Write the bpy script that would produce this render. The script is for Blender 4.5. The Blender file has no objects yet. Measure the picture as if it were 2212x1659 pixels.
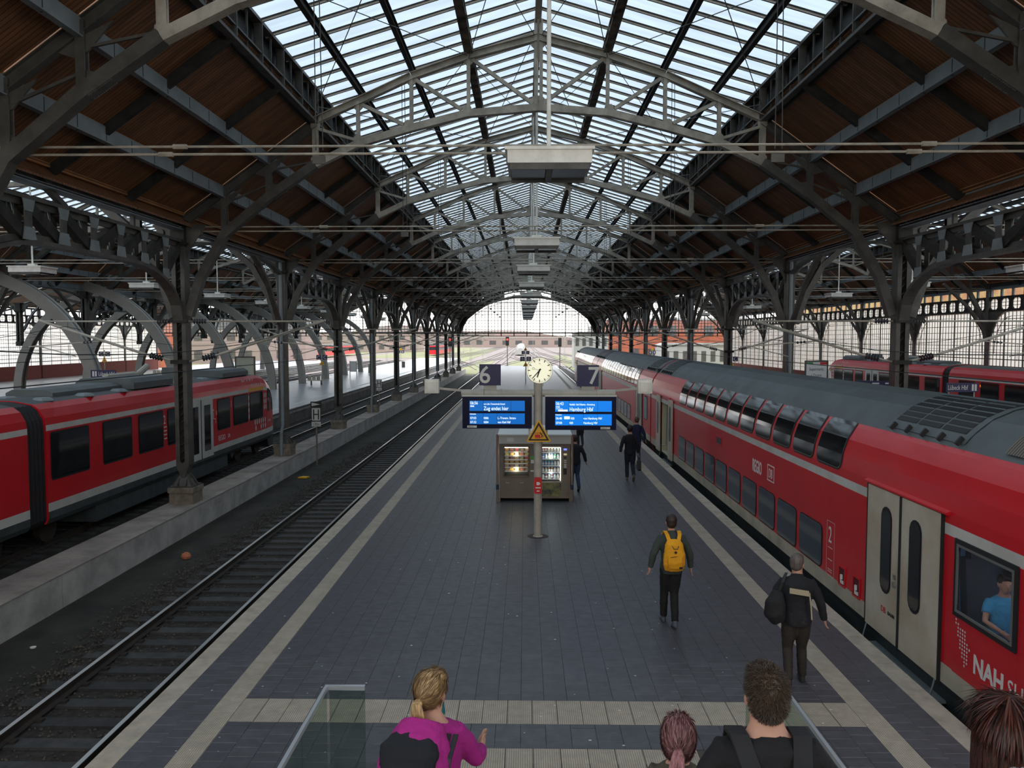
import bpy, bmesh, math, random
from mathutils import Vector, Matrix
from math import pi, sin, cos, sqrt
random.seed(7)
sc = bpy.context.scene
col = sc.collection

# ---------------------------------------------------------------- camera
cam_d = bpy.data.cameras.new('camera'); cam_d.sensor_width = 36.0; cam_d.lens = 1700/2212*36
cam_d.clip_start = 0.1; cam_d.clip_end = 3000
cam = bpy.data.objects.new('camera', cam_d); col.objects.link(cam)
_r = Vector((0.99985986, 0.01673486, 0)); _u = Vector((-0.00095822, 0.0572508, 0.99835937)); _f = Vector((-0.0167074, 0.99821956, -0.05725885))
cam.matrix_world = Matrix(((_r.x, _u.x, -_f.x, 0), (_r.y, _u.y, -_f.y, 0), (_r.z, _u.z, -_f.z, 4.615), (0, 0, 0, 1)))
sc.camera = cam
# ---------------------------------------------------------------- world: bright overcast morning sky
W = bpy.data.worlds.new('world'); sc.world = W; W.use_nodes = True
nt = W.node_tree; nt.nodes.clear()
out = nt.nodes.new('ShaderNodeOutputWorld'); bg = nt.nodes.new('ShaderNodeBackground')
tc = nt.nodes.new('ShaderNodeTexCoord'); sx = nt.nodes.new('ShaderNodeSeparateXYZ'); rp = nt.nodes.new('ShaderNodeValToRGB')
rp.color_ramp.elements[0].position = 0.0; rp.color_ramp.elements[0].color = (1.0, 0.93, 0.86, 1)
rp.color_ramp.elements[1].position = 0.6; rp.color_ramp.elements[1].color = (0.86, 0.93, 1.0, 1)
e = rp.color_ramp.elements.new(0.12); e.color = (0.93, 0.96, 1.0, 1)
nt.links.new(tc.outputs['Generated'], sx.inputs[0]); nt.links.new(sx.outputs['Z'], rp.inputs[0])
nt.links.new(rp.outputs[0], bg.inputs[0]); bg.inputs[1].default_value = 3.2
nt.links.new(bg.outputs[0], out.inputs[0])
# ---------------------------------------------------------------- exposure
sc.view_settings.view_transform = 'Standard'; sc.view_settings.look = 'None'
sc.view_settings.exposure = 0.0; sc.view_settings.gamma = 1.0; sc.view_settings.use_curve_mapping = False
try:
    sc.cycles.max_bounces = 7; sc.cycles.diffuse_bounces = 4; sc.cycles.glossy_bounces = 3
    sc.cycles.transmission_bounces = 4; sc.cycles.transparent_max_bounces = 10
    sc.cycles.use_denoising = True; sc.cycles.caustics_reflective = False; sc.cycles.caustics_refractive = False
except Exception: pass

# ---------------------------------------------------------------- materials
def mat(name, c, rough=0.6, metal=0.0, var=0.0, vscale=3.0, c2=None, bump=0.0, bscale=40.0, coat=0.0, emit=None, es=0.0, stretch=None, spec=None):
    m = bpy.data.materials.new(name); m.use_nodes = True; n = m.node_tree.nodes; L = m.node_tree.links
    b = n['Principled BSDF']; b.inputs['Base Color'].default_value = (*c, 1); b.inputs['Roughness'].default_value = rough
    b.inputs['Metallic'].default_value = metal; b.inputs['Coat Weight'].default_value = coat; b.inputs['Coat Roughness'].default_value = 0.08
    if spec is not None: b.inputs['Specular IOR Level'].default_value = spec
    if emit: b.inputs['Emission Color'].default_value = (*emit, 1); b.inputs['Emission Strength'].default_value = es
    if var > 0 or c2 or bump > 0:
        g = n.new('ShaderNodeNewGeometry'); mp = n.new('ShaderNodeMapping'); L.new(g.outputs['Position'], mp.inputs[0])
        if stretch: mp.inputs['Scale'].default_value = stretch
    if var > 0 or c2:
        t = n.new('ShaderNodeTexNoise'); t.inputs['Scale'].default_value = vscale; t.inputs['Detail'].default_value = 6; t.inputs['Roughness'].default_value = 0.62
        L.new(mp.outputs[0], t.inputs[0]); r = n.new('ShaderNodeValToRGB'); L.new(t.outputs[0], r.inputs[0])
        k2 = c2 if c2 else tuple(x*(1-var) for x in c)
        k1 = c if c2 else tuple(min(1, x*(1+var)) for x in c)
        r.color_ramp.elements[0].position = 0.36; r.color_ramp.elements[0].color = (*k2, 1)
        r.color_ramp.elements[1].position = 0.64; r.color_ramp.elements[1].color = (*k1, 1)
        L.new(r.outputs[0], b.inputs['Base Color'])
    if bump > 0:
        t2 = n.new('ShaderNodeTexNoise'); t2.inputs['Scale'].default_value = bscale; t2.inputs['Detail'].default_value = 4; L.new(mp.outputs[0], t2.inputs[0])
        bp = n.new('ShaderNodeBump'); bp.inputs['Strength'].default_value = bump; bp.inputs['Distance'].default_value = 0.02
        L.new(t2.outputs[0], bp.inputs['Height']); L.new(bp.outputs[0], b.inputs['Normal'])
    return m
def objrand(m, amt=0.25):
    """vary the base colour a little from piece to piece"""
    n = m.node_tree.nodes; L = m.node_tree.links; b = n['Principled BSDF']; s = b.inputs['Base Color']
    oi = n.new('ShaderNodeObjectInfo'); hs = n.new('ShaderNodeHueSaturation'); mr = n.new('ShaderNodeMapRange')
    mr.inputs['To Min'].default_value = 1-amt; mr.inputs['To Max'].default_value = 1+amt
    L.new(oi.outputs['Random'], mr.inputs[0]); L.new(mr.outputs[0], hs.inputs['Value'])
    if s.is_linked: L.new(s.links[0].from_socket, hs.inputs['Color'])
    else: hs.inputs['Color'].default_value = s.default_value
    L.new(hs.outputs[0], s); return m
def stripes(m, axis, period, depth=0.5, dist=0.01, sharp=True, colour=None, width=0.12):
    """fine parallel grooves along one world axis"""
    n = m.node_tree.nodes; L = m.node_tree.links; b = n['Principled BSDF']
    g = n.new('ShaderNodeNewGeometry'); s = n.new('ShaderNodeSeparateXYZ'); L.new(g.outputs['Position'], s.inputs[0])
    d = n.new('ShaderNodeMath'); d.operation = 'DIVIDE'; L.new(s.outputs[axis], d.inputs[0]); d.inputs[1].default_value = period
    f = n.new('ShaderNodeMath'); f.operation = 'FRACT'; L.new(d.outputs[0], f.inputs[0])
    c = n.new('ShaderNodeMath'); c.operation = 'GREATER_THAN'; L.new(f.outputs[0], c.inputs[0]); c.inputs[1].default_value = width
    bp = n.new('ShaderNodeBump'); bp.inputs['Strength'].default_value = depth; bp.inputs['Distance'].default_value = dist
    L.new(c.outputs[0], bp.inputs['Height']); L.new(bp.outputs[0], b.inputs['Normal'])
    if colour:
        mx = n.new('ShaderNodeMix'); mx.data_type = 'RGBA'; L.new(c.outputs[0], mx.inputs[0]); mx.inputs[6].default_value = (*colour, 1)
        bs = b.inputs['Base Color']
        if bs.is_linked: L.new(bs.links[0].from_socket, mx.inputs[7])
        else: mx.inputs[7].default_value = bs.default_value
        L.new(mx.outputs[2], bs)
    return m
def glassmat(name, tint, trans, rough=0.15, dirt=0.0, diff=(0.7, 0.75, 0.78)):
    """thin pane: part see-through, part milky diffuse transmission, a little mirror"""
    m = bpy.data.materials.new(name); m.use_nodes = True; n = m.node_tree.nodes; L = m.node_tree.links; n.clear()
    o = n.new('ShaderNodeOutputMaterial'); t = n.new('ShaderNodeBsdfTransparent'); t.inputs[0].default_value = (*tint, 1)
    tl = n.new('ShaderNodeBsdfTranslucent'); tl.inputs[0].default_value = (*diff, 1)
    gl = n.new('ShaderNodeBsdfGlossy'); gl.inputs['Roughness'].default_value = rough; gl.inputs[0].default_value = (0.9, 0.95, 1, 1)
    mx = n.new('ShaderNodeMixShader'); mx.inputs[0].default_value = 1-trans; L.new(t.outputs[0], mx.inputs[1]); L.new(tl.outputs[0], mx.inputs[2])
    if dirt > 0:
        g = n.new('ShaderNodeNewGeometry'); mp = n.new('ShaderNodeMapping'); L.new(g.outputs['Position'], mp.inputs[0]); mp.inputs['Scale'].default_value = (0.35, 2.2, 0.35)
        tx = n.new('ShaderNodeTexNoise'); tx.inputs['Scale'].default_value = 1.6; tx.inputs['Detail'].default_value = 7; L.new(mp.outputs[0], tx.inputs[0])
        r = n.new('ShaderNodeValToRGB'); r.color_ramp.elements[0].position = 0.3; r.color_ramp.elements[0].color = (*[x*(1-dirt) for x in tint], 1)
        r.color_ramp.elements[1].position = 0.6; r.color_ramp.elements[1].color = (*tint, 1); L.new(tx.outputs[0], r.inputs[0]); L.new(r.outputs[0], t.inputs[0])
    m2 = n.new('ShaderNodeMixShader'); m2.inputs[0].default_value = 0.06; L.new(mx.outputs[0], m2.inputs[1]); L.new(gl.outputs[0], m2.inputs[2])
    L.new(m2.outputs[0], o.inputs[0]); return m

M = {}
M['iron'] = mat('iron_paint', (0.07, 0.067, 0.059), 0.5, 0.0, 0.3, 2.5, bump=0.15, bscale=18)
M['iron_pale_lit'] = mat('iron_paint_pale_lit', (0.36, 0.325, 0.265), 0.5, 0.0, 0.28, 2.2, bump=0.15, bscale=18)  # paler copy of the iron paint, skylight brightness on trusses put in the colour
M['iron_dark'] = mat('iron_dark', (0.022, 0.021, 0.019), 0.75, 0.0, 0.5, 3, bump=0.3, bscale=14)
M['purlin'] = mat('purlin_blue_grey', (0.2, 0.235, 0.25), 0.5, 0.0, 0.15, 1.4)
M['sooty'] = mat('sooty_iron', (0.02, 0.018, 0.016), 0.9, 0.0, c2=(0.2, 0.16, 0.12), vscale=2.6, bump=0.5, bscale=12)
M['wood'] = stripes(mat('wood_boards', (0.2, 0.088, 0.036), 0.62, 0.0, 0.35, 1.5, stretch=(0.6, 4, 0.6)), 'Y', 0.11, 0.8, 0.015, colour=(0.04, 0.017, 0.008), width=0.16)
M['wood_x'] = mat('wood_plank_face', (0.3, 0.14, 0.055), 0.6, 0.0, 0.3, 2)
M['bar'] = mat('glazing_bar', (0.42, 0.36, 0.3), 0.55, 0, 0.2, 3)
M['pane'] = glassmat('skylight_glass', (0.60, 0.70, 0.78), 0.25, 0.2, 0.35, diff=(0.19, 0.22, 0.24))
M['pane_clear'] = glassmat('clear_glass', (0.93, 0.94, 0.93), 0.93, 0.05)
M['pane_milk'] = glassmat('milk_glass', (0.9, 0.88, 0.84), 0.16, 0.3, 0.0, diff=(0.85, 0.82, 0.77))
M['balu_glass'] = glassmat('balustrade_glass', (0.76, 0.82, 0.77), 0.97, 0.04)
M['concrete'] = mat('concrete', (0.36, 0.35, 0.33), 0.85, 0, 0.22, 1.6, bump=0.25, bscale=30)
M['concrete_top'] = mat('concrete_top', (0.3, 0.26, 0.23), 0.9, 0, 0.3, 1.1, bump=0.35, bscale=30)
M['plinth'] = mat('plinth_stone', (0.2, 0.17, 0.13), 0.85, 0, 0.3, 5, bump=0.3, bscale=30)
M['rib'] = mat('rib_grey_paint', (0.27, 0.26, 0.235), 0.5, 0, 0.08, 1.2)
M['paver'] = objrand(mat('dark_paver', (0.085, 0.087, 0.098), 0.45, 0, 0.16, 6, bump=0.15, bscale=60), 0.09)
M['paver_m'] = None
M['joint'] = mat('paver_joint', (0.09, 0.083, 0.07), 0.9, 0)
M['tactile'] = objrand(stripes(mat('tactile_cream', (0.46, 0.4, 0.32), 0.8, 0, 0.12, 7), 'X', 0.025, 0.6, 0.006, colour=(0.26, 0.225, 0.18), width=0.3), 0.06)
M['coping'] = objrand(mat('coping_stone', (0.46, 0.4, 0.325), 0.85, 0, 0.16, 4, bump=0.2, bscale=50), 0.06)
M['platside'] = mat('platform_side', (0.16, 0.155, 0.145), 0.9, 0, 0.3, 1.5)
M['farplat'] = mat('far_platform_paving', (0.38, 0.38, 0.39), 0.32, 0, 0.12, 0.8)
M['white_line'] = mat('white_line', (0.6, 0.6, 0.57), 0.7, 0)
M['ballast'] = mat('ballast', (0.05, 0.043, 0.037), 0.95, 0, c2=(0.018, 0.015, 0.013), vscale=9, bump=1.0, bscale=22)
M['dirt'] = mat('track_dirt', (0.045, 0.042, 0.034), 0.95, 0, c2=(0.02, 0.019, 0.016), vscale=1.1, bump=0.5, bscale=18)
M['stone'] = objrand(mat('ballast_stone', (0.1, 0.085, 0.07), 0.95, 0, 0.5, 5), 0.3)
M['sleeper'] = objrand(mat('sleeper_wood', (0.045, 0.045, 0.045), 0.75, 0, 0.3, 5, bump=0.3, bscale=20), 0.25)
M['sleeper_end'] = objrand(mat('sleeper_rusty', (0.13, 0.085, 0.05), 0.9, 0, 0.3, 6, bump=0.3, bscale=20), 0.25)
M['rail'] = mat('rail_rust', (0.04, 0.03, 0.024), 0.8, 0.2, 0.3, 4)
M['railtop'] = mat('rail_polished', (0.62, 0.6, 0.57), 0.28, 1.0)
M['red'] = mat('train_red', (0.62, 0.012, 0.022), 0.34, 0, 0.06, 0.8, coat=0.2, spec=0.35)
M['twhite'] = mat('train_light_grey', (0.58, 0.58, 0.54), 0.4, 0, 0.1, 1.5)
M['tdoor'] = mat('train_door', (0.6, 0.56, 0.46), 0.45, 0, c2=(0.46, 0.39, 0.29), vscale=1.1)
M['troof'] = mat('train_roof', (0.105, 0.125, 0.13), 0.55, 0, 0.15, 1.2)
M['troof_rib'] = stripes(mat('train_roof_ribbed', (0.09, 0.105, 0.108), 0.6, 0, 0.1, 1.2), 'X', 0.09, 0.9, 0.02, colour=(0.035, 0.04, 0.042), width=0.4)
M['tskirt'] = mat('train_skirt', (0.05, 0.065, 0.068), 0.6, 0, 0.25, 2)
M['tsill'] = mat('train_sill_beige', (0.44, 0.41, 0.32), 0.6, 0, 0.2, 1.5)
M['tglass'] = mat('train_glass', (0.012, 0.014, 0.016), 0.06, 0, spec=0.9)
M['tglass_b'] = mat('train_glass_blue', (0.05, 0.065, 0.085), 0.08, 0, spec=0.7)
M['tint'] = mat('train_interior', (0.6, 0.55, 0.4), 0.6, 0)
M['tintb'] = mat('train_interior_blue', (0.12, 0.2, 0.36), 0.7, 0, 0.1, 3)
M['rubber'] = mat('black_rubber', (0.015, 0.016, 0.018), 0.6, 0)
M['grey_edge'] = mat('window_edge', (0.2, 0.2, 0.19), 0.5, 0.3)
M['black'] = mat('black_paint', (0.012, 0.012, 0.013), 0.55, 0)
M['darkred'] = mat('dark_red', (0.1, 0.01, 0.012), 0.6, 0)
M['sign_blue'] = mat('sign_blue', (0.012, 0.013, 0.075), 0.35, 0)
M['sign_white'] = mat('sign_white', (0.75, 0.75, 0.72), 0.5, 0)
M['sign_dim'] = mat('sign_grey_white', (0.66, 0.66, 0.62), 0.5, 0)
M['pole'] = mat('pole_grey', (0.42, 0.4, 0.345), 0.45, 0, 0.12, 4)
M['screen'] = mat('screen_blue', (0.0, 0.05, 0.2), 0.3, 0, emit=(0.005, 0.2, 0.72), es=1.0)
M['screen_txt'] = mat('screen_white', (0.8, 0.9, 1), 0.4, 0, emit=(0.8, 0.95, 1.0), es=0.9)
M['clock'] = mat('clock_face', (0.8, 0.8, 0.6), 0.4, 0, emit=(1.0, 0.97, 0.72), es=0.62)
M['yellow'] = mat('warning_yellow', (0.8, 0.42, 0.01), 0.45, 0)
M['signred'] = mat('sign_red', (0.6, 0.02, 0.02), 0.45, 0)
M['vbody'] = mat('vending_brown', (0.19, 0.15, 0.12), 0.45, 0.2, 0.1, 3)
M['vcanopy'] = mat('vending_canopy', (0.5, 0.49, 0.46), 0.4, 0.2)
M['vinside'] = mat('vending_inside', (0.12, 0.11, 0.09), 0.7, 0)
M['steel'] = mat('brushed_steel', (0.55, 0.53, 0.5), 0.3, 0.9)
M['handrail'] = mat('handrail_steel', (0.7, 0.73, 0.77), 0.3, 0.6)
M['stripw'] = mat('strip_white', (0.9, 0.9, 0.8), 0.4, 0, emit=(1, 0.95, 0.82), es=2.5)
M['orange_led'] = mat('orange_led', (0.9, 0.2, 0.0), 0.5, 0, emit=(1, 0.22, 0.01), es=1.5)
M['siglow'] = mat('signal_red', (0.8, 0, 0), 0.5, 0, emit=(1, 0.03, 0.02), es=6)
M['lampbox'] = mat('lamp_box', (0.8, 0.78, 0.71), 0.5, 0, 0.1, 4)
M['lampgl'] = mat('lamp_glass', (0.05, 0.05, 0.06), 0.15, 0)
M['brick'] = mat('brick', (0.2, 0.045, 0.03), 0.85, 0, 0.25, 9)
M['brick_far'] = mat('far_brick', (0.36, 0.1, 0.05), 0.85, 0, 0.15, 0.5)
M['grass'] = mat('dry_grass', (0.27, 0.24, 0.12), 0.95, 0, c2=(0.17, 0.19, 0.08), vscale=0.25)
M['fargrav'] = mat('far_gravel', (0.24, 0.19, 0.17), 0.95, 0, 0.25, 0.3)
M['hill'] = mat('far_hill', (0.34, 0.24, 0.21), 0.95, 0, c2=(0.27, 0.23, 0.19), vscale=0.05)
M['fwhite'] = mat('far_white', (0.38, 0.37, 0.34), 0.7, 0)
M['insul'] = mat('insulator', (0.03, 0.035, 0.05), 0.3, 0)

# ---------------------------------------------------------------- mesh builder
class MB:
    def __init__(s): s.v = []; s.f = []; s.m = []
    def add(s, vs, fs, m=0):
        o = len(s.v); s.v.extend(vs); s.f.extend([tuple(i+o for i in f) for f in fs]); s.m.extend([m]*len(fs)); return s
    def box(s, x0, x1, y0, y1, z0, z1, m=0):
        return s.add([(x0,y0,z0),(x1,y0,z0),(x1,y1,z0),(x0,y1,z0),(x0,y0,z1),(x1,y0,z1),(x1,y1,z1),(x0,y1,z1)],
                     [(0,3,2,1),(4,5,6,7),(0,1,5,4),(1,2,6,5),(2,3,7,6),(3,0,4,7)], m)
    def beam(s, p, q, w, h, m=0, up=(0,0,1)):
        p = Vector(p); q = Vector(q); d = (q-p).normalized(); up = Vector(up)
        if abs(d.dot(up)) > 0.999: up = Vector((0,1,0)) if abs(d.y) < 0.9 else Vector((1,0,0))
        a = d.cross(up).normalized(); b = a.cross(d).normalized(); a = a*w/2; b = b*h/2
        vs = [tuple(p-a-b),tuple(p+a-b),tuple(q+a-b),tuple(q-a-b),tuple(p-a+b),tuple(p+a+b),tuple(q+a+b),tuple(q-a+b)]
        return s.add(vs, [(0,3,2,1),(4,5,6,7),(0,1,5,4),(1,2,6,5),(2,3,7,6),(3,0,4,7)], m)
    def ibeam(s, p, q, w, h, m=0, t=0.02, up=(0,0,1)):
        """I section: two flanges and a web"""
        p = Vector(p); q = Vector(q); d = (q-p).normalized(); up = Vector(up)
        if abs(d.dot(up)) > 0.999: up = Vector((0,1,0)) if abs(d.y) < 0.9 else Vector((1,0,0))
        a = d.cross(up).normalized(); b = a.cross(d).normalized(); o = b*(h/2-t/2)
        s.beam(p+o, q+o, w, t, m, tuple(b)); s.beam(p-o, q-o, w, t, m, tuple(b)); return s.beam(p, q, t, h-2*t, m, tuple(b))
    def cyl(s, p, q, r, n=8, r2=None, m=0, caps=True):
        p = Vector(p); q = Vector(q); d = (q-p).normalized(); up = Vector((0,0,1)) if abs(d.z) < 0.9 else Vector((1,0,0))
        a = d.cross(up).normalized(); b = a.cross(d); r2 = r if r2 is None else r2; vs = []
        for i in range(n):
            t = 2*pi*i/n; o = a*cos(t)+b*sin(t); vs.append(tuple(p+o*r)); vs.append(tuple(q+o*r2))
        fs = [(2*i, 2*((i+1)%n), 2*((i+1)%n)+1, 2*i+1) for i in range(n)]
        if caps: fs += [tuple(2*i for i in range(n))[::-1], tuple(2*i+1 for i in range(n))]
        return s.add(vs, fs, m)
    def path(s, pts, w, h, m=0, up=(0,1,0)):
        """box section swept along a polyline with shared mitred rings; w across 'up' x dir, h along up"""
        P = [Vector(p) for p in pts]; up = Vector(up); vs = []
        for i, p in enumerate(P):
            d = ((P[i+1]-p).normalized() if i < len(P)-1 else Vector((0,0,0))) + ((p-P[i-1]).normalized() if i else Vector((0,0,0)))
            d.normalize(); a = d.cross(up).normalized()*w/2; b = up*h/2
            vs += [tuple(p-a-b), tuple(p+a-b), tuple(p+a+b), tuple(p-a+b)]
        fs = []
        for i in range(len(P)-1):
            o = 4*i
            for k in range(4): fs.append((o+k, o+(k+1)%4, o+4+(k+1)%4, o+4+k))
        fs += [(0,3,2,1), tuple(4*(len(P)-1)+k for k in range(4))]
        return s.add(vs, fs, m)
    def prism(s, poly, axis, a, b, m=0):
        n = len(poly); vs = []
        for t in (a, b):
            for (u, v) in poly: vs.append({'x':(t,u,v),'y':(u,t,v),'z':(u,v,t)}[axis])
        fs = [(i,(i+1)%n,n+(i+1)%n,n+i) for i in range(n)] + [tuple(range(n))[::-1], tuple(range(n,2*n))]
        return s.add(vs, fs, m)
    def lathe(s, prof, c=(0,0,0), n=16, m=0, axis='z'):
        vs = []; 
        for (r, h) in prof:
            for i in range(n):
                t = 2*pi*i/n
                vs.append((c[0]+r*cos(t), c[1]+r*sin(t), c[2]+h) if axis == 'z' else ((c[0]+r*cos(t), c[1]+h, c[2]+r*sin(t)) if axis == 'y' else (c[0]+h, c[1]+r*cos(t), c[2]+r*sin(t))))
        fs = []
        for j in range(len(prof)-1):
            for i in range(n): fs.append((j*n+i, j*n+(i+1)%n, (j+1)*n+(i+1)%n, (j+1)*n+i))
        fs += [tuple(range(n))[::-1], tuple((len(prof)-1)*n+i for i in range(n))]
        return s.add(vs, fs, m)
    def ell(s, c, r, n=10, k=7, m=0):
        prof = [(sin(pi*(j+0.5)/k), -cos(pi*(j+0.5)/k)) for j in range(k)]; vs = []
        for (a, h) in prof:
            for i in range(n): t = 2*pi*i/n; vs.append((c[0]+r[0]*a*cos(t), c[1]+r[1]*a*sin(t), c[2]+r[2]*h))
        vs += [(c[0],c[1],c[2]-r[2]), (c[0],c[1],c[2]+r[2])]; fs = []
        for j in range(k-1):
            for i in range(n): fs.append((j*n+i, j*n+(i+1)%n, (j+1)*n+(i+1)%n, (j+1)*n+i))
        for i in range(n): fs += [((i+1)%n, i, k*n), ((k-1)*n+i, (k-1)*n+(i+1)%n, k*n+1)]
        return s.add(vs, fs, m)
    def mesh(s, name, mats):
        me = bpy.data.meshes.new(name); me.from_pydata(s.v, [], s.f)
        for k in (mats if isinstance(mats, (list, tuple)) else [mats]): me.materials.append(k)
        if any(s.m): me.polygons.foreach_set('material_index', s.m)
        me.validate(); return me
    def build(s, name, mats, parent=None, loc=None, smooth=False):
        me = s.mesh(name, mats)
        if smooth: me.polygons.foreach_set('use_smooth', [True]*len(me.polygons))
        return put(name, me, parent, loc)
def put(name, data, parent=None, loc=None, rot=None):
    o = bpy.data.objects.new(name, data); col.objects.link(o)
    if parent is not None: o.parent = parent
    if loc is not None: o.location = loc
    if rot is not None: o.rotation_euler = rot
    return o
def tag(o, label=None, cat=None, group=None, kind=None):
    if label: o['label'] = label
    if cat: o['category'] = cat
    if group: o['group'] = group
    if kind: o['kind'] = kind
    return o
def thing(name, label, cat, loc=(0,0,0), group=None, rz=0):
    return tag(put(name, None, None, loc, (0,0,rz)), label, cat, group)
def struct(o): o['kind'] = 'structure'; return o
def dup(root, loc=None, label=None, rz=None, group=None, scale=None, parent=None):
    r = root.copy(); col.objects.link(r)
    if parent is not None: r.parent = parent
    if loc is not None: r.location = loc
    if rz is not None: r.rotation_euler = (0, 0, rz)
    if scale is not None: r.scale = scale
    if label: r['label'] = label
    if group: r['group'] = group
    for c in list(root.children): dup(c, parent=r)
    return r
ORD = ['first','second','third','fourth','fifth','sixth','seventh','eighth','ninth','tenth','eleventh','twelfth','thirteenth','fourteenth','fifteenth']
def text(s, size, mt, parent, loc, rot=(pi/2,0,0), name='lettering', ext=0.002, align='LEFT', sx=1.0, bold=0.0):
    c = bpy.data.curves.new(name, 'FONT'); c.body = s; c.size = size; c.extrude = ext; c.align_x = align; c.resolution_u = 3; c.offset = bold
    t_ = bpy.data.objects.new(name, c); me = bpy.data.meshes.new_from_object(t_); bpy.data.objects.remove(t_); bpy.data.curves.remove(c)
    me.name = name; me.materials.clear(); me.materials.append(mt)
    o = put(name, me, parent, loc, rot); o.scale = (sx, 1, 1); return o
YK = lambda k: 23.1 + 9.67*k
XC = 0.36
# ================================================================= SETTING: ground, platforms, tracks
Y0, Y1 = -3.0, 119.8
g = MB(); g.box(-160, 160, -12, 121, -1.2, -0.98); struct(g.build('ground', M['dirt']))
g = MB(); g.box(-400, 400, 121, 1200, -1.3, -1.0); struct(g.build('yard_ground', M['fargrav']))

# --- central platform: body, nearest pavers as single pieces, the rest joined
pl = MB(); pl.box(-4.60, 5.13, 7.0, 135, -0.98, -0.03)
floor = struct(pl.build('floor', M['platside']))
STAIR = (-1.95, 2.55)
def paving_mat():
    m = mat('paving_far', (0.1, 0.103, 0.115), 0.43, 0, 0.12, 1.5); n = m.node_tree.nodes; L = m.node_tree.links; b = n['Principled BSDF']
    g = n.new('ShaderNodeNewGeometry'); mp = n.new('ShaderNodeMapping'); L.new(g.outputs['Position'], mp.inputs[0]); mp.inputs['Rotation'].default_value = (0,0,pi/2)
    br = n.new('ShaderNodeTexBrick'); br.inputs['Scale'].default_value = 1.0; br.inputs['Brick Width'].default_value = 0.2; br.inputs['Row Height'].default_value = 0.3
    br.inputs['Mortar Size'].default_value = 0.012; br.inputs['Color1'].default_value = (1,1,1,1); br.inputs['Color2'].default_value = (0.85,0.86,0.88,1); br.inputs['Mortar'].default_value = (0.3,0.3,0.3,1)
    L.new(mp.outputs[0], br.inputs[0]); mx = n.new('ShaderNodeMix'); mx.data_type = 'RGBA'; mx.blend_type = 'MULTIPLY'; mx.inputs[0].default_value = 1
    L.new(b.inputs['Base Color'].links[0].from_socket, mx.inputs[6]); L.new(br.outputs[0], mx.inputs[7]); L.new(mx.outputs[2], b.inputs['Base Color']); return m
M['paving_far'] = paving_mat()
# strip layout across X
XE0, XT0, XT1, XU0, XU1, XE1 = -4.74, -3.89, -3.59, 4.08, 4.38, 5.26
BANDS = [(9.20, 9.81, -9, 9), (8.02, 8.63, -1.5, 2.07)]
def near_paver_mesh(w, d):
    b = MB(); c = 0.004; b.add([(-w/2,-d/2,0),(w/2,-d/2,0),(w/2,d/2,0),(-w/2,d/2,0),(-w/2+c,-d/2+c,0.006),(w/2-c,-d/2+c,0.006),(w/2-c,d/2-c,0.006),(-w/2+c,d/2-c,0.006)],
          [(4,5,6,7),(0,1,5,4),(1,2,6,5),(2,3,7,6),(3,0,4,7)]); return b
pm = near_paver_mesh(0.295, 0.197).mesh('paver', M['paver'])
base = MB()
def baseplane(x0, x1, y0, y1, z): base.add([(x0,y0,z),(x1,y0,z),(x1,y1,z),(x0,y1,z)], [(0,1,2,3)])
baseplane(-4.6, 5.13, 7.0, 40, -0.004); jb = base.build('joint_bed', M['joint'], floor)
fp = MB(); fp.add([(-4.45,40,0),(4.97,40,0),(4.97,135,0),(-4.45,135,0)], [(0,1,2,3)]); fp.build('far_paving', M['paving_far'], floor)
cells = []
for (xa, xb) in ((-4.45, XT0), (XT1, XU0), (XU1, 4.97)):
    n = max(1, round((xb-xa)/0.3)); w = (xb-xa)/n
    for i in range(n):
        x = xa + (i+0.5)*w; off = 0.1*(i % 2); y = 7.2 + off
        while y < 40:
            lo, hi = y-0.1, y+0.1
            for a, b, xa_, xb_ in BANDS:
                if XT1 <= x <= XU0 and xa_ < x < xb_:
                    if hi <= a or lo >= b: continue
                    if lo >= a and hi <= b: lo = hi
                    elif hi > b: lo = b
                    else: hi = a
            if hi-lo > 0.03: cells.append(((lo+hi)/2, x, w, hi-lo))
            y += 0.2
cells.sort()
mass = MB(); cnt = 0
for (y, x, w, dl) in cells:
    if cnt < 300 and dl > 0.199 and y > 8.3 and XE0 < x and abs(x) < 0.66*y-0.3: 
        put('paver', pm, floor, (x, y, -0.004+random.uniform(-0.0008, 0.0015))); cnt += 1
    else:
        z = random.uniform(0.0, 0.002); a = 0.004; h_ = dl/2-0.0015; mass.add([(x-w/2+a,y-h_,z),(x+w/2-a,y-h_,z),(x+w/2-a,y+h_,z),(x-w/2+a,y+h_,z)], [(0,1,2,3)])
o = mass.build('paver_field', M['paver'], floor); o['kind'] = 'stuff'
tm = near_paver_mesh(0.3, 0.302).mesh('tactile_tile', M['tactile']); tmass = MB(); cnt = 0
tl = [(7.2+0.3*i, xa+0.15) for xa in (XT0, XU0) for i in range(370)]
for a, b, xa_, xb_ in BANDS:
    nx = int((XU0-XT1)/0.3); wx = (XU0-XT1)/nx
    for i in range(nx):
        for y in (a+0.152, a+0.456):
            if xa_ < XT1+(i+0.5)*wx < xb_: tl.append((y, XT1+(i+0.5)*wx))
tl.sort()
for (y, x) in tl:
    if cnt < 290 and y > 8.2: put('tactile_tile', tm, floor, (x, y, -0.002)); cnt += 1
    else: tmass.add([(x-0.147,y-0.147,0.003),(x+0.147,y-0.147,0.003),(x+0.147,y+0.147,0.003),(x-0.147,y+0.147,0.003)], [(0,1,2,3)])
o = tmass.build('tactile_strip', M['tactile'], floor); o['kind'] = 'stuff'
cb = MB(); cb.box(-0.145, 0.145, -0.496, 0.496, -0.14, 0.004); cpm = cb.mesh('coping_slab', M['coping'])
for i in range(128):
    y = 7.55+i
    for x in (XE0+0.145, XE1-0.145):
        put('coping_slab', cpm, floor, (x, y, random.uniform(-0.001, 0.002)))
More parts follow.
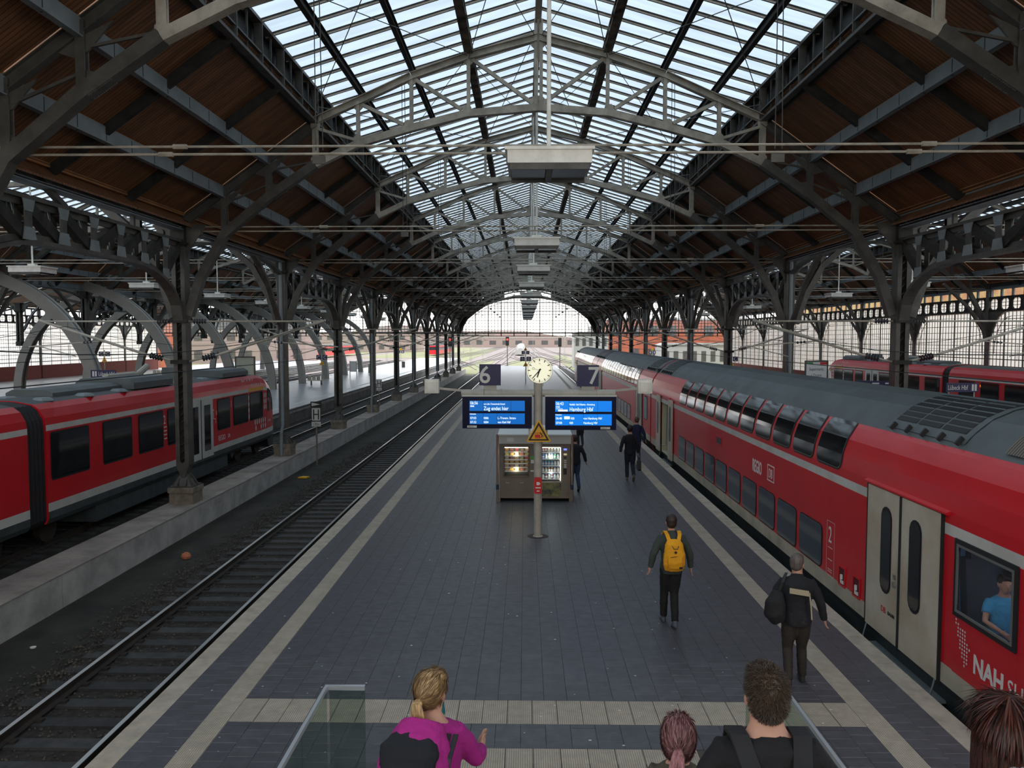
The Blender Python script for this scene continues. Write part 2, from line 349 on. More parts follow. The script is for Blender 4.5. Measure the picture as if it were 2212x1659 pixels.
wht = MB()
# specks of gum and paper
for i in range(140):
    y = 8.5+22*random.random()**1.6; x = random.uniform(-4.3, 5); r = random.uniform(0.006, 0.016)
    wht.add([(x+r*cos(t*pi/3)*1.3, y+r*sin(t*pi/3), 0.007) for t in range(6)], [(0,1,2,3,4,5)])
tag(wht.build('litter', M['sign_dim']), 'small pale litter specks scattered on the dark paving', 'litter', kind='stuff')

# --- other platforms
def platform(name, x0, x1, y0, y1, lines=(), joint=None):
    b = MB(); b.box(x0, x1, y0, y1, -0.98, -0.06, 1); b.box(x0-0.06, x1+0.06, y0, y1, -0.06, 0.0, 0)
    for lx in lines: b.box(lx, lx+0.28, y0, y1, 0.0, 0.004, 2)
    o = struct(b.build(name, [M['farplat'], M['platside'], M['white_line']]))
    for xe in (x0-0.07, x1+0.02):
        s = MB(); s.box(xe-0.0, xe+0.05, y0, y1, -0.3, -0.16); s.build('side_ledge', M['concrete'], o)
    return o
platform('floor_left', -25.45, -15.5, -3, 190, (-16.5, -24.8))
platform('floor_far_left', -58, -39.4, -3, 165, (-40.3,))
platform('floor_right', 16.1, 24.0, -3, 190, (16.9, 22.9))
platform('floor_far_right', 28.8, 32, -3, 121, ())
# --- low concrete wall between the tracks, one piece per formwork panel
wallr = struct(put('wall_low_left', None)); wallr['kind'] = 'structure'
wb = MB(); wb.box(-10.58, -9.62, 0.012, 4.823, -1.0, -0.27, 0); wb.box(-10.6, -9.6, 0.006, 4.829, -0.27, -0.255, 1)
wm = wb.mesh('concrete_panel', [M['concrete'], M['concrete_top']])
for i in range(27): put('concrete_panel', wm, wallr, (0, -3.4+4.835*i, random.uniform(-0.003, 0.003)))
wallq = struct(put('wall_low_right', None))
for i in range(27): put('concrete_panel', wm, wallq, (20.98, -3.4+4.835*i, 0))

# --- tracks
RP = [(-0.07,-0.165),(0.07,-0.165),(0.07,-0.15),(0.012,-0.12),(0.012,-0.04),(0.036,-0.03),(0.036,-0.004),(-0.036,-0.004),(-0.036,-0.03),(-0.012,-0.04),(-0.012,-0.12),(-0.07,-0.15)]
sl = MB(); sl.box(-0.78, 0.78, -0.13, 0.13, -0.25, -0.09); slm = sl.mesh('sleeper', M['sleeper'])
se = MB(); se.box(-1.3, -0.83, -0.13, 0.13, -0.25, -0.1); se.box(0.83, 1.3, -0.13, 0.13, -0.25, -0.1)
def track(label, x, ya, yb, nsl=300, y_s=8.0, ballast=True, clip=True):
    t = thing('railway_track', label, 'railway track', (x, 0, -0.76))
    for s in (-0.7525, 0.7525):
        b = MB(); b.prism([(u+s, v) for u, v in RP], 'y', ya, yb, 0); b.box(s-0.034, s+0.034, ya, yb, -0.006, 0.0, 1)
        b.build('rail', [M['rail'], M['railtop']], t)
    k = MB(); yy = y_s; i = 0; cl = MB()
    full = MB(); full.box(-1.3, 1.3, -0.13, 0.13, -0.25, -0.165, 0); fm = full.mesh('sleeper', M['sleeper'])
    while yy < yb:
        if i < nsl and yy < 122: put('sleeper', fm, t, (random.uniform(-0.02, 0.02), yy, 0))
        else: k.box(-1.3, 1.3, yy-0.13, yy+0.13, -0.25, -0.165)
        if clip and yy < 40:
            for s in (-0.7525, 0.7525):
                for d in (-0.13, 0.13): cl.box(s+d-0.05, s+d+0.05, yy-0.05, yy+0.05, -0.17, -0.13)
        yy += 0.6; i += 1
    if k.v: k.build('sleeper_field', M['sleeper'], t)['kind'] = 'stuff'
    if cl.v: cl.build('rail_clips', M['rail'], t)['kind'] = 'stuff'
    if ballast: bb = MB(); bb.prism([(-1.9,-0.36),(-1.45,-0.205),(1.45,-0.205),(1.9,-0.36)], 'y', ya, yb); bb.build('ballast_bed', M['ballast'], t)
    return t
t6 = track('railway track beside platform six, empty, shiny rails on dark sleepers', -6.41, -3, 150, 190, 8.0)
track('railway track under the long double-deck train', 6.94, -3, 160, 40, 100.0, clip=False)
track('railway track of the short red railcar behind the low wall', -13.55, -3, 170, 190, 10)
track('railway track along the right side of the third platform', -27.3, -3, 200, 150, 40, clip=False)
track('railway track next to the arched ribs, far left platform', -37.6, -3, 200, 110, 60, clip=False)
track('railway track in the middle of the wide gap past the arched ribs', -32.4, -3, 200, 110, 60, clip=False)
track('hidden railway track right of the double-deck train', 14.4, -3, 160, 20, 100, clip=False)
track('railway track under the red railcar by the glazed right wall', 26.4, -3, 160, 20, 100, clip=False)
# loose stones beside the near track
def rock(b, x, y, z, r):
    pts = [(random.uniform(.6,1)*r*a, random.uniform(.6,1)*r*c, random.uniform(.6,1)*r*d) for a, c, d in ((1,0,0),(0,1,0),(-1,0,0),(0,-1,0),(0,0,1),(0,0,-1))]
    b.add([(x+p[0], y+p[1], z+p[2]) for p in pts], [(0,1,4),(1,2,4),(2,3,4),(3,0,4),(1,0,5),(2,1,5),(3,2,5),(0,3,5)])
rk = MB()
for i in range(6500):
    y = 8+34*random.random()**1.5; x = -7.9+random.gauss(0, 0.28) if i % 2 else random.uniform(-7.6, -5.0); rock(rk, x, y, -0.955+random.uniform(0,0.04) if i % 2 else -0.955, random.uniform(0.018, 0.042))
tag(rk.build('gravel', M['stone']), 'loose track gravel lying along and between the near rails', 'gravel', kind='stuff')
rb = MB(); rb.ell((0,0,0), (0.13,0.1,0.1), 7, 5); br = rb.build('brick_lump', mat('brick_lump', (0.5,0.17,0.08), 0.9, 0, 0.3, 20))
br.location = (-8.62, 19.6, -0.9); tag(br, 'orange broken brick lump lying on dirt beside the track', 'brick')
pb = MB(); pb.lathe([(0.05,0),(0.055,0.02)], n=8); pb_ = pb.build('paper_cup_lid', M['sign_white']); pb_.location = (-8.9, 13.8, -0.97); tag(pb_, 'white round lid on the dirt left of the near track', 'lid')
yl = MB(); yl.prism([(-0.2,-0.1),(0.15,-0.14),(0.22,0.08),(-0.05,0.16)], 'z', 0, 0.05); y_ = yl.build('plastic_bag', M['yellow']); y_.location = (-8.9, 31.2, -0.96); tag(y_, 'yellow crumpled scrap on the dirt in front of the low wall', 'litter')
# bridge stairs the foreground people stand on
st = struct(put('stairs', None)); 
for i in range(19):
    zt = 3.04-0.16*i; y = -0.35+0.372*i
    b = MB(); b.box(STAIR[0], STAIR[1], y, y+0.372, max(zt-0.4, -0.02), zt)
    b.build('step', M['concrete'], st)
bd = MB(); bd.box(-7, 8, -8, -0.35, 2.6, 3.04); struct(bd.build('floor_bridge', M['concrete']))
bw = MB(); bw.box(-60, 33, -9.4, -9.0, -1, 4.8); wbk = struct(bw.build('wall_back', M['concrete']))
bw = MB(); bw.add([(-60,-9.2,4.8),(33,-9.2,4.8),(33,-9.2,14),(-60,-9.2,14)], [(0,1,2,3)]); bw.build('pane', M['pane_milk'], wbk)
# ================================================================= HALL: columns, girders, trusses, roof
KR = range(-2, 11)
UP = [(0,13.24),(2.0,12.73),(3.65,12.17),(5.2,11.47),(6.45,10.92)]
LO = [(0,11.26),(2.05,11.1),(3.73,10.68),(5.2,10.26),(6.45,9.67),(7.83,8.75),(9.15,7.67),(9.88,6.41),(10.25,5.3)]
WD = [(6.45,10.95),(7.83,9.95),(9.15,9.0),(10.5,8.05)]
def gusset(b, x, z, r=0.28, m=0, t=0.05):
    b.prism([(x-r,z-r*0.5),(x-r*0.5,z-r),(x+r*0.5,z-r),(x+r,z-r*0.5),(x+r,z+r*0.5),(x+r*0.5,z+r),(x-r*0.5,z+r),(x-r,z+r*0.5)], 'y', -t, t, m)
def make_truss():
    t = thing('roof_truss', 'x', 'roof truss', (XC, YK(-2), 0))
    I = M['iron_pale_lit']; D = M['iron']  # inner truss parts take the pale copy, their lit tone put into colour
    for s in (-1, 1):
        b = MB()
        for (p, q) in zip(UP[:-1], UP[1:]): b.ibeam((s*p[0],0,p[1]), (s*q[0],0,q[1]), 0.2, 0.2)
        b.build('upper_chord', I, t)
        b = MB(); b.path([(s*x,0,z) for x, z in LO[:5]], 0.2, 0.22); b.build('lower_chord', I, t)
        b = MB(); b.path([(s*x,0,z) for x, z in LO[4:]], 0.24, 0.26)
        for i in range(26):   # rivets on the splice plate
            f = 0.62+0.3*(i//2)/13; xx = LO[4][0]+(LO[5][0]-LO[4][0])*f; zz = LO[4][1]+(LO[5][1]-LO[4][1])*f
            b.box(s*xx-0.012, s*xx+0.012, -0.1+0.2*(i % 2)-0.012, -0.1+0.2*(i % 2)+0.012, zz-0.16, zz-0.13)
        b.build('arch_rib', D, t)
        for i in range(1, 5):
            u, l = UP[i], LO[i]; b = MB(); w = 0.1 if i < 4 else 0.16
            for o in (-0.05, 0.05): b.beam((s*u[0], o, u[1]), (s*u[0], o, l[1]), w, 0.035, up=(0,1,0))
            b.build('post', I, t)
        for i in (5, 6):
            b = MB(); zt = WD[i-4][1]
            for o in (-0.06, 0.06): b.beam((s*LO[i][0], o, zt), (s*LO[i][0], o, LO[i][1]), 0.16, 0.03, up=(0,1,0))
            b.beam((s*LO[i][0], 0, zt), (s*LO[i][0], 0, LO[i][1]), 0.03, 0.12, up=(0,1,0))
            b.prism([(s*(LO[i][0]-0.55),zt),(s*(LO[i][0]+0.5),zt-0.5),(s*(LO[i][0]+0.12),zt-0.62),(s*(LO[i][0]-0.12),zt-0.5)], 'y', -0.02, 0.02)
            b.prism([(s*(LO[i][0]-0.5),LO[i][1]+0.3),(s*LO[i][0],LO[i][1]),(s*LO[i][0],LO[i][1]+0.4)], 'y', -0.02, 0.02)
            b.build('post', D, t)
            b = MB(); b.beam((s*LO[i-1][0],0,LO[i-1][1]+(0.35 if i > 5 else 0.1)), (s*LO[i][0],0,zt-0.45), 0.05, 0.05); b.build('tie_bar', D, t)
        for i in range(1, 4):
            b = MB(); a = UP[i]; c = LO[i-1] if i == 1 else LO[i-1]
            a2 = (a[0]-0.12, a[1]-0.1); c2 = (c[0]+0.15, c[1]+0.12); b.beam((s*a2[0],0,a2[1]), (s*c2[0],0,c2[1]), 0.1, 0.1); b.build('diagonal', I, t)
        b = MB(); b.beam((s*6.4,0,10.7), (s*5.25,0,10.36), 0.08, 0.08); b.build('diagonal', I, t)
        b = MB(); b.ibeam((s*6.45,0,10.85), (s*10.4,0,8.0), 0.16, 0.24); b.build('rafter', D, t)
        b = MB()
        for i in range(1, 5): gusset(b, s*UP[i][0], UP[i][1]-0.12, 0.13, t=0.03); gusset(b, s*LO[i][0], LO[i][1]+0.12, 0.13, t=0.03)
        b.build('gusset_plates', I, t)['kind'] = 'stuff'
    b = MB(); b.beam((-0.06,0,13.75), (-0.06,0,11.26), 0.1, 0.12, up=(0,1,0)); b.beam((0.09,0,13.75), (0.09,0,11.26), 0.1, 0.12, up=(0,1,0)); gusset(b, 0, 13.12, 0.2, t=0.03); gusset(b, 0, 11.38, 0.22, t=0.03)
    b.beam((0,-0.6,13.5), (0,0,12.6), 0.06, 0.06, up=(1,0,0)); b.build('king_post', I, t)
    # wind bracing rods running to the next frame in the glass plane
    return t
tp = make_truss()
for i, k in enumerate(KR):
    lab = f'grey riveted arched truss over the central platform, {ORD[i]} from the near end'
    if i == 0: tp['label'] = lab; tp['group'] = 'central roof trusses'
    else: dup(tp, (XC, YK(k), 0), lab)
sideT = []
for (xc, sx, nm, ks) in ((-19.7, 0.915, 'left', range(0, 11)), (20.6, 0.92, 'right', range(0, 11))):
    for i, k in enumerate(ks):
        dup(tp, (xc, YK(k), 0), f'grey arched truss under the {nm} side roof, {ORD[i]} from the near end', group=f'{nm} side roof trusses', scale=(sx, 1, 0.99))

# ---- roof surfaces: one 'ceiling' with boarded fields, purlins, skylights
def roof(name, xc, half, a, full=True, kr=KR, zs=1.0):
    c = struct(put(name, None, None, (xc, 0, 0)))
    f = half/10.5; sx = a/6.45
    def W(i): x, z = WD[i]; return ((6.45*sx + (x-6.45)*(half-a)/(10.5-6.45)), z*zs)
    for s in (-1, 1):
        for j in range(3):
            (xa, za), (xb, zb) = W(j), W(j+1)
            if j == 2: xb += 0.35; zb -= 0.24
            b = MB(); 
            for t in range(1): pass
            b.add([(s*xa,0,za),(s*xb,0,zb),(s*xb,3.17,zb),(s*xa,3.17,za),(s*xa,0,za+0.05),(s*xb,0,zb+0.05),(s*xb,3.17,zb+0.05),(s*xa,3.17,za+0.05)],
                  [(0,3,2,1),(4,5,6,7),(0,1,5,4),(1,2,6,5),(2,3,7,6),(3,0,4,7)])
            me = b.mesh('board_field', M['wood'])
            for k in kr[:-1]:
                for q in range(3): put('board_field', me, c, (0, YK(k)+3.2233*q+0.025, 0.12))
        # battens (secondary rafters)
        b = MB(); (xa, za), (xb, zb) = W(0), W(3); b.beam((s*xa,0,za+0.0), (s*xb,0,zb+0.0), 0.14, 0.22); me = b.mesh('batten', M['iron_dark'])
        for k in kr[:-1]:
            for q in (1, 2): put('batten', me, c, (0, YK(k)+3.2233*q, 0))
        ya, yb = YK(kr[0]), YK(kr[-1])
        for j in (1, 2):
            x, z = W(j); b = MB(); b.beam((s*x, ya, z-0.12), (s*x, yb, z-0.12), 0.03, 0.34); b.beam((s*x, ya, z-0.28), (s*x, yb, z-0.28), 0.14, 0.025)
            b.beam((s*(x+0.12), ya, z+0.07), (s*(x+0.12), yb, z+0.07), 0.16, 0.12, m=1)
            y = ya
            while y < yb: b.box(s*x-0.02, s*x+0.02, y, y+0.02, z-0.3, z+0.02, 2); y += 1.07
            b.build('purlin', [M['purlin'], M['wood_x'], M['iron_dark']], c)
        x, z = W(3); b = MB(); b.beam((s*x, ya, z+0.02), (s*x, yb, z+0.02), 0.05, 0.42); b.beam((s*x, ya, z-0.2), (s*x, yb, z-0.2), 0.34, 0.03); b.beam((s*(x-0.02), ya, z+0.24), (s*(x-0.02), yb, z+0.24), 0.3, 0.05, m=1)
        y = ya
        while y < min(yb, 80): b.box(s*(x-0.03)-0.012, s*(x-0.03)+0.012, y, y+0.03, z-0.14, z-0.11, 2); y += 0.16
        b.build('eave_girder', [M['purlin'], M['wood_x'], M['iron_dark']], c)
    # clerestory on both edges of the skylight
    zc0, zc1 = 10.9*zs, 11.86*zs
    pst = MB(); pst.box(-0.07, 0.07, -0.06, 0.06, zc0, zc1); pst.box(-0.1, 0.1, -0.02, 0.02, zc0, zc1); pm_ = pst.mesh('clerestory_post', M['iron'])
    thin = MB(); thin.box(-0.02, 0.02, -0.015, 0.015, zc0, zc1); th_ = thin.mesh('clerestory_bar', M['iron'])
    for s in (-1, 1):
        b = MB(); b.box(s*a-0.09, s*a+0.09, ya, yb, zc0-0.07, zc0, 0); b.box(s*a-0.09, s*a+0.09, ya, yb, zc0+0.2, zc0+0.24, 0); b.box(s*a-0.1, s*a+0.1, ya, yb, zc1-0.08, zc1, 0)
        b.build('clerestory_rail', M['iron'], c)
        b = MB(); b.box(s*(a+0.16)-0.02, s*(a+0.16)+0.02, ya, yb, zc0-0.1, zc1+0.05, 0); b.box(min(s*a, s*(a+0.2)), max(s*a, s*(a+0.2)), ya, yb, zc1, zc1+0.06, 0); b.build('clerestory_board', M['black'], c)
        y = ya; i = 0
        while y < yb-0.1:
            if y < 70 or full: put('clerestory_post', pm_, c, (s*a, y, 0)); put('clerestory_bar', th_, c, (s*(a-0.02), y+0.806, 0))
            y += 1.6117
    # glazing
    R = struct(put('window_'+name, None, None, (xc, 0, 0)))
    zr = 13.78*zs; za = 11.86*zs; npb = 12; dy = 9.67/npb
    panes = []; slope = (zr-za)/a
    for s in (-1, 1):
        zz = lambda x: zr-slope*x
        pmn = MB(); pmn.add([(s*0.04,0,zz(0.04)),(s*(a+0.15),0,zz(a+0.15)),(s*(a+0.15),dy,zz(a+0.15)),(s*0.04,dy,zz(0.04))], [(0,1,2,3)]); pme = pmn.mesh('pane', M['pane'])
        bm_ = MB(); bm_.beam((s*0.04,0,zz(0.04)-0.05), (s*(a+0.1),0,zz(a+0.1)-0.05), 0.05, 0.05); bm_.beam((s*0.04,0,zz(0.04)-0.012), (s*(a+0.1),0,zz(a+0.1)-0.012), 0.1, 0.025, 1); bme = bm_.mesh('glazing_bar', [M['bar'], M['iron_dark']])
        n = 0; mp_ = MB(); mb_ = MB(); start = 0.0 if full else 20
        y = ya
        if full:
            ob = MB(); ob.add([(s*0.0,-9.5,zz(0)),(s*(a+0.2),-9.5,zz(a+0.2)),(s*(a+0.2),y,zz(a+0.2)),(s*0.0,y,zz(0))], [(0,1,2,3)]); ob.build('solid_roof_field', M['black'], R)
        while y < yb-0.1:
            if y > (18 if full else 20) and n < 145: put('pane', pme, R, (0, y, 0)); put('glazing_bar', bme, R, (0, y, 0)); n += 1
            else:
                mp_.add([(s*0.04,y,zz(0.04)),(s*(a+0.15),y,zz(a+0.15)),(s*(a+0.15),y+dy,zz(a+0.15)),(s*0.04,y+dy,zz(0.04))], [(0,1,2,3)])
                mb_.beam((s*0.04,y,zz(0.04)-0.05), (s*(a+0.1),y,zz(a+0.1)-0.05), 0.05, 0.05); mb_.beam((s*0.04,y,zz(0.04)-0.012), (s*(a+0.1),y,zz(a+0.1)-0.012), 0.1, 0.025, 1)
            y += dy
        mp_.build('pane_field', M['pane'], R)['kind'] = 'stuff'; mb_.build('glazing_bar_field', [M['bar'], M['iron_dark']], R)['kind'] = 'stuff'
        for (x, d, mm) in ((2.0*sx, 0.0, 'sooty'), (3.65*sx, 0, 'iron_dark'), (5.2*sx, 0, 'iron_dark')):
            zt = zz(x)-0.1; b = MB(); zb = {0:12.86, 1:12.3, 2:11.62}[(2.0*sx, 3.65*sx, 5.2*sx).index(x)]*zs
            if mm == 'sooty':
                b.beam((s*x, ya, zt), (s*x, yb, zt), 0.22, 0.06); b.beam((s*x, ya, zb-0.02), (s*x, yb, zb-0.02), 0.24, 0.08)
                y = ya; i = 0
                while y < yb:
                    b.beam((s*x, y, zt), (s*x, y+0.6, zb), 0.1, 0.05); b.beam((s*x, y, zb), (s*x, y+0.6, zt), 0.1, 0.05)
                    b.prism([(y-0.14,zb-0.04),(y+0.16,zb-0.06),(y+0.1,zb+0.2),(y-0.12,zb+0.18)], 'x', s*x-0.12, s*x+0.12); y += 1.2
            else: b.ibeam((s*x, ya, (zt+zb)/2), (s*x, yb, (zt+zb)/2), 0.13, 0.22); 
            b.build('skylight_purlin', M[mm], R)
    b = MB(); b.box(-0.09, 0.09, ya, yb, zr-0.14, zr+0.02); b.build('ridge_beam', M['bar'], R)
    # thin crossed wind rods below the glass
    if full:
        b = MB()
        for k in kr[:-1]:
            for s in (-1, 1):
                y = YK(k)
                for (xa, xb) in ((0.1, 2.0), (2.0, 6.4)):
                    b.cyl((s*xa,y,zr-slope*xa-0.45), (s*xb,y+9.67,zr-slope*xb-0.55), 0.012, 4, caps=False); b.cyl((s*xb,y,zr-slope*xb-0.55), (s*xa,y+9.67,zr-slope*xa-0.45), 0.012, 4, caps=False)
        b.build('wind_rods', M['iron'], R)
    return c
roof('ceiling_centre', XC, 10.5, 6.45)
b = MB(); b.box(-60, -10.6, -9.4, YK(-1), 9.2, 9.4); struct(b.build('ceiling_near_left', M['iron_dark'])); b = MB(); b.box(11.3, 33, -9.4, YK(-1), 9.2, 9.4); struct(b.build('ceiling_near_right', M['iron_dark']))
for (xx, yb_, nm) in ((-56.5, YK(5), 'wall_near_left'), (30.3, YK(1), 'wall_near_right')):
    b = MB(); b.add([(xx,-9.4,1.2),(xx,yb_,1.2),(xx,yb_,7.9),(xx,-9.4,7.9)], [(0,1,2,3)]); o = struct(b.build(nm, M['pane_milk'])); b = MB(); b.box(xx-0.15, xx+0.15, -9.4, yb_, -0.05, 1.2); b.box(xx-0.15, xx+0.15, -9.4, yb_, 7.9, 9.2); b.build('solid_band', M['brick'], o)
roof('ceiling_left', -19.7, 9.6, 6.7, full=False, kr=range(-1, 11), zs=0.992)
roof('ceiling_right', 20.6, 9.7, 6.4, full=False, kr=range(-1, 11), zs=0.992)
# far-left low roof beyond the cut-off column row
fl = struct(put('ceiling_far_left', None)); 
for (xa, za, xb, zb, mm) in ((-29.3, 8.3, -38, 10.4, 'wood'), (-38, 10.4, -48, 10.4, 'pane'), (-48, 10.4, -56.8, 8.2, 'wood')):
    for k in range(0, 10):
        y = YK(k); b = MB(); b.add([(xa,y,za),(xb,y,zb),(xb,y+9.6,zb),(xa,y+9.6,za)], [(0,1,2,3)]); b.build('roof_field' if mm == 'wood' else 'pane', M[mm], fl)
b = MB()
for k in range(0, 11):
    y = YK(k)
    for (p, q) in (((-29.3,8.1),(-38,10.2)),((-38,10.2),(-48,10.2)),((-48,10.2),(-56.6,8.0)),((-29.6,7.0),(-38,8.9)),((-38,8.9),(-48,8.9)),((-48,8.9),(-56.4,7.0)),((-38,10.2),(-38,8.9)),((-48,10.2),(-48,8.9)),((-38,8.9),(-43,10.2)),((-43,10.2),(-48,8.9))): b.beam((p[0],y,p[1]), (q[0],y,q[1]), 0.16, 0.16)
b.build('roof_frames', M['iron'], fl)

# ---- columns
def make_column(kind, cut=None):
    t = thing('iron_column', 'x', 'column', (0,0,0)); D = M['iron']; zb = 0.9 if cut is None else cut
    b = MB()
    if kind == 'slot':
        for s in (-1, 1):
            b.box(s*0.155-0.035, s*0.155+0.035, -0.17, 0.17, zb, 7.95)
            b.box(min(s*0.07, s*0.19), max(s*0.07, s*0.19), -0.19, -0.165, zb, 7.95); b.box(min(s*0.07, s*0.19), max(s*0.07, s*0.19), 0.165, 0.19, zb, 7.95)
        b.build('shaft', D, t)
        b = MB(); b.box(-0.12, 0.12, -0.03, 0.03, zb, 7.9, 0)
        z = zb+0.1
        while z < 7.8:
            b.beam((-0.1,-0.12,z), (0.1,-0.12,z+0.16), 0.04, 0.012, up=(0,1,0)); z += 0.22
        b.build('lattice_web', M['iron_dark'], t)
    else:
        b.box(-0.17, -0.06, -0.17, 0.17, zb, 7.95); b.box(0.06, 0.17, -0.17, 0.17, zb, 7.95); b.box(-0.17, 0.17, -0.03, 0.03, zb, 7.95); b.build('shaft', D, t)
        if cut is None:
            b = MB(); b.cyl((0.0,-0.19,1.0), (0.0,-0.19,7.9), 0.075, 10); b.cyl((0,-0.19,1.0), (-0.03,-0.34,0.7), 0.07, 10); b.cyl((-0.03,-0.34,0.72), (-0.03,-0.36,-0.25), 0.07, 10)
            for z in (1.2, 3.5, 5.6, 7.4): b.cyl((0,-0.19,z), (0,-0.19,z+0.05), 0.09, 10)
            b.build('downpipe', M['purlin'], t, smooth=False)
    if cut is None:
        if kind == 'slot':
            b = MB(); b.prism([(-0.19,1.15),(-0.19,0.85),(-0.06,0.55),(0.06,0.55),(0.19,0.85),(0.19,1.15),(0.12,1.15),(0.1,1.02),(0,0.94),(-0.1,1.02),(-0.12,1.15)], 'y', -0.19, -0.165)
            b.add([(-0.19,-0.17,0.9),(0.19,-0.17,0.9),(0.19,0.17,0.9),(-0.19,0.17,0.9),(-0.06,-0.1,0.55),(0.06,-0.1,0.55),(0.06,0.1,0.55),(-0.06,0.1,0.55)], [(0,1,2,3),(7,6,5,4),(0,4,5,1),(1,5,6,2),(2,6,7,3),(3,7,4,0)])
            b.build('tapered_base', M['plinth'] if False else D, t)
        b = MB(); b.add([(-0.27,-0.27,0.28),(0.27,-0.27,0.28),(0.27,0.27,0.28),(-0.27,0.27,0.28),(-0.1,-0.12,0.6),(0.1,-0.12,0.6),(0.1,0.12,0.6),(-0.1,0.12,0.6)], [(3,2,1,0),(4,5,6,7),(0,1,5,4),(1,2,6,5),(2,3,7,6),(3,0,4,7)])
        for s in (-0.12, 0.12): b.prism([(-0.36,0.28),(0.36,0.28),(0.1,0.6),(-0.1,0.6)], 'x', s-0.012, s+0.012); b.prism([(-0.36,0.28),(0.36,0.28),(0.1,0.62),(-0.1,0.62)], 'y', s-0.012, s+0.012)
        b.box(-0.34, 0.34, -0.34, 0.34, 0.24, 0.28); b.build('foot_casting', M['plinth'] if False else D, t)
        b = MB(); b.cyl((-0.17,0,0.52), (0.17,0,0.52), 0.06, 10); b.cyl((0,-0.17,0.52), (0,0.17,0.52), 0.055, 10); b.build('hinge_pin', D, t)
        b = MB(); b.box(-0.35, 0.35, -0.35, 0.35, -0.255, 0.09); b.box(-0.38, 0.38, -0.38, 0.38, 0.09, 0.24); b.build('stone_block', M['plinth'], t)
    else:
        b = MB(); b.box(-0.22, 0.22, -0.22, 0.22, zb-0.1, zb+0.25); b.build('end_plate', M['iron_dark'], t)
    b = MB(); b.box(-0.2, 0.2, -0.2, 0.2, 7.3, 8.05); b.box(-0.26, 0.26, -0.26, 0.26, 7.35, 7.42); b.box(-0.26, 0.26, -0.26, 0.26, 7.98, 8.05); b.build('head', M['iron_dark'], t)
    b = MB()
    for s in (-1, 1):
        b.prism([(s*0.18,7.95),(s*0.8,7.95),(s*0.62,7.7),(s*0.3,7.25),(s*0.18,6.9)], 'y', -0.02, 0.02)
        b.cyl((s*0.55,-0.08,7.72), (s*0.55,0.08,7.72), 0.11, 10)
    b.build('corner_plates', D, t)
    return t
cs = make_column('slot'); cp = make_column('pipe')
used = {}
for (x, nm) in ((-10.12, 'left'), (10.88, 'right')):
    for i, k in enumerate(range(-1, 11)):
        src = cs if k % 2 == 0 else cp; xi = x
        what = 'riveted column with open lattice face' if k % 2 == 0 else 'column carrying a round downpipe'
        lab = f'dark iron {what}, {ORD[i]} from near end of {nm} row'
        if id(src) not in used: used[id(src)] = 1; src.location = (xi, YK(k), 0); src['label'] = lab; src['group'] = f'iron columns of the {nm} row'
        else: dup(src, (xi, YK(k), 0), lab, group=f'iron columns of the {nm} row')
# second and third rows on the left: cut off above the ribs
cc_ = make_column('slot', cut=4.75); cc_.location = (-29.3, YK(2), 0); cc_['label'] = 'dark column stub hanging on the arched ribs, first from near end'; cc_['group'] = 'cut-off columns over the ribs'
for i, k in enumerate(range(3, 11)): dup(cc_, (-29.3, YK(k), 0), f'dark column stub hanging on the arched ribs, {ORD[i+1]} from near end')
for i, k in enumerate(range(4, 11)): dup(cc_, (-40.0, YK(k), -0.6), f'dark column stub at the far foot of the ribs, {ORD[i]} from near end', group='column stubs at the far rib feet')

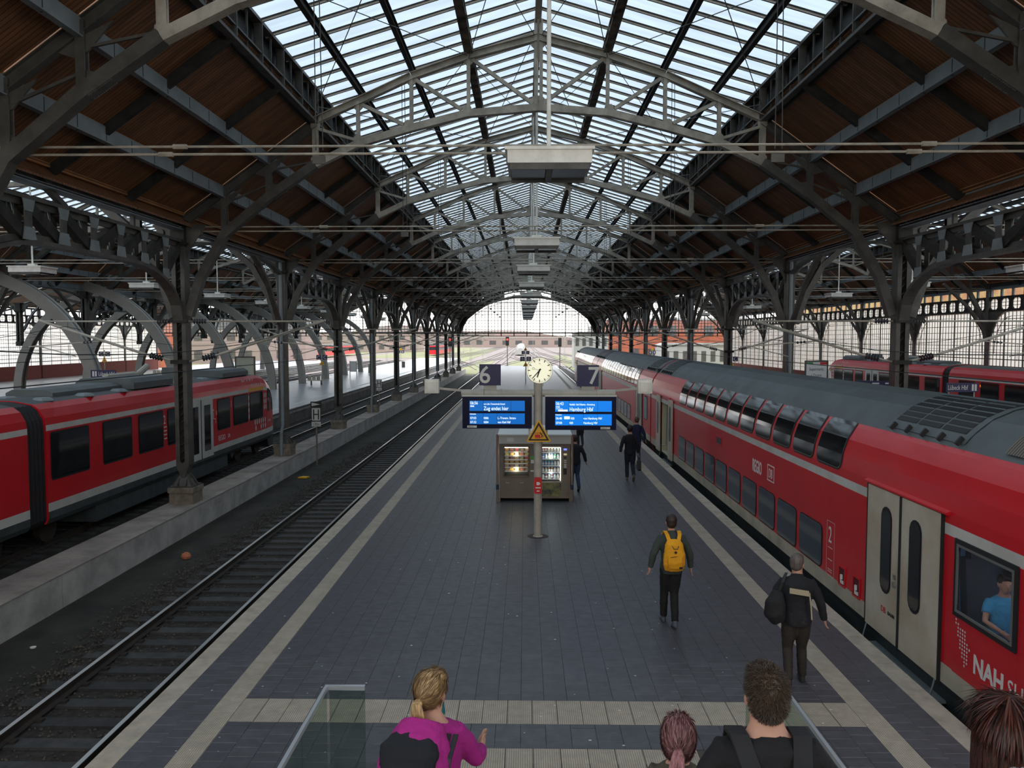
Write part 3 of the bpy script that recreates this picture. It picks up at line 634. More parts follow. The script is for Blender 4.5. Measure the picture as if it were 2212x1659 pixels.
# ---- longitudinal lattice girders and open curved braces between columns
def make_girder(L=9.67, end=5.1):
    t = thing('lattice_girder', 'x', 'girder', (0,0,0)); D = M['iron']; n = 8
    b = MB(); b.box(-0.14, 0.14, 0.1, L-0.1, 7.42, 7.5); b.box(-0.035, 0.035, 0.1, L-0.1, 7.3, 7.42); b.build('top_chord', D, t)
    def zb(y):
        d = min(y, L-y)
        if d > 3.2: return 6.6
        u = (3.2-d)/3.0; return 6.6-(6.6-end)*(1-sqrt(max(0, 1-min(1, u)**2.3)))
    pts = [(0, y, zb(y)) for y in [0.2,0.35,0.55,0.8,1.1,1.5,2.0,2.6,3.2,4.0,5.67,6.47,7.07,7.67,8.17,8.57,8.87,9.12,9.32,9.47]]
    b = MB(); b.path([(0, y, z) for _, y, z in pts], 0.09, 0.3, up=(1,0,0)); b.path([(0, y, z+0.1) for _, y, z in pts], 0.14, 0.06, up=(1,0,0)); b.build('arched_chord', D, t)
    ys = [0.15]+[i*L/n for i in range(1, n)]+[L-0.15]
    GP = MB()
    for i, y in enumerate(ys[1:-1]):
        b = MB(); 
        for o in (-0.11, 0.11): b.beam((o, y, zb(y)+0.05), (o, y, 7.42), 0.24, 0.025, up=(1,0,0))
        b.build('upright', M['iron'], t)
        g_ = MB()
        for o in (-0.13, 0.13):
            g_.prism([(y-0.2,7.42),(y+0.2,7.42),(y+0.12,7.18),(y-0.12,7.18)], 'x', o-0.01, o+0.01); g_.prism([(y-0.22,zb(y)+0.04),(y+0.22,zb(y)+0.04),(y+0.16,zb(y)+0.3),(y-0.16,zb(y)+0.3)], 'x', o-0.01, o+0.01)
        GP.v += [] ; o_ = len(GP.v); GP.v += g_.v; GP.f += [tuple(i_+o_ for i_ in f_) for f_ in g_.f]; GP.m += g_.m
    GP.build('gusset_plates', M['purlin'], t)['kind'] = 'stuff'
    for i in range(n):
        a, c = ys[i], ys[i+1]; mid = (a+c)/2
        p, q = ((a, 7.36), (c, zb(c)+0.1)) if mid < L/2-0.1 else ((c, 7.36), (a, zb(a)+0.1))
        b = MB(); b.beam((0, p[0], p[1]), (0, q[0], q[1]), 0.24, 0.2, up=(1,0,0)); b.build('diagonal', M['iron_dark'], t)
    b = MB(); b.beam((0,3.9,7.5), (0,2.4,8.2), 0.12, 0.12, up=(1,0,0)); b.build('strut', D, t); b = MB(); b.beam((0,6.9,7.5), (0,6.9,8.0), 0.1, 0.1, up=(0,1,0)); b.build('strut', D, t)
    return t
def make_brace(L=9.67):
    t = thing('curved_brace', 'x', 'brace', (0,0,0)); D = M['iron']
    P = [(0.15,4.95),(0.3,5.2),(0.6,5.45),(1.05,5.95),(1.8,6.75),(2.9,7.5),(4.1,8.05)]
    b = MB(); b.path([(0,y,z) for y, z in P], 0.14, 0.18, up=(1,0,0)); b.build('curved_arm', D, t)
    b = MB(); b.path([(0,L-y,z) for y, z in P], 0.14, 0.18, up=(1,0,0)); b.build('curved_arm', D, t)
    b = MB(); b.path([(0,y,z) for y, z in ((0.2,7.3),(1.2,7.55),(2.6,7.7),(4.8,7.78),(7.0,7.7),(8.4,7.55),(9.4,7.3))], 0.1, 0.18, up=(1,0,0)); b.build('shallow_arch', D, t)
    b = MB(); b.prism([(0.1,5.0),(0.9,5.7),(0.12,7.0)], 'x', -0.02, 0.02); b.prism([(L-0.1,5.0),(L-0.9,5.7),(L-0.12,7.0)], 'x', -0.02, 0.02)
    t.children and None; b2 = MB(); b2.beam((0,4.835,7.85), (0,4.835,8.1), 0.3, 0.08, up=(1,0,0)); b2.build('clamp', D, t)
    return t
gi = make_girder(); br_ = make_brace(); fg = fb = True
for (x, nm, ks) in ((-10.12, 'left', range(-1, 10)), (10.88, 'right', range(-1, 10)), (-29.3, 'far left', range(2, 10)), (-40.0, 'outermost left', range(4, 10))):
    a = c = 0
    for k in ks:
        if k % 2 == -1 % 2:
            lab = f'dark riveted lattice girder with arched ends between columns, {ORD[a]} along {nm} row'; a += 1
            if fg: gi.location = (x, YK(k), 0); gi['label'] = lab; gi['group'] = f'lattice girders of the {nm} row'; fg = False
            else: dup(gi, (x, YK(k), 0), lab, group=f'lattice girders of the {nm} row')
        else:
            lab = f'pair of dark curved braces crossing between columns, {ORD[c]} along {nm} row'; c += 1
            if fb: br_.location = (x, YK(k), 0); br_['label'] = lab; br_['group'] = f'curved braces of the {nm} row'; fb = False
            else: dup(br_, (x, YK(k), 0), lab, group=f'curved braces of the {nm} row')

# ---- modern grey arched ribs over the left platform
def make_rib():
    t = thing('arched_rib', 'x', 'arch', (0,0,0)); pts = []
    for i in range(41):
        th = pi*i/40; c, s_ = cos(th), sin(th); e = 2/2.15
        pts.append((8.55*(abs(c)**e)*(1 if c >= 0 else -1), 0, 8.4*s_**e))
    for o in (-0.2, 0.2):
        b = MB(); b.path([(x, o, z) for x, _, z in pts], 0.62, 0.2); b.build('side_plate', M['rib'], t)
    b = MB(); b.path(pts, 0.4, 0.22); b.build('web', M['rib'], t)
    b = MB(); b.box(-9.0, -8.1, -0.35, 0.35, 0, 0.02); b.box(8.1, 9.0, -0.35, 0.35, 0, 0.02); b.build('foot_plate', M['rib'], t)
    b = MB(); b.prism([(6.6,5.0),(7.6,4.6),(8.0,0.9),(7.1,0.0),(6.9,0.9)], 'y', -0.05, 0.05); b.v = [(x-0.1 if False else x, y, z) for x, y, z in b.v]
    return t
rb_ = make_rib(); rb_.location = (-31.65, YK(2), 0); rb_['label'] = 'light grey arched rib over the far left tracks, nearest of the row'; rb_['group'] = 'modern arched ribs'
for i, k in enumerate(range(3, 11)): dup(rb_, (-31.65, YK(k), 0), f'light grey arched rib over the far left tracks, {ORD[i+1]} from the near end')
# beams tying the ribs
b = MB(); b.box(-31.9, -31.4, YK(2), YK(10), 8.55, 8.75); tag(b.build('tie_beam', M['rib']), 'long grey beam lying along the tops of the arched ribs', 'beam')

# ---- glazed right wall and far-left wall
def curtain(name, x, ks, face, brick_z, g0, g1):
    w = struct(put(name, None, None, (x, 0, 0)))
    b = MB(); b.box(-0.15, 0.15, YK(ks[0]), YK(ks[-1]), -0.05, brick_z); b.build('brick_base', M['brick'], w)
    post = MB(); post.box(-0.15, 0.15, -0.16, 0.16, -0.05, 8.1); pme = post.mesh('wall_post', M['iron'])
    br = MB()
    for s in (-1, 1):
        P = [(s*0.16,4.3),(s*0.45,5.0),(s*1.0,5.9),(s*1.7,6.4),(s*0.16,6.4)]
        br.prism(P, 'x', -0.06, 0.06)
    bme = br.mesh('spandrel_plate', M['iron'])
    arm = MB(); arm.path([(face*0.1,0,4.4),(face*0.35,0,5.2),(face*1.3,0,6.6),(face*3.0,0,8.2)], 0.16, 0.2); ame = arm.mesh('roof_bracket', M['iron'])
    for k in ks: put('wall_post', pme, w, (0, YK(k), 0)); put('spandrel_plate', bme, w, (0, YK(k), 0)); put('roof_bracket', ame, w, (0, YK(k), 0))
    b = MB()
    for (z0, z1) in ((6.38, 6.5), (7.18, 7.32), (7.95, 8.15)): b.box(-0.1, 0.1, YK(ks[0]), YK(ks[-1]), z0, z1)
    b.build('wall_rail', M['iron_dark'], w)
    # small square lights and upper openings
    sq = MB(); n = 8; L = 9.67; d = (L-0.3)/n
    sq2 = MB()
    for i in range(n):
        a = 0.15+i*d
        sq.box(-0.08, 0.08, a, a+0.3, 6.5, 7.18); sq2.box(-0.04, 0.04, a+d-0.1, a+d+0.1, 7.32, 7.95)
        for (u, v) in ((a+0.3, 0), (a+d, 1)):
            for (zz, up_) in ((6.5, 1), (7.18, -1)):
                s_ = 1 if v == 0 else -1; sq.prism([(u, zz), (u+s_*0.16, zz), (u, zz+up_*0.16)], 'x', -0.06, 0.06)
        sq.box(-0.02, 0.02, a+0.3, a+d, 6.7, 6.73); sq.box(-0.02, 0.02, a+0.3, a+d, 6.92, 6.95); sq.box(-0.02, 0.02, a+0.3+d*0.35, a+0.33+d*0.35, 6.5, 7.18)
    sqm = sq.mesh('square_lights', M['iron_dark']); s2m = sq2.mesh('upper_bars', M['purlin'])
    # arched window per bay
    mu = MB(); fr = MB(); h = g1-g0; ins = 0.2
    def arcz(y):
        r = 1.9; d = min(y-ins, L-ins-y)
        return g1 if d >= r else g1-r*1.25+1.25*sqrt(max(0, r*r-(r-d)**2))
    y = ins+0.02; i = 0
    while y < L-ins:
        w_ = 0.04 if i % 5 == 0 else 0.016; mu.box(-w_, w_, y-w_, y+w_, g0, arcz(y)); y += 0.3855/1; i += 1
    z = g0
    while z < g1-0.1:
        k_ = 0.02; ya_ = ins; 
        if z > g1-2.37: 
            t_ = (z-(g1-2.375))/1.25; ya_ = ins+1.9-sqrt(max(0, 1.9**2-t_**2))
        mu.box(-k_, k_, ya_, L-ya_, z-k_, z+k_); z += 0.43
    arcp = [(0, y_, arcz(y_)) for y_ in [ins, ins+0.04, ins+0.15, ins+0.35, ins+0.65, ins+1.05, ins+1.5, ins+1.95, L-ins-1.95, L-ins-1.5, L-ins-1.05, L-ins-0.65, L-ins-0.35, L-ins-0.15, L-ins-0.04, L-ins]]
    fr.path([(0,ins,g0)]+arcp+[(0,L-ins,g0)], 0.06, 0.1, up=(1,0,0))
    fr.path([(0, L/2+(y_-L/2)*0.9, z_-0.32) for _, y_, z_ in arcp], 0.03, 0.05, up=(1,0,0))
    poly = [(ins, g0)]+[(p[1], p[2]) for p in arcp]+[(L-ins, g0)]
    mum = mu.mesh('muntins', M['iron']); frm = fr.mesh('window_frame', M['bar'])
    # panes: five uprights fields
    flds = []
    ne = 5; step = 0.3855*5; edges = [ins]+[ins+0.02+step*j for j in range(1, 5)]+[L-ins]
    pms = []
    for a, c in zip(edges[:-1], edges[1:]):
        ys = [a+(c-a)*q/6 for q in range(7)]; p = [(c, g0)]+[(yy, arcz(yy)) for yy in ys[::-1]]+[(a, g0)]
        pb = MB(); pb.add([(0.03, u, v) for u, v in p], [tuple(range(len(p)))]); pms.append(pb.mesh('pane', M['pane_milk']))
    sp = MB(); p = [(0.0, g1+0.1)]+[(0.0, g0)]+[(pp[1], pp[2]) for pp in arcp]+[(L, g0)]+[(L, g1+0.1)]
    for (aa, cc) in zip(arcp[:-1], arcp[1:]): sp.add([(0.02,aa[1],aa[2]),(0.02,cc[1],cc[2]),(0.02,cc[1],g1+0.1),(0.02,aa[1],g1+0.1)], [(0,1,2,3)])
    spm = sp.mesh('spandrel_sheet', M['iron_dark'])
    sqp = MB(); sqp.add([(0.03,0.1,6.5),(0.03,L-0.1,6.5),(0.03,L-0.1,7.18),(0.03,0.1,7.18)], [(0,1,2,3)]); sqpm = sqp.mesh('pane', M['pane_milk'])
    for j, k in enumerate(ks[:-1]):
        wn = struct(put(f'window_{name[5:]}_{j+1}', None, None, (x, YK(k), 0)))
        for me in (mum, frm, spm, sqm, s2m, sqpm): put(me.name.split('.')[0], me, wn)
        for me in pms: put('pane', me, wn)
    return w
curtain('wall_right', 30.3, list(range(1, 11)), -1, 1.15, 1.15, 6.36)
curtain('wall_left', -56.5, list(range(5, 11)), 1, 1.55, 1.55, 6.36)

# ---- far gable: glazed lunettes over an open lower part
def gable(j, xc, half, hw, top, roofpts):
    Y = YK(10)+0.3; w = struct(put(f'window_gable_{j}', None, None, (xc, Y, 0)))
    b = MB(); b.box(-half, half, -0.15, 0.15, 5.42, 5.6); b.box(-half, half, -0.06, 0.06, 5.02, 5.1); b.build('beam', M['iron_dark'], w)
    b = MB(); x = -hw
    while x <= half: b.box(x-0.07, x+0.07, -0.06, 0.06, 4.98, 5.45); x += 1.96
    b.build('drop_posts', M['iron_dark'], w)
    def az(x): return 5.6+(top-5.6)*sqrt(max(0, 1-(x/hw)**2))
    mu = MB(); x = -hw+0.49; i = 1
    while x < hw-0.1:
        k = 0.06 if i % 4 == 0 else 0.03; mu.box(x-k, x+k, -k, k, 5.6, az(x)); x += 0.49; i += 1
    z = 5.6+0.45
    while z < top-0.05:
        xx = hw*sqrt(max(0, 1-((z-5.6)/(top-5.6))**2)); mu.box(-xx, xx, -0.03, 0.03, z-0.03, z+0.03); z += 0.45
    mu.build('muntins', M['iron'], w)
    arc = [(hw*cos(pi*i/40), 0, 5.6+(top-5.6)*sin(pi*i/40)) for i in range(41)]
    b = MB(); b.path(arc, 0.1, 0.2); b.path([(p[0]*0.95, 0, 5.6+(p[2]-5.6)*0.93) for p in arc], 0.05, 0.08); b.build('arch_frame', M['bar'], w)
    arch = [(p[0], p[2]) for p in arc]
    pn = 8
    for q in range(pn):
        a = -hw+2*hw*q/pn; c = a+2*hw/pn; p = [(a, 5.6), (c, 5.6)]+[(c-(c-a)*t/6, az(c-(c-a)*t/6)) for t in range(7)]
        pb = MB(); pb.add([(u, 0.03, v) for u, v in p], [tuple(range(len(p)))]); pb.build('pane', M['pane_clear'], w)
    # dark spandrel between arch and roof, with a rounded opening above the arch
    def rz(x):
        x = abs(x)
        for (xa, za), (xb, zb) in zip(roofpts[:-1], roofpts[1:]):
            if xa <= x <= xb: return za+(zb-za)*(x-xa)/(xb-xa)
        return roofpts[-1][1]
    sp = MB(); N = 60
    for i in range(N):
        xa = -half+2*half*i/N; xb = -half+2*half*(i+1)/N
        la = az(xa) if abs(xa) < hw else 5.6; lb = az(xb) if abs(xb) < hw else 5.6
        if abs(xa) < 3.7 and abs(xb) < 3.7:
            sp.add([(xa,0,la),(xb,0,lb),(xb,0,lb+0.25),(xa,0,la+0.25)], [(0,1,2,3)]); sp.add([(xa,0,top+1.3-abs(xa)*0.16),(xb,0,top+1.3-abs(xb)*0.16),(xb,0,max(top+1.31, rz(xb))),(xa,0,max(top+1.31, rz(xa)))], [(0,1,2,3)])
        else: sp.add([(xa,0,la),(xb,0,lb),(xb,0,max(lb+0.05, rz(xb))),(xa,0,max(la+0.05, rz(xa)))], [(0,1,2,3)])
    sp.build('spandrel', M['iron_dark'], w)
    return w
RPc = [(0,13.8),(6.45,11.9),(6.46,11.0),(10.6,8.3)]
gable(1, XC, 10.5, 9.9, 10.88, RPc)
gable(2, -19.7, 9.6, 9.0, 10.5, [(0,13.7),(6.6,11.8),(6.61,10.9),(9.7,8.3)])
gable(3, 20.6, 9.7, 9.1, 10.5, [(0,13.7),(6.4,11.8),(6.41,10.9),(9.8,8.3)])
gable(4, -34.7, 5.3, 4.7, 8.6, [(0,9.6),(5.3,8.4)])
gable(5, -48.4, 8.2, 7.6, 9.0, [(0,10.4),(8.4,8.3)])

# ---- tie rods, hangers, lamps
def rodset(j, y):
    t = thing('tie_rod', f'pair of thin horizontal tie rods across the hall, {ORD[j]} from the camera', 'tie rod', (0, y, 0), 'tie rod pairs')
    for z in (7.92, 7.79):
        b = MB(); b.cyl((-29, 0, z), (30, 0, z), 0.022, 6)
        for x in (-6.2, 6.6): b.cyl((x+(0.25 if z > 7.85 else 0)-0.12, 0, z), (x+(0.25 if z > 7.85 else 0)+0.12, 0, z), 0.045, 6)
        b.build('rod', M['iron_pale_lit'], t)
    for x in (-3.6, 4.25):
        b = MB()
        for o in (0, 0.12): b.cyl((x+o, 0, 7.85), (x+o*0.6, 0, 12.3), 0.009, 4)
        b.box(x-0.06, x+0.16, -0.02, 0.02, 7.62, 7.76); b.build('hanger', M['iron'], t)
for j, k in enumerate(range(-1, 10)): rodset(j, YK(k)+0.25)
def make_lamp():
    t = thing('hanging_lamp', 'x', 'lamp', (0,0,0)); b = MB(); b.prism([(-0.66,0),(0.66,0),(0.66,0.24),(-0.66,0.24)], 'y', -0.55, 0.55); b.box(-0.7, 0.7, -0.58, 0.58, 0.2, 0.25); b.build('housing', M['lampbox'], t)
    b = MB()
    for s in (-1, 1): b.box(min(s*0.06, s*0.6), max(s*0.06, s*0.6), -0.5, 0.5, -0.06, 0.0)
    b.build('glass_trough', M['lampgl'], t)
    b = MB(); b.box(-0.05, 0.05, -0.52, 0.52, -0.1, 0); b.box(-0.62, 0.62, -0.54, -0.5, -0.1, 0); b.box(-0.62, 0.62, 0.5, 0.54, -0.1, 0); b.build('trough_frame', M['iron'], t)
    b = MB(); b.cyl((0.0,0,0.25), (0.0,0,6.33), 0.035, 8); b.box(-0.15, 0.15, -0.1, 0.1, 0.25, 0.36); b.build('hanging_pipe', M['lampbox'], t)
    return t
lm = make_lamp(); lm.location = (0.38, 13.0, 7.36); lm['label'] = 'grey box lamp hanging over the platform, nearest and largest'; lm['group'] = 'box lamps over the central platform'
ly = [23.9, 32.6, 42.3, 51.5, 61.5, 71.0, 80.5, 90.5, 100, 109.8]
for i, y in enumerate(ly): dup(lm, (0.34, y, 7.36), f'grey box lamp hanging over the platform, {ORD[i+1]} of the line')
for (x, nm) in ((-20.1, 'left'), (20.2, 'right')):
    for i in range(9): dup(lm, (x, 32.0+9.67*i, 7.3), f'pale box lamp under the {nm} side roof, {ORD[i]} from the near end', group=f'box lamps under the {nm} side roof')
# ================================================================= TRAINS
def shell(name, prof, ys, mats, parent, holes=(), shrink=None, cap=True):
    """body skin: prof = [(x, z, material index of the strip starting here)], ys = stations; holes = (y0,y1,i0,i1) left open"""
    b = MB(); n = len(prof)
    for y in ys:
        for (x, z, m) in prof:
            xx, zz = (x, z) if shrink is None else shrink(x, y, z); b.v.append((xx, y, zz))
    for j in range(len(ys)-1):
        ym = (ys[j]+ys[j+1])/2
        for i in range(n-1):
            if any(a < ym < c and i0 <= i < i1 for a, c, i0, i1 in holes): continue
            b.f.append((j*n+i, j*n+i+1, (j+1)*n+i+1, (j+1)*n+i)); b.m.append(prof[i][2])
    if cap:
        b.f.append(tuple(range(n))); b.m.append(cap-1); b.f.append(tuple((len(ys)-1)*n+i for i in range(n))[::-1]); b.m.append(cap-1)
    return b.build(name, mats, parent)
def rrect(y0, y1, s0, s1, r, surf, off, nl=14):
    """rounded rectangle lying on a curved surface: surf(s) -> (x, z, nx, nz)"""
    b = MB(); rows = []
    sgn = 1
    for i in range(nl+1):
        t = i/nl; u = (1-cos(pi*t))/2; s = s0+(s1-s0)*u; d = min(s-s0, s1-s); ins = 0 if d >= r else r-sqrt(max(0, r*r-(r-d)**2))
        x, z, nx, nz = surf(s); rows.append((x+nx*off, z+nz*off, y0+ins, y1-ins))
    for (x, z, a, c) in rows: b.v += [(x, a, z), (x, c, z)]
    for i in range(nl): b.f.append((2*i, 2*i+1, 2*i+3, 2*i+2)); b.m.append(0)
    return b
def flat(xs, nx): return lambda s: (xs, s, nx, 0)
def window(parent, y0, y1, s0, s1, r, surf, glass, frame=0.05, edge=True, name='window'):
    w = rrect(y0-frame, y1+frame, s0-frame, s1+frame, r+frame, surf, 0.006).build(name, M['rubber'], parent)
    if edge: rrect(y0-frame*0.35, y1+frame*0.35, s0-frame*0.35, s1+frame*0.35, r+0.01, surf, 0.011).build('rim', M['grey_edge'], w)
    rrect(y0, y1, s0, s1, r, surf, 0.016).build('pane', glass, w)
    return w
# ---- double-deck coaches at platform 7
DP = [(-1.2,-0.55,3),(-1.3,-0.1,3),(-1.39,0.05,1),(-1.39,0.32,0),(-1.39,2.05,2),(-1.39,2.2,0),(-1.385,2.35,0),(-1.35,2.62,0),(-1.27,2.86,0),(-1.14,3.07,0),(-1.08,3.13,4),(-0.92,3.32,4),(-0.68,3.52,4),(-0.36,3.66,4),(0,3.72,4)]
prof = DP+[(-x, z, DP[len(DP)-2-i][2]) for i, (x, z, m) in enumerate(DP[::-1][1:])]
prof = DP[:-1]+[(0,3.72,4)]+[(-DP[i][0], DP[i][1], DP[i-1][2] if i else 3) for i in range(len(DP)-2, -1, -1)]
seg = [(0,)]; L_ = []
up = [(x, z) for x, z, m in DP[5:11]]
acc = [0]
for (a, c) in zip(up[:-1], up[1:]): acc.append(acc[-1]+sqrt((a[0]-c[0])**2+(a[1]-c[1])**2))
def upsurf(s):
    s = max(0, min(acc[-1]-1e-6, s))
    for i in range(len(acc)-1):
        if acc[i] <= s <= acc[i+1]:
            t = (s-acc[i])/(acc[i+1]-acc[i]); a, c = up[i], up[i+1]; dx, dz = c[0]-a[0], c[1]-a[1]; l = sqrt(dx*dx+dz*dz)
            return (a[0]+dx*t, a[1]+dz*t, -dz/l, dx/l)
    return (up[-1][0], up[-1][1], -0.7, 0.7)
def roofpt(f, off=0):   # f: 0 at the red/grey line .. 1 at the ridge
    P = [(x, z) for x, z, m in DP[10:]]; t = f*(len(P)-1); i = min(len(P)-2, int(t)); t -= i
    a, c = P[i], P[i+1]; dx, dz = c[0]-a[0], c[1]-a[1]; l = sqrt(dx*dx+dz*dz); return (a[0]+dx*t-dz/l*off, a[1]+dz*t+dx/l*off)
TX = 6.94
def vent_grille(y0, y1, t):
    v = MB(); nr = 7; rows = [0.24+0.68*i/nr for i in range(nr+1)]
    fr = MB(); 
    P = [(*roofpt(0.1, 0.02),), (*roofpt(0.95, 0.02),)]
    q = [roofpt(0.08+0.87*i/8, 0.015) for i in range(9)]
    for i in range(8): fr.add([(q[i][0],y0,q[i][1]),(q[i][0],y1,q[i][1]),(q[i+1][0],y1,q[i+1][1]),(q[i+1][0],y0,q[i+1][1])], [(0,1,2,3)])
    g = fr.build('roof_hatch', M['troof'], t)
    for i in range(nr):
        for c in range(3):
            a = y0+0.12+(y1-y0-0.24)*c/3+0.03; d = a+(y1-y0-0.24)/3-0.06; f0 = rows[i]; f1 = rows[i]+0.07
            p0 = roofpt(f0, 0.022); p1 = roofpt(f1, 0.022); s_ = MB(); s_.add([(p0[0],a,p0[1]),(p0[0],d,p0[1]),(p1[0],d,p1[1]),(p1[0],a,p1[1])], [(0,1,2,3)]); s_.build('louvre_slot', M['black'], g)
            p2 = roofpt(f1+0.012, 0.03); s_ = MB(); s_.add([(p1[0],a,p1[1]),(p1[0],d,p1[1]),(p2[0],d,p2[1]),(p2[0],a,p2[1])], [(0,1,2,3)]); s_.build('louvre_blade', M['troof'], g)
    for i in range(5):
        a = y0+0.1+(y1-y0-0.2)*i/4.4; p0 = roofpt(0.03, 0.05); p1 = roofpt(0.16, 0.05); s_ = MB(); s_.beam((p0[0],a,p0[1]), (p1[0],a,p1[1]), 0.06, 0.04, up=(0,1,0)); s_.build('hinge', M['black'], g)
def doorset(t, y0, y1, open_=False, lab=True):
    S = flat(-1.39, -1)
    if not open_:
        mid = (y0+y1)/2
        for (a, c, off) in ((y0, mid-0.02, 0.3), (mid+0.02, y1, 0.3)):
            b = MB(); b.box(-1.425, -1.37, a, c, 0.04, 2.3); d = b.build('door', M['tdoor'], t)
            w = 0.3; m_ = (a+c)/2+(0.12 if a > y0+0.2 else -0.12)*-1
            rrect(m_-w/2-0.03, m_+w/2+0.03, 0.72, 2.06, 0.17, flat(-1.425, -1), 0.004).build('rim', M['rubber'], d)
            rrect(m_-w/2, m_+w/2, 0.76, 2.02, 0.15, flat(-1.425, -1), 0.01).build('pane', M['tglass'], d)
        b = MB(); b.box(-1.44, -1.38, mid-0.025, mid+0.025, 0.0, 2.3); b.box(-1.43, -1.38, y0-0.03, y0, 0, 2.32); b.box(-1.43, -1.38, y1, y1+0.03, 0, 2.32); b.build('door_seal', M['rubber'], t)
        b = MB(); b.cyl((-1.43,mid+0.14,0.95), (-1.45,mid+0.14,0.95), 0.045, 10); b.box(-1.44, -1.42, mid+0.1, mid+0.18, 1.03, 1.1); b.build('door_button', M['steel'], t)
        text('DB', 0.13, M['signred'], t, (-1.43, y1-0.55, 0.42), (pi/2,0,-pi/2)); text('BAHN', 0.08, M['black'], t, (-1.43, y1-0.78, 0.43), (pi/2,0,-pi/2))
    else:
        for (a, c) in ((y0-0.78, y0-0.02), (y1+0.02, y1+0.78)):
            b = MB(); b.box(-1.47, -1.42, a, c, 0.04, 2.3); d = b.build('door', M['tdoor'], t); m_ = (a+c)/2
            rrect(m_-0.17, m_+0.17, 0.72, 2.06, 0.17, flat(-1.47, -1), 0.004).build('rim', M['rubber'], d); rrect(m_-0.14, m_+0.14, 0.76, 2.02, 0.14, flat(-1.47, -1), 0.01).build('pane', M['tglass'], d)
        b = MB(); b.box(-1.36, -0.3, y0, y1, 0.02, 0.06); b.box(-0.32, -0.3, y0, y1, 0.06, 2.2); b.box(-1.36, -0.3, y0-0.02, y0, 0.06, 2.2); b.box(-1.36, -0.3, y1, y1+0.02, 0.06, 2.2); b.box(-1.36, -0.3, y0, y1, 2.2, 2.22); b.build('vestibule', M['tint'], t)
        b = MB(); b.tube = None; b.cyl((-1.2,y1-0.12,0.3), (-1.2,y1-0.12,1.9), 0.02, 8); b.cyl((-1.2,y1-0.12,0.3), (-1.36,y1-0.05,0.3), 0.02, 8); b.cyl((-1.2,y1-0.12,1.9), (-1.36,y1-0.05,1.9), 0.02, 8); b.build('grab_pole', M['steel'], t)
    b = MB(); b.prism([(-1.39,2.31),(-1.45,2.32),(-1.45,2.345),(-1.38,2.37)], 'y', y0-0.15, y1+0.12); b.build('door_gutter', M['red'], t)
    b = MB(); b.box(-1.52, -1.25, y0+0.05, y1-0.05, -0.3, -0.26); b.box(-1.52, -1.5, y0+0.05, y1-0.05, -0.3, -0.22)
    for y in (y0+0.05, y1-0.05): b.cyl((-1.5,y,-0.26), (-1.42,y,0.05), 0.012, 6)
    b.build('step_tread', M['purlin'], t)
def coach(name, lab, y0, y1, detail, full=True):
    t = thing('double_deck_coach', lab, 'train', (TX, 0, 0), 'coaches of the double-deck train')
    ys = sorted(set([y0+0.12, y1-0.12]+[h for h in (detail.get('cuts') or [])]))
    shell('body', prof, ys, [M['red'], M['tsill'], M['twhite'], M['tskirt'], M['troof']], t, holes=detail.get('holes', ()), cap=1)
    return t
c1 = coach('c', 'red double-deck train coach nearest the camera, closed grey doors in front', 7.9, 34.75, dict(cuts=[8.78,10.1,30.15,32.05], holes=((8.78,10.1,3,4),(30.15,32.05,2,4))))
# refine: big saloon window is a real opening, the wall around it is filled in
b = MB(); b.box(-1.392, -1.388, 8.78, 10.1, 0.31, 1.08); b.build('window_breast', M['red'], c1)
b = MB(); b.box(-1.392, -1.388, 8.78, 10.1, 2.04, 2.06); b.build('window_head', M['red'], c1)
w = MB(); f = 0.07
def ringbox(b, x0, x1, y0, y1, z0, z1, f):
    b.box(x0, x1, y0-f, y0, z0-f, z1+f); b.box(x0, x1, y1, y1+f, z0-f, z1+f); b.box(x0, x1, y0, y1, z0-f, z0); b.box(x0, x1, y0, y1, z1, z1+f)
ringbox(w, -1.41, -1.37, 8.86, 10.02, 1.13, 1.99, 0.07); bw_ = w.build('window', M['rubber'], c1)
w = MB(); ringbox(w, -1.418, -1.4, 8.88, 10.0, 1.15, 1.97, 0.03); w.build('rim', M['grey_edge'], bw_)
w = MB()
b = MB(); b.box(-0.9, -0.2, 8.4, 10.5, 2.05, 2.07); b.build('cabin_fill', mat('cabin_fill_glow', (1,1,1), 0.5, emit=(0.85,0.93,1), es=1.0), c1)  # glowing panel added to brighten the compartment behind the window
for (yy, zz, sy, sz) in ((8.86,1.13,1,1),(10.02,1.13,-1,1),(8.86,1.99,1,-1),(10.02,1.99,-1,-1)): w.prism([(yy,zz),(yy+sy*0.13,zz),(yy+sy*0.04,zz+sz*0.04),(yy,zz+sz*0.13)], 'x', -1.405, -1.39)
w.build('rubber_corner', M['rubber'], bw_)
w = MB(); w.add([(-1.395,8.86,1.13),(-1.395,10.02,1.13),(-1.395,10.02,1.99),(-1.395,8.86,1.99)], [(0,1,2,3)]); w.build('pane', M['pane_clear'], bw_)
b = MB(); b.box(-1.3, -0.1, 8.2, 10.9, 0.35, 0.4); b.box(-0.12, -0.1, 8.2, 11.2, 0.4, 2.1); b.box(-1.3, -0.1, 11.18, 11.2, 0.4, 2.1); b.box(-1.3, -0.1, 8.2, 8.22, 0.4, 2.1); b.build('compartment', M['tintb'], c1)
b = MB(); b.prism([(10.25,0.75),(9.65,0.78),(9.62,0.9),(10.1,0.9),(10.2,1.75),(10.35,1.75)], 'x', -1.2, -0.7); b.prism([(10.38,1.5),(10.2,1.5),(10.23,1.85),(10.35,1.85)], 'x', -1.12, -0.78); b.build('seat', mat('seat_dark', (0.02,0.025,0.035), 0.8), c1)
b = MB(); b.box(-1.33, -1.31, 8.9, 9.2, 1.85, 1.98); b.build('window_sticker', M['black'], c1)
doorset(c1, 10.4, 12.62)
doorset(c1, 30.15, 32.05, True)
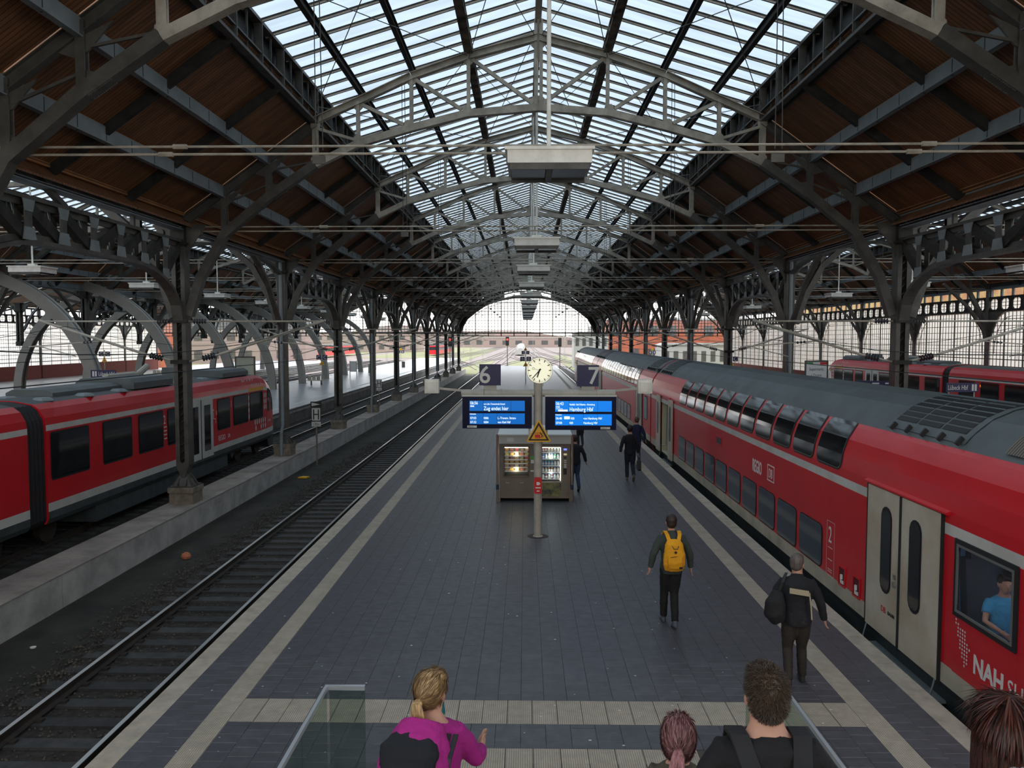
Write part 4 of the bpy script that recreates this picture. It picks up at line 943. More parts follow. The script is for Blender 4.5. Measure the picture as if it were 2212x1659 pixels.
for i in range(10): window(c1, 14.62+1.395*i, 14.62+1.395*i+1.17, 0.37, 1.12, 0.1, flat(-1.39, -1), M['tglass_b'], 0.035)
sA, sB = 0.14, 1.02
for i in range(11): window(c1, 13.85+1.335*i, 13.85+1.335*i+1.12, sA, sB, 0.13, upsurf, M['tglass'], 0.045)
vent_grille(10.6, 12.9, c1); vent_grille(31.8, 34.0, c1)
b = MB(); q = [roofpt(0.08+0.6*i/6, 0.03) for i in range(7)]
for i in range(6): b.add([(q[i][0],8.3,q[i][1]),(q[i][0],9.7,q[i][1]),(q[i+1][0],9.7,q[i+1][1]),(q[i+1][0],8.3,q[i+1][1])], [(0,1,2,3)])
b.build('roof_grille', stripes(mat('grille', (0.2,0.17,0.13), 0.6), 'Y', 0.05, 0.8, 0.01, colour=(0.05,0.045,0.04), width=0.45), c1)
# marks on the side
MR = (pi/2, 0, -pi/2); SX = -1.395
def side(s, y, z, size, sx=0.8, mt='sign_white', bold=0.0): return text(s, size, M[mt], c1, (SX, y, z), MR, sx=sx, bold=bold)
side('REGIO', 19.15, 1.42, 0.42, 0.62, bold=0.008); side('DB', 17.88, 1.47, 0.3, 0.72)
b = MB(); ringbox(b, SX-0.004, SX, 17.49, 17.93, 1.42, 1.74, 0.025); b.build('logo_frame', M['sign_white'], c1)
side('2', 14.3, 0.92, 0.42, 0.75); 
b = MB(); ringbox(b, SX-0.002, SX, 14.02, 14.36, 0.32, 1.3, 0.006); 
for i, z in enumerate((0.82, 0.6, 0.42, 0.38)): b.box(SX-0.003, SX, 14.1, 14.3, z, z+0.012)
b.build('info_marks', M['sign_dim'], c1)
side('NAH.', 9.62, 0.5, 0.32, 0.9, bold=0.01); side('SH', 8.93, 0.5, 0.32, 0.8)
b = MB(); rows = ['1....','11...','.1111','.1111','.1111','..1111','..11111','..1111.','...111','...111','....11','....1.']
for r, line in enumerate(rows):
    for q_, ch in enumerate(line):
        if ch == '1': yy = 10.02-q_*0.052; zz = 1.02-r*0.048; b.add([(SX-0.002, yy+0.018*cos(a*pi/3), zz+0.018*sin(a*pi/3)) for a in range(6)], [(0,1,2,3,4,5)])
b.build('dot_emblem', M['sign_dim'], c1)
for y in (13.65, 13.05):
    b = MB(); ringbox(b, -1.405, -1.385, y-0.12, y+0.12, 0.32, 0.62, 0.03); p_ = b.build('socket_recess', M['red'], c1)
    b = MB(); b.box(-1.394, -1.39, y-0.12, y+0.12, 0.32, 0.62); b.build('recess_back', M['darkred'], p_); b = MB(); b.cyl((-1.4,y,0.5), (-1.4,y,0.42), 0.03, 6); b.box(-1.405, -1.395, y-0.08, y+0.06, 0.34, 0.4); b.build('plug', M['sign_white'], p_)
b = MB(); ringbox(b, -1.402, -1.39, 22.2, 22.75, 1.62, 1.8, 0.035); b.build('display_frame', M['red'], c1); b = MB(); b.box(-1.398, -1.39, 22.2, 22.75, 1.62, 1.8); b.build('side_display', M['tskirt'], c1)
for y in (11.0, 29.5):   # wheels under the skirt
    for d in (-1.25, 1.25): b = MB(); b.cyl((-0.85,y+d+0.3,-0.34), (-0.7,y+d+0.3,-0.34), 0.42, 16); b.build('wheel', M['rail'], c1)
b = MB(); b.box(-1.2, 1.2, 13.5, 27.5, -0.6, -0.1); b.build('underframe', M['tskirt'], c1)
b = MB(); b.box(-1.1, 1.1, 34.6, 35.0, 0.0, 3.3); b.build('gangway', M['rubber'], c1)
# further coaches
def far_coach(lab, y0):
    y1 = y0+26.8
    t = coach('c', lab, y0, y1, dict(cuts=[]))
    for i in range(10): window(t, y0+6.7+1.395*i, y0+6.7+1.395*i+1.17, 0.37, 1.12, 0.1, flat(-1.39, -1), M['tglass_b'], 0.035, edge=False)
    for i in range(14): window(t, y0+4.2+1.335*i, y0+4.2+1.335*i+1.15, sA, sB, 0.1, upsurf, M['tglass'], 0.045)
    for (a, c) in ((y0+2.5, y0+4.5), (y1-4.5, y1-2.5)):
        doorset(t, a, c)
    window(t, y0+1.0, y0+1.9, 0.95, 1.95, 0.1, flat(-1.39, -1), M['tglass_b'], 0.04, edge=False); window(t, y1-1.9, y1-1.0, 0.95, 1.95, 0.1, flat(-1.39, -1), M['tglass_b'], 0.04, edge=False)
    vent_grille(y0+1.0, y0+3.2, t); vent_grille(y1-3.2, y1-1.0, t)
    b = MB(); b.box(-1.1, 1.1, y1-0.14, y1+0.14, 0.0, 3.3); b.build('gangway', M['rubber'], t); return t
far_coach('red double-deck train coach, second from the camera', 34.75)
far_coach('red double-deck train coach, farthest one at the platform end', 61.55)

# ---- single-deck railcars (left one beside the low wall, right one by the glazed wall)
def railcar(X, s, yn, lab, group, length=18.9, cars=2):
    """s=+1: visible side faces +X; yn = nose"""
    t = thing('red_railcar', lab, 'train', (X, 0, 0), group)
    hp = [(1.3,-0.13,3),(1.375,0.0,3),(1.375,0.19,1),(1.375,0.41,0),(1.375,2.27,1),(1.372,2.42,0),(1.34,2.6,0),(1.22,2.82,0),(1.04,2.95,2),(0.6,3.03,2),(0,3.06,2)]
    pr = hp[:-1]+[(0,3.06,2)]+[(-hp[i][0], hp[i][1], hp[i-1][2] if i else 3) for i in range(len(hp)-2, -1, -1)]
    pr = [(s*x, z, m) for x, z, m in pr]
    zt = [(0.0,1.15),(0.35,1.75),(0.75,2.3),(1.2,2.72),(1.8,2.96),(2.6,3.06)]
    wt = [(0.0,0.72),(0.35,0.85),(0.75,0.93),(1.2,0.97),(1.8,0.995),(2.6,1.0)]
    def ip(T, d):
        for (a, va), (c, vc) in zip(T[:-1], T[1:]):
            if d <= c: return va+(vc-va)*(d-a)/(c-a)
        return T[-1][1]
    def shr(x, y, z):
        d = yn-y
        if d > 2.6: return (x, z)
        top = ip(zt, d); w = ip(wt, d)
        if z > 0.41: z = 0.41+(z-0.41)*(top-0.41)/(3.06-0.41) if z > 0.41 else z
        return (x*w, z)
    cols = [M['red'], M['twhite'], M['troof_rib'], M['tskirt']]
    shell('front_car', pr, [yn-length, yn-2.6, yn-1.8, yn-1.2, yn-0.75, yn-0.35, yn], cols, t, shrink=shr, cap=1)
    shell('rear_car', pr, [yn-2*length-0.3, yn-length-0.75], cols, t, cap=1)
    b = MB()
    for i in range(5):
        a = yn-length-0.7+0.16*i; pp = [(x*0.94, z*0.985 if z > 1 else z) for x, z, m in pr]; b.add([(x, a, z) for x, z in pp]+[(x*1.025, a+0.08, z*1.01) for x, z in pp]+[(x, a+0.15, z) for x, z in pp], [(i_, i_+1, len(pp)+i_+1, len(pp)+i_) for i_ in range(len(pp)-1)]+[(len(pp)+i_, len(pp)+i_+1, 2*len(pp)+i_+1, 2*len(pp)+i_) for i_ in range(len(pp)-1)])
    b.build('bellows', M['rubber'], t)
    S = lambda sv: (s*1.378, sv, s, 0)
    rot = (pi/2, 0, pi/2 if s > 0 else -pi/2)
    o = lambda d: yn-d      # distance behind the nose
    wins = [(18.7,17.0),(16.2,14.6),(14.1,12.5),(12.1,10.6),(7.75,6.5),(6.05,4.4),(4.1,2.45)]
    for (a, c) in wins: window(t, o(a), o(c), 1.02, 2.18, 0.03, S, M['tglass'], 0.05, edge=False)
    for i in range(7): window(t, o(20.9+2.2*i+1.6), o(20.9+2.2*i), 1.02, 2.18, 0.03, S, M['tglass'], 0.05, edge=False)
    P = [(o(1.75),1.2),(o(0.75),1.2),(o(0.68),1.45),(o(0.85),1.8),(o(1.2),2.15),(o(1.55),2.3),(o(1.75),2.25)]
    b = MB(); b.add([(s*(1.38*ip(wt, yn-y)+0.008), y, z) for y, z in P], [tuple(range(len(P)))]); b.build('cab_window', M['tglass'], t)
    for (a, c) in ((10.5,9.45),(9.4,8.3)):
        b = MB(); b.box(min(s*1.37, s*1.41), max(s*1.37, s*1.41), o(a), o(c), 0.1, 2.32); d_ = b.build('door', M['twhite'], t); m_ = (o(a)+o(c))/2
        rrect(m_-0.3, m_+0.3, 0.35, 2.1, 0.03, lambda sv: (s*1.41, sv, s, 0), 0.006).build('pane', M['tglass'], d_)
    b = MB(); b.box(min(s*1.375, s*1.42), max(s*1.375, s*1.42), o(9.45), o(9.4), 0.1, 2.32); b.build('door_seal', M['rubber'], t)
    # roof gear
    def unit(a, c, w0, w1, h, nm, mt='troof'):
        u = MB(); p = [(w0,3.0),(w0,3.0+h*0.6),(w0+0.18,3.0+h),(w1-0.18,3.0+h),(w1,3.0+h*0.6),(w1,3.0)]; u.prism([(s*x, z) for x, z in p], 'y', o(a), o(c)); u.build(nm, M[mt], t)
    unit(13.6, 10.8, -0.9, 1.0, 0.34, 'roof_unit'); unit(17.3, 13.6, -0.7, 0.6, 0.22, 'roof_unit'); unit(6.2, 3.2, -0.9, 1.0, 0.3, 'roof_unit')
    u = MB(); u.box(-0.6, -0.1, o(8.2), o(7.6), 3.0, 3.5); u.build('exhaust_box', M['troof'], t)
    u = MB(); u.cyl((-0.6*s,o(12.4),3.02), (-0.6*s,o(12.3),3.35), 0.11, 10); u.cyl((-0.6*s,o(12.3),3.33), (-0.5*s,o(10.3),3.33), 0.1, 10); u.cyl((-0.5*s,o(10.3),3.33), (-0.45*s,o(9.7),3.6), 0.12, 10); u.box(min(-0.62*s,-0.4*s), max(-0.62*s,-0.4*s), o(10.4), o(10.35), 3.02, 3.35); u.build('exhaust_pipe', M['pole'], t)
    for (a, x) in ((18.0,0.75),(18.0,-0.2),(16.2,0.85),(16.2,-0.95),(14.3,0.86),(10.2,0.8),(10.2,-0.3),(7.3,0.6)):
        u = MB(); u.lathe([(0.3,0),(0.3,0.03),(0.2,0.09),(0.1,0.1)], (s*x, o(a), 3.0-0.04*abs(x)), 6); u.build('roof_vent', M['purlin'], t)
    # graphics
    for (d, z0, n) in ((4.25,1.12,4),): 
        pass
    u = MB()
    def dot(d, z, r=0.1): 
        x = 1.384 if z < 2.5 else 1.384-(z-2.42)*0.42
        u.add([(s*(x+0.002)*ip(wt, d) if d < 2.6 else s*(x+0.004), o(d)+r*cos(a*pi/5)*0.8, z+r*sin(a*pi/5)*1.3) for a in range(10)], [tuple(range(10))])
    for i in range(4): dot(4.25, 1.2+0.27*i)
    for i in range(3): dot(2.2, 1.45+0.27*i); dot(1.95, 1.45+0.27*i)
    for i in range(6): dot(2.1+0.28*i*1.0, 0.86)
    for d in (2.1, 2.4, 2.7, 3.4): dot(d, 0.6)
    for d in (2.6, 2.9, 3.2, 3.5, 3.8): dot(d, 2.5)
    for d in (3.4, 3.75, 4.1, 4.5, 4.7): dot(d, 2.72)
    u.build('dot_pattern', M['sign_dim'], t)
    u = MB(); u.box(min(s*1.375,s*1.392), max(s*1.375,s*1.392), o(4.2), o(2.3), 2.29, 2.42); u.build('first_class_stripe', M['yellow'], t)
    tx = lambda st, d, z, sz, mt='sign_white', sx=0.85: text(st, sz, M[mt], t, (s*1.386, o(d), z), rot, sx=sx*1.0)
    if s > 0:
        tx('REGIO', 7.75, 0.56, 0.3); tx('DB', 6.75, 0.58, 0.22); tx('2', 12.45, 1.75, 0.42); tx('1', 6.4, 1.8, 0.4); tx('NAH.SH', 1.75, 0.72, 0.14); tx('R', 7.95, 1.62, 0.25)
        tx('2', 8.6, 1.2, 0.001); tx('RE83 Lüneburg', 11.95, 1.95, 0.17, 'orange_led')
        for i in range(4):
            u = MB(); u.box(1.376, 1.386, o(12.4), o(12.2), 1.62-0.13*i, 1.66-0.13*i); u.build('pictogram', M['sign_dim'], t)
        u = MB()
        for yy in (0.0, 0.36): 
            u.path([(1.386, o(11.3)+yy+0.12*cos(a*pi/5), 0.62+0.12*sin(a*pi/5)) for a in range(11)], 0.02, 0.006, up=(1,0,0))
        u.beam((1.386,o(11.3),0.62), (1.386,o(11.15),0.84), 0.02, 0.006, up=(1,0,0)); u.beam((1.386,o(11.15),0.84), (1.386,o(11.0),0.84), 0.02, 0.006, up=(1,0,0)); u.beam((1.386,o(11.0),0.84), (1.386,o(10.94),0.62), 0.02, 0.006, up=(1,0,0)); u.build('bicycle_mark', M['sign_white'], t)
        u = MB(); u.path([(1.386,o(8.2),1.75),(1.386,o(8.2),1.5),(1.386,o(8.0),1.48),(1.386,o(7.98),1.3)], 0.03, 0.006, up=(1,0,0)); u.box(1.38,1.39,o(8.24),o(8.16),1.8,1.87); u.build('wheelchair_mark', M['sign_white'], t)
    else:
        tx('2', 19.9+0.2, 1.7, 0.42); tx('RE8 Kiel Hbf', 23.0, 1.95, 0.17, 'orange_led')
        tx('2', 12.2, 1.75, 0.42)
    for d in (1.9, 4.4, 18.2, 20.4, 37.0):
        for sd in (1,): u = MB(); u.cyl((s*0.9,o(d),-0.36), (s*0.75,o(d),-0.36), 0.4, 14); u.build('wheel', M['rail'], t)
    u = MB(); u.prism([(o(5.6),-0.45),(o(5.2),-0.2),(o(1.0),-0.2),(o(0.8),-0.62),(o(0.2),-0.55),(o(0.15),0.0),(o(6),0.0)], 'x', -1.1, 1.1); u.box(-1.25, 1.25, o(16.5), o(6.5), -0.62, -0.1); u.build('underframe', M['tskirt'], t)
    u = MB(); u.box(-0.5, 0.5, o(0.3), o(-0.25), -0.05, 0.1); u.build('coupler', M['rubber'], t)
    return t
railcar(-13.55, 1, 38.6, 'red railcar with dark windows standing behind the low wall on the left', 'short red railcars')
railcar(26.6, -1, 67.0, 'red railcar at the right-hand glazed wall, seen over the big train', 'short red railcars', length=19.0)

# ================================================================= CATENARY
def insulator(b, p, q, n=5, r=0.055, m=1):
    p = Vector(p); q = Vector(q)
    for i in range(n):
        a = p+(q-p)*(i+0.2)/n; c = p+(q-p)*(i+0.65)/n; b.cyl(a, c, r, 8, r2=r*0.6, m=m)
def cantilever():
    t = thing('wire_support_arm', 'x', 'wire support', (0,0,0)); D = [M['pole'], M['insul']]
    b = MB(); b.cyl((0.2,0,5.13), (4.15,0,5.13), 0.025, 8); insulator(b, (0.35,0,5.13), (0.75,0,5.13), r=0.08); b.build('top_tube', D, t)
    b = MB(); b.cyl((0.2,0,3.95), (1.1,0,4.16), 0.03, 8, m=0); insulator(b, (0.6,0,4.04), (1.0,0,4.135), r=0.1); b.cyl((1.1,0,4.16), (4.25,0,5.16), 0.04, 8); b.build('diagonal_tube', D, t)
    b = MB(); b.cyl((2.3,0.03,4.56), (4.6,0.03,4.38), 0.02, 6); b.cyl((4.4,0.03,4.42), (3.2,0.03,4.1), 0.015, 6); insulator(b, (2.7,0.03,4.53), (3.0,0.03,4.5), 3, 0.045); b.build('registration_arm', D, t)
    b = MB(); b.cyl((3.4,0,4.45), (3.4,0,3.97), 0.006, 4); b.cyl((3.4,0,4.9), (3.4,0,5.13), 0.006, 4); b.build('dropper', M['iron_dark'], t)
    b = MB(); b.box(-0.24, 0.26, -0.26, -0.2, 3.88, 4.0); b.box(-0.24, 0.26, -0.26, -0.2, 5.08, 5.18); b.build('clamp', M['iron_dark'], t)
    return t
ca = cantilever(); first = True
for (x, nm, dirs) in ((-10.12, 'left', (1, -1)), (10.88, 'right', (1, -1))):
    for j, k in enumerate(range(0, 11, 2)):
        for d in dirs:
            lab = f'jointed wire support arm on {nm} column row, reaching {"right" if d > 0 else "left"}, {ORD[j]} from camera'
            if first: ca.location = (x, YK(k), 0); ca['label'] = lab; ca['group'] = 'wire support arms'; first = False
            else:
                c_ = dup(ca, (x, YK(k), 0), lab); c_.scale = (d, 1, 1)
def wires(x, nm, zc=4.0):
    t = thing('overhead_wire', f'thin black overhead contact wire above {nm}', 'overhead wire', (x, 0, 0), 'overhead wires')
    b = MB(); b.cyl((0,-6,zc), (0,200,zc), 0.009, 5); b.build('contact_wire', M['black'], t)
    b = MB()
    for i in range(10):
        y0 = YK(2*i-2); y1 = YK(2*i); n = 8
        for q in range(n):
            u, v = q/n, (q+1)/n; b.cyl((0.03, y0+(y1-y0)*u, zc+1.0-2.6*u*(1-u)*1.0), (0.03, y0+(y1-y0)*v, zc+1.0-2.6*v*(1-v)*1.0), 0.008, 4, caps=False)
    b.build('carrying_wire', M['black'], t)
wires(-6.5, 'the empty track at platform six'); wires(-13.6, 'the left railcar', 3.98); wires(6.95, 'the double-deck train'); wires(14.4, 'the hidden track right of the big train'); wires(26.5, 'the right railcar'); wires(-27.4, 'the track past the left platform'); wires(-37.6, 'the outermost left track')
# ================================================================= SIGN POLE AND DISPLAYS
PY = 18.2
def pole_assembly():
    t = thing('information_pole', 'round grey pole with crossbar standing in the middle of the platform', 'pole', (0.30, PY, 0))
    b = MB(); b.cyl((0,0,0), (0,0,2.0), 0.095, 20); b.cyl((0,0,2.0), (0,0,3.62), 0.1, 20, r2=0.1); b.lathe([(0.13,-0.005),(0.12,0.012),(0.1,0.03)], n=20); b.build('pole_tube', M['pole'], t)
    b = MB(); b.lathe([(0.26,0.0),(0.2,0.008),(0.1,0.008)], n=14); b.build('rusty_stain_ring', mat('rust_ring', (0.05,0.03,0.02), 0.95, 0, c2=(0.09,0.08,0.08), vscale=20), t)
    b = MB()
    for s in (-1, 1): b.cyl((s*0.09,0,3.36), (s*1.78,0,3.36), 0.085, 16)
    b.build('crossbar', M['pole'], t, smooth=False)
    b = MB()
    for i in range(24):
        for s in (-1, 1): x = s*(0.35+0.058*i); b.box(x-0.012, x+0.012, -0.03, 0.03, 3.245, 3.285)
    b.build('bird_spikes', M['iron'], t)
    b = MB()
    for x in (-1.25, -0.85, 0.95, 1.35): b.cyl((x-0.012,0,3.36), (x+0.012,0,3.36), 0.098, 16)
    for x in (-1.55, -0.3, 0.32, 1.55): b.lathe([(0.07,-0.13),(0.05,-0.07)], (x,0,3.36), 10)
    b.build('clamp_bands', M['iron_pale_lit'], t)
    for s in (-1, 1):
        b = MB(); b.beam((s*1.78,0,3.42), (s*2.32,0,3.47), 0.05, 0.05); b.build('side_arm', M['pole'], t)
        b = MB(); b.box(min(s*2.3,s*2.62), max(s*2.3,s*2.62), -0.12, 0.12, 3.36, 3.68); b.box(min(s*2.34,s*2.58), max(s*2.34,s*2.58), -0.16, -0.12, 3.4, 3.62); b.build('loudspeaker', M['lampbox'], t)
    for s in (-1, 1):
        b = MB(); b.beam((s*0.2,0.05,3.3), (s*0.2,0.05,2.2), 0.05, 0.05); b.build('display_bracket', M['sign_dim'], t)
    return t
pole_assembly()
def platform_sign(dig, x0, x1, z0, z1, lab):
    t = thing('platform_number_sign', lab, 'sign', ((x0+x1)/2, PY, z0), 'platform number signs'); w = (x1-x0)/2; h = z1-z0
    b = MB(); b.box(-w, w, -0.04, 0.04, 0, h); b.build('panel', M['sign_blue'], t)
    b = MB(); b.box(-0.15, 0.15, -0.02, 0.02, -0.1, 0.0); b.build('foot', M['pole'], t)
    text(dig, 0.56, M['sign_dim'], t, (-0.12 if dig == '6' else 0.13, -0.043, 0.06), align='CENTER', name='digit', bold=0.006)
platform_sign('6', -1.06, -0.565, 3.54, 4.03, 'dark blue number sign, pale figure six, standing left of the clock')
platform_sign('7', 1.20, 1.70, 3.52, 4.01, 'dark blue number sign, pale figure seven, standing right of the clock')
def clock():
    t = thing('station_clock', 'round lit station clock on top of the platform pole', 'clock', (0.33, PY, 3.89)); R = 0.305
    b = MB(); b.cyl((0,-0.09,0), (0,0.09,0), R, 40); b.build('case', M['pole'], t)
    b = MB(); b.cyl((0,-0.092,0), (0,-0.1,0), R-0.012, 40); b.build('face', M['clock'], t)
    b = MB()
    for i in range(60):
        a = 2*pi*i/60; l, w = (0.062, 0.02) if i % 5 == 0 else (0.022, 0.008); r1 = R-0.03; r0 = r1-l
        b.beam((r0*sin(a),-0.102,r0*cos(a)), (r1*sin(a),-0.102,r1*cos(a)), 0.003, w, up=(cos(a),0,-sin(a)))
    b.build('minute_marks', M['black'], t)
    def hand(ang, l0, l1, w0, w1, y, mt, nm):
        s_, c_ = sin(ang), cos(ang); b = MB(); P = []
        for (l, w) in ((l0, w0), (l1, w1)): P += [(l*s_+w*c_, l*c_-w*s_), (l*s_-w*c_, l*c_+w*s_)]
        P = [P[0], P[1], P[3], P[2]]; b.prism(P, 'y', y-0.004, y); b.build(nm, M[mt], t)
    hand(2*pi*(6+37/60)/12, -0.04, 0.17, 0.017, 0.013, -0.104, 'black', 'hour_hand'); hand(2*pi*37/60, -0.05, 0.25, 0.013, 0.009, -0.109, 'black', 'minute_hand')
    a = 2*pi*48/60; hand(a, 0.0, 0.125, 0.003, 0.003, -0.114, 'black', 'second_hand')
    b = MB(); c = (0.15*sin(a), 0.15*cos(a)); b.path([(c[0]+0.025*cos(q*pi/8), -0.116, c[1]+0.025*sin(q*pi/8)) for q in range(17)], 0.006, 0.005); b.build('second_hand_ring', M['black'], t)
    b = MB(); b.cyl((0,-0.1,0), (0,-0.12,0), 0.02, 12); b.build('hub', M['black'], t)
    text('DB', 0.035, M['signred'], t, (0,-0.102,0.145), align='CENTER')
    b = MB(); b.box(-0.09, 0.09, -0.06, 0.06, -0.36, -0.28); b.build('neck', M['pole'], t)
clock()
def display(x0, x1, z0, z1, lab, bright, lines, tile, extra=None):
    t = thing('departure_display', lab, 'display', ((x0+x1)/2, PY-0.02, (z0+z1)/2), 'departure displays'); w = (x1-x0)/2; h = (z1-z0)/2
    b = MB(); b.box(-w, w, -0.13, 0.13, -h, h); b.build('housing', mat('display_housing', (0.006,0.007,0.035), 0.2), t)
    b = MB(); b.box(-w-0.01, w+0.01, -0.14, 0.14, h, h+0.03); b.build('top_frame', M['sign_dim'], t)
    ox = 0.06 if extra else 0.0
    sm = mat('screen_lit', (0,0.05,0.2), 0.3, emit=(0.0, 0.16*bright, 0.62*bright), es=1.0)
    X0, X1 = -w*0.8+ox, w*0.8+ox
    for (a, c) in ((h*0.1, h*0.74), (-h*0.72, -h*0.05)):
        b = MB()
        for q in range(4):
            u0 = X0+(X1-X0)*q/4; b.box(u0+0.003, u0+(X1-X0)/4-0.003, -0.134, -0.13, a, c)
        b.build('screen', sm, t)
    for (s, xx, zz, sz, sx_) in lines: text(s, sz, M['screen_txt'], t, (X0+xx, -0.137, zz), sx=sx_, bold=0.0008)
    b = MB(); q = -w+0.11 if not extra else w-0.36; b.box(q, q+0.22, -0.135, -0.13, -h+0.02, -h+0.07); b.build('label_plate', M['sign_dim'], t)
    text(tile, 0.045, M['black'], t, (q+0.02, -0.137, -h+0.03))
    if extra: b = MB(); b.box(X0+0.07, X0+0.29, -0.138, -0.134, 0.045, 0.085); b.box(X0+0.21, X0+0.34, -0.138, -0.134, -0.135, -0.07); b.build('screen_block', M['screen_txt'], t)
    return t
display(-1.445, 0.155, 2.55, 3.29, 'left blue departure display, reading Zug endet hier', 0.75, [('06:56',0.02,0.19,0.1,0.8),('RB86',0.02,0.13,0.055,0.8),('von Lüb.-Travemünde Strand',0.33,0.18,0.058,0.72),('Zug endet hier',0.33,0.055,0.125,0.76),('Folgezüge',0.01,-0.045,0.04,0.9),('07:03',0.02,-0.15,0.075,0.85),('RB86',0.33,-0.15,0.07,0.75),('L.-Travem. Stran»',0.65,-0.15,0.075,0.78),('07:32',0.02,-0.245,0.075,0.85),('RE84',0.33,-0.245,0.07,0.75),('von Kiel Hbf',0.65,-0.245,0.075,0.78)], 'Gleis 6')
display(0.465, 2.095, 2.52, 3.29, 'right, brighter blue departure display, reading Hamburg Hbf', 1.25, [('06:43',0.02,0.19,0.1,0.8),('RE80',0.02,0.13,0.055,0.8),('A B C D E F G',0.02,0.095,0.03,0.85),('Reinfeld - Bad Oldesloe - Ahrensburg',0.33,0.185,0.058,0.66),('Hamburg Hbf',0.33,0.05,0.13,0.76),('Folgezüge',0.01,-0.045,0.04,0.9),('06:48',0.02,-0.14,0.075,0.85),('RE8',0.36,-0.14,0.07,0.75),('von Hamburg Hbf',0.65,-0.14,0.075,0.78),('07:08',0.02,-0.245,0.075,0.85),('RE8',0.33,-0.245,0.07,0.75),('Hamburg Hbf',0.65,-0.245,0.075,0.78)], 'Gleis 7', extra=True)
def warning(loc, sc_, lab, group=None, big=True):
    t = thing('warning_sign', lab, 'warning sign', loc, group); t.scale = (sc_,)*3
    b = MB(); b.prism([(-0.29,-0.02),(0.29,-0.02),(0.25,-0.04),(0.03,0.47),(-0.03,0.47),(-0.25,-0.04)][:0] or [(-0.28,-0.01),(-0.26,-0.03),(0.26,-0.03),(0.28,-0.01),(0.02,0.47),(-0.02,0.47)], 'y', -0.01, 0.01); b.build('plate', M['yellow'], t)
    b = MB(); o = [(-0.245,0.0),(0.245,0.0),(0,0.43)]; i = [(-0.18,0.035),(0.18,0.035),(0,0.352)]
    for k in range(3): b.add([(o[k][0],-0.013,o[k][1]),(o[(k+1)%3][0],-0.013,o[(k+1)%3][1]),(i[(k+1)%3][0],-0.013,i[(k+1)%3][1]),(i[k][0],-0.013,i[k][1])], [(0,1,2,3)])
    b.build('black_border', M['black'], t)
    b = MB(); b.box(-0.09, 0.03, -0.015, -0.012, 0.07, 0.185); b.box(-0.08,0.02,-0.015,-0.012,0.05,0.06); b.box(0.03,0.1,-0.015,-0.012,0.075,0.09); b.box(0.02,0.035,-0.015,-0.012,0.05,0.09); b.build('train_symbol', M['signred'], t)
    b = MB(); b.box(-0.08,-0.035,-0.017,-0.015,0.14,0.17); b.box(-0.025,0.02,-0.017,-0.015,0.14,0.17); b.build('train_windows', M['yellow'], t)
    b = MB(); b.beam((0.04,-0.015,0.17),(0.08,-0.015,0.12),0.004,0.02,up=(0.7,0,0.7)); b.beam((0.08,-0.015,0.12),(0.12,-0.015,0.1),0.004,0.014,up=(0.3,0,0.9)); b.beam((0.075,-0.015,0.13),(0.07,-0.015,0.08),0.004,0.014,up=(1,0,0)); b.beam((0.05,-0.015,0.145),(0.09,-0.015,0.175),0.004,0.012,up=(0.5,0,-0.8)); b.cyl((0.037,-0.016,0.185),(0.037,-0.012,0.185),0.013,8); b.build('falling_figure', M['black'], t)
    return t
warning((0.315, PY-0.12, 2.27), 1.0, 'yellow triangular warning sign with train, fixed to the platform pole')
t = thing('emergency_call_box', 'red emergency call box on the platform pole', 'call box', (0.30, PY-0.13, 1.05))
b = MB(); b.prism([(-0.09,0.02),(-0.07,0),(0.07,0),(0.09,0.02),(0.09,0.34),(0.07,0.36),(-0.07,0.36),(-0.09,0.34)], 'y', -0.09, 0.05); b.build('case', M['signred'], t)
b = MB(); b.box(-0.035, 0.03, -0.095, -0.09, 0.2, 0.27); b.box(0.03,0.05,-0.095,-0.09,0.22,0.25); b.box(-0.06,0.06,-0.095,-0.09,0.125,0.15); b.box(-0.03,0.03,-0.095,-0.09,0.05,0.075); b.build('labels', M['sign_white'], t)

# ================================================================= VENDING MACHINES
VY, VX0, VX1 = 22.1, -0.82, 1.37
t = thing('machine_shelter', 'brown metal surround with pale canopy around the two vending machines', 'shelter', ((VX0+VX1)/2, VY, 0)); hw = (VX1-VX0)/2
for s in (-1, 1):
    b = MB(); b.box(min(s*(hw-0.09),s*(hw-0.12)), max(s*(hw-0.09),s*(hw-0.12)), -0.0, 0.95, 0, 1.9); b.build('side_wall', M['vbody'], t)
    b = MB(); b.cyl((s*(hw-0.04),-0.03,0), (s*(hw-0.04),-0.03,1.93), 0.035, 12); q = b.build('corner_post', mat('post_metal', (0.35,0.26,0.2), 0.3, 0.7), t)
    b = MB(); b.cyl((s*(hw-0.04),-0.03,0.36), (s*(hw-0.04),-0.03,0.5), 0.042, 12); b.build('blue_band', mat('band_blue', (0.01,0.03,0.07), 0.5), t)
b = MB(); b.box(-hw+0.08, hw-0.08, -0.03, 0.0, 1.66, 1.9); b.build('fascia', M['vcanopy'], t)
b = MB(); b.add([(-hw+0.05,-0.06,1.9),(hw-0.05,-0.06,1.9),(hw-0.1,0.95,2.0),(-hw+0.1,0.95,2.0),(-hw+0.05,-0.06,1.93),(hw-0.05,-0.06,1.93),(hw-0.1,0.95,2.08),(-hw+0.1,0.95,2.08)], [(0,3,2,1),(4,5,6,7),(0,1,5,4),(1,2,6,5),(2,3,7,6),(3,0,4,7)]); b.build('canopy', M['sign_white'], t)
b = MB(); b.box(-hw+0.12, hw-0.12, 0.9, 0.95, 0, 1.9); b.build('back_wall', M['vbody'], t)
b = MB(); b.box(-hw+0.5-0.19-0.0, -hw+0.5, -0.035, -0.03, 1.72, 1.83); b.build('notice', M['sign_dim'], t)
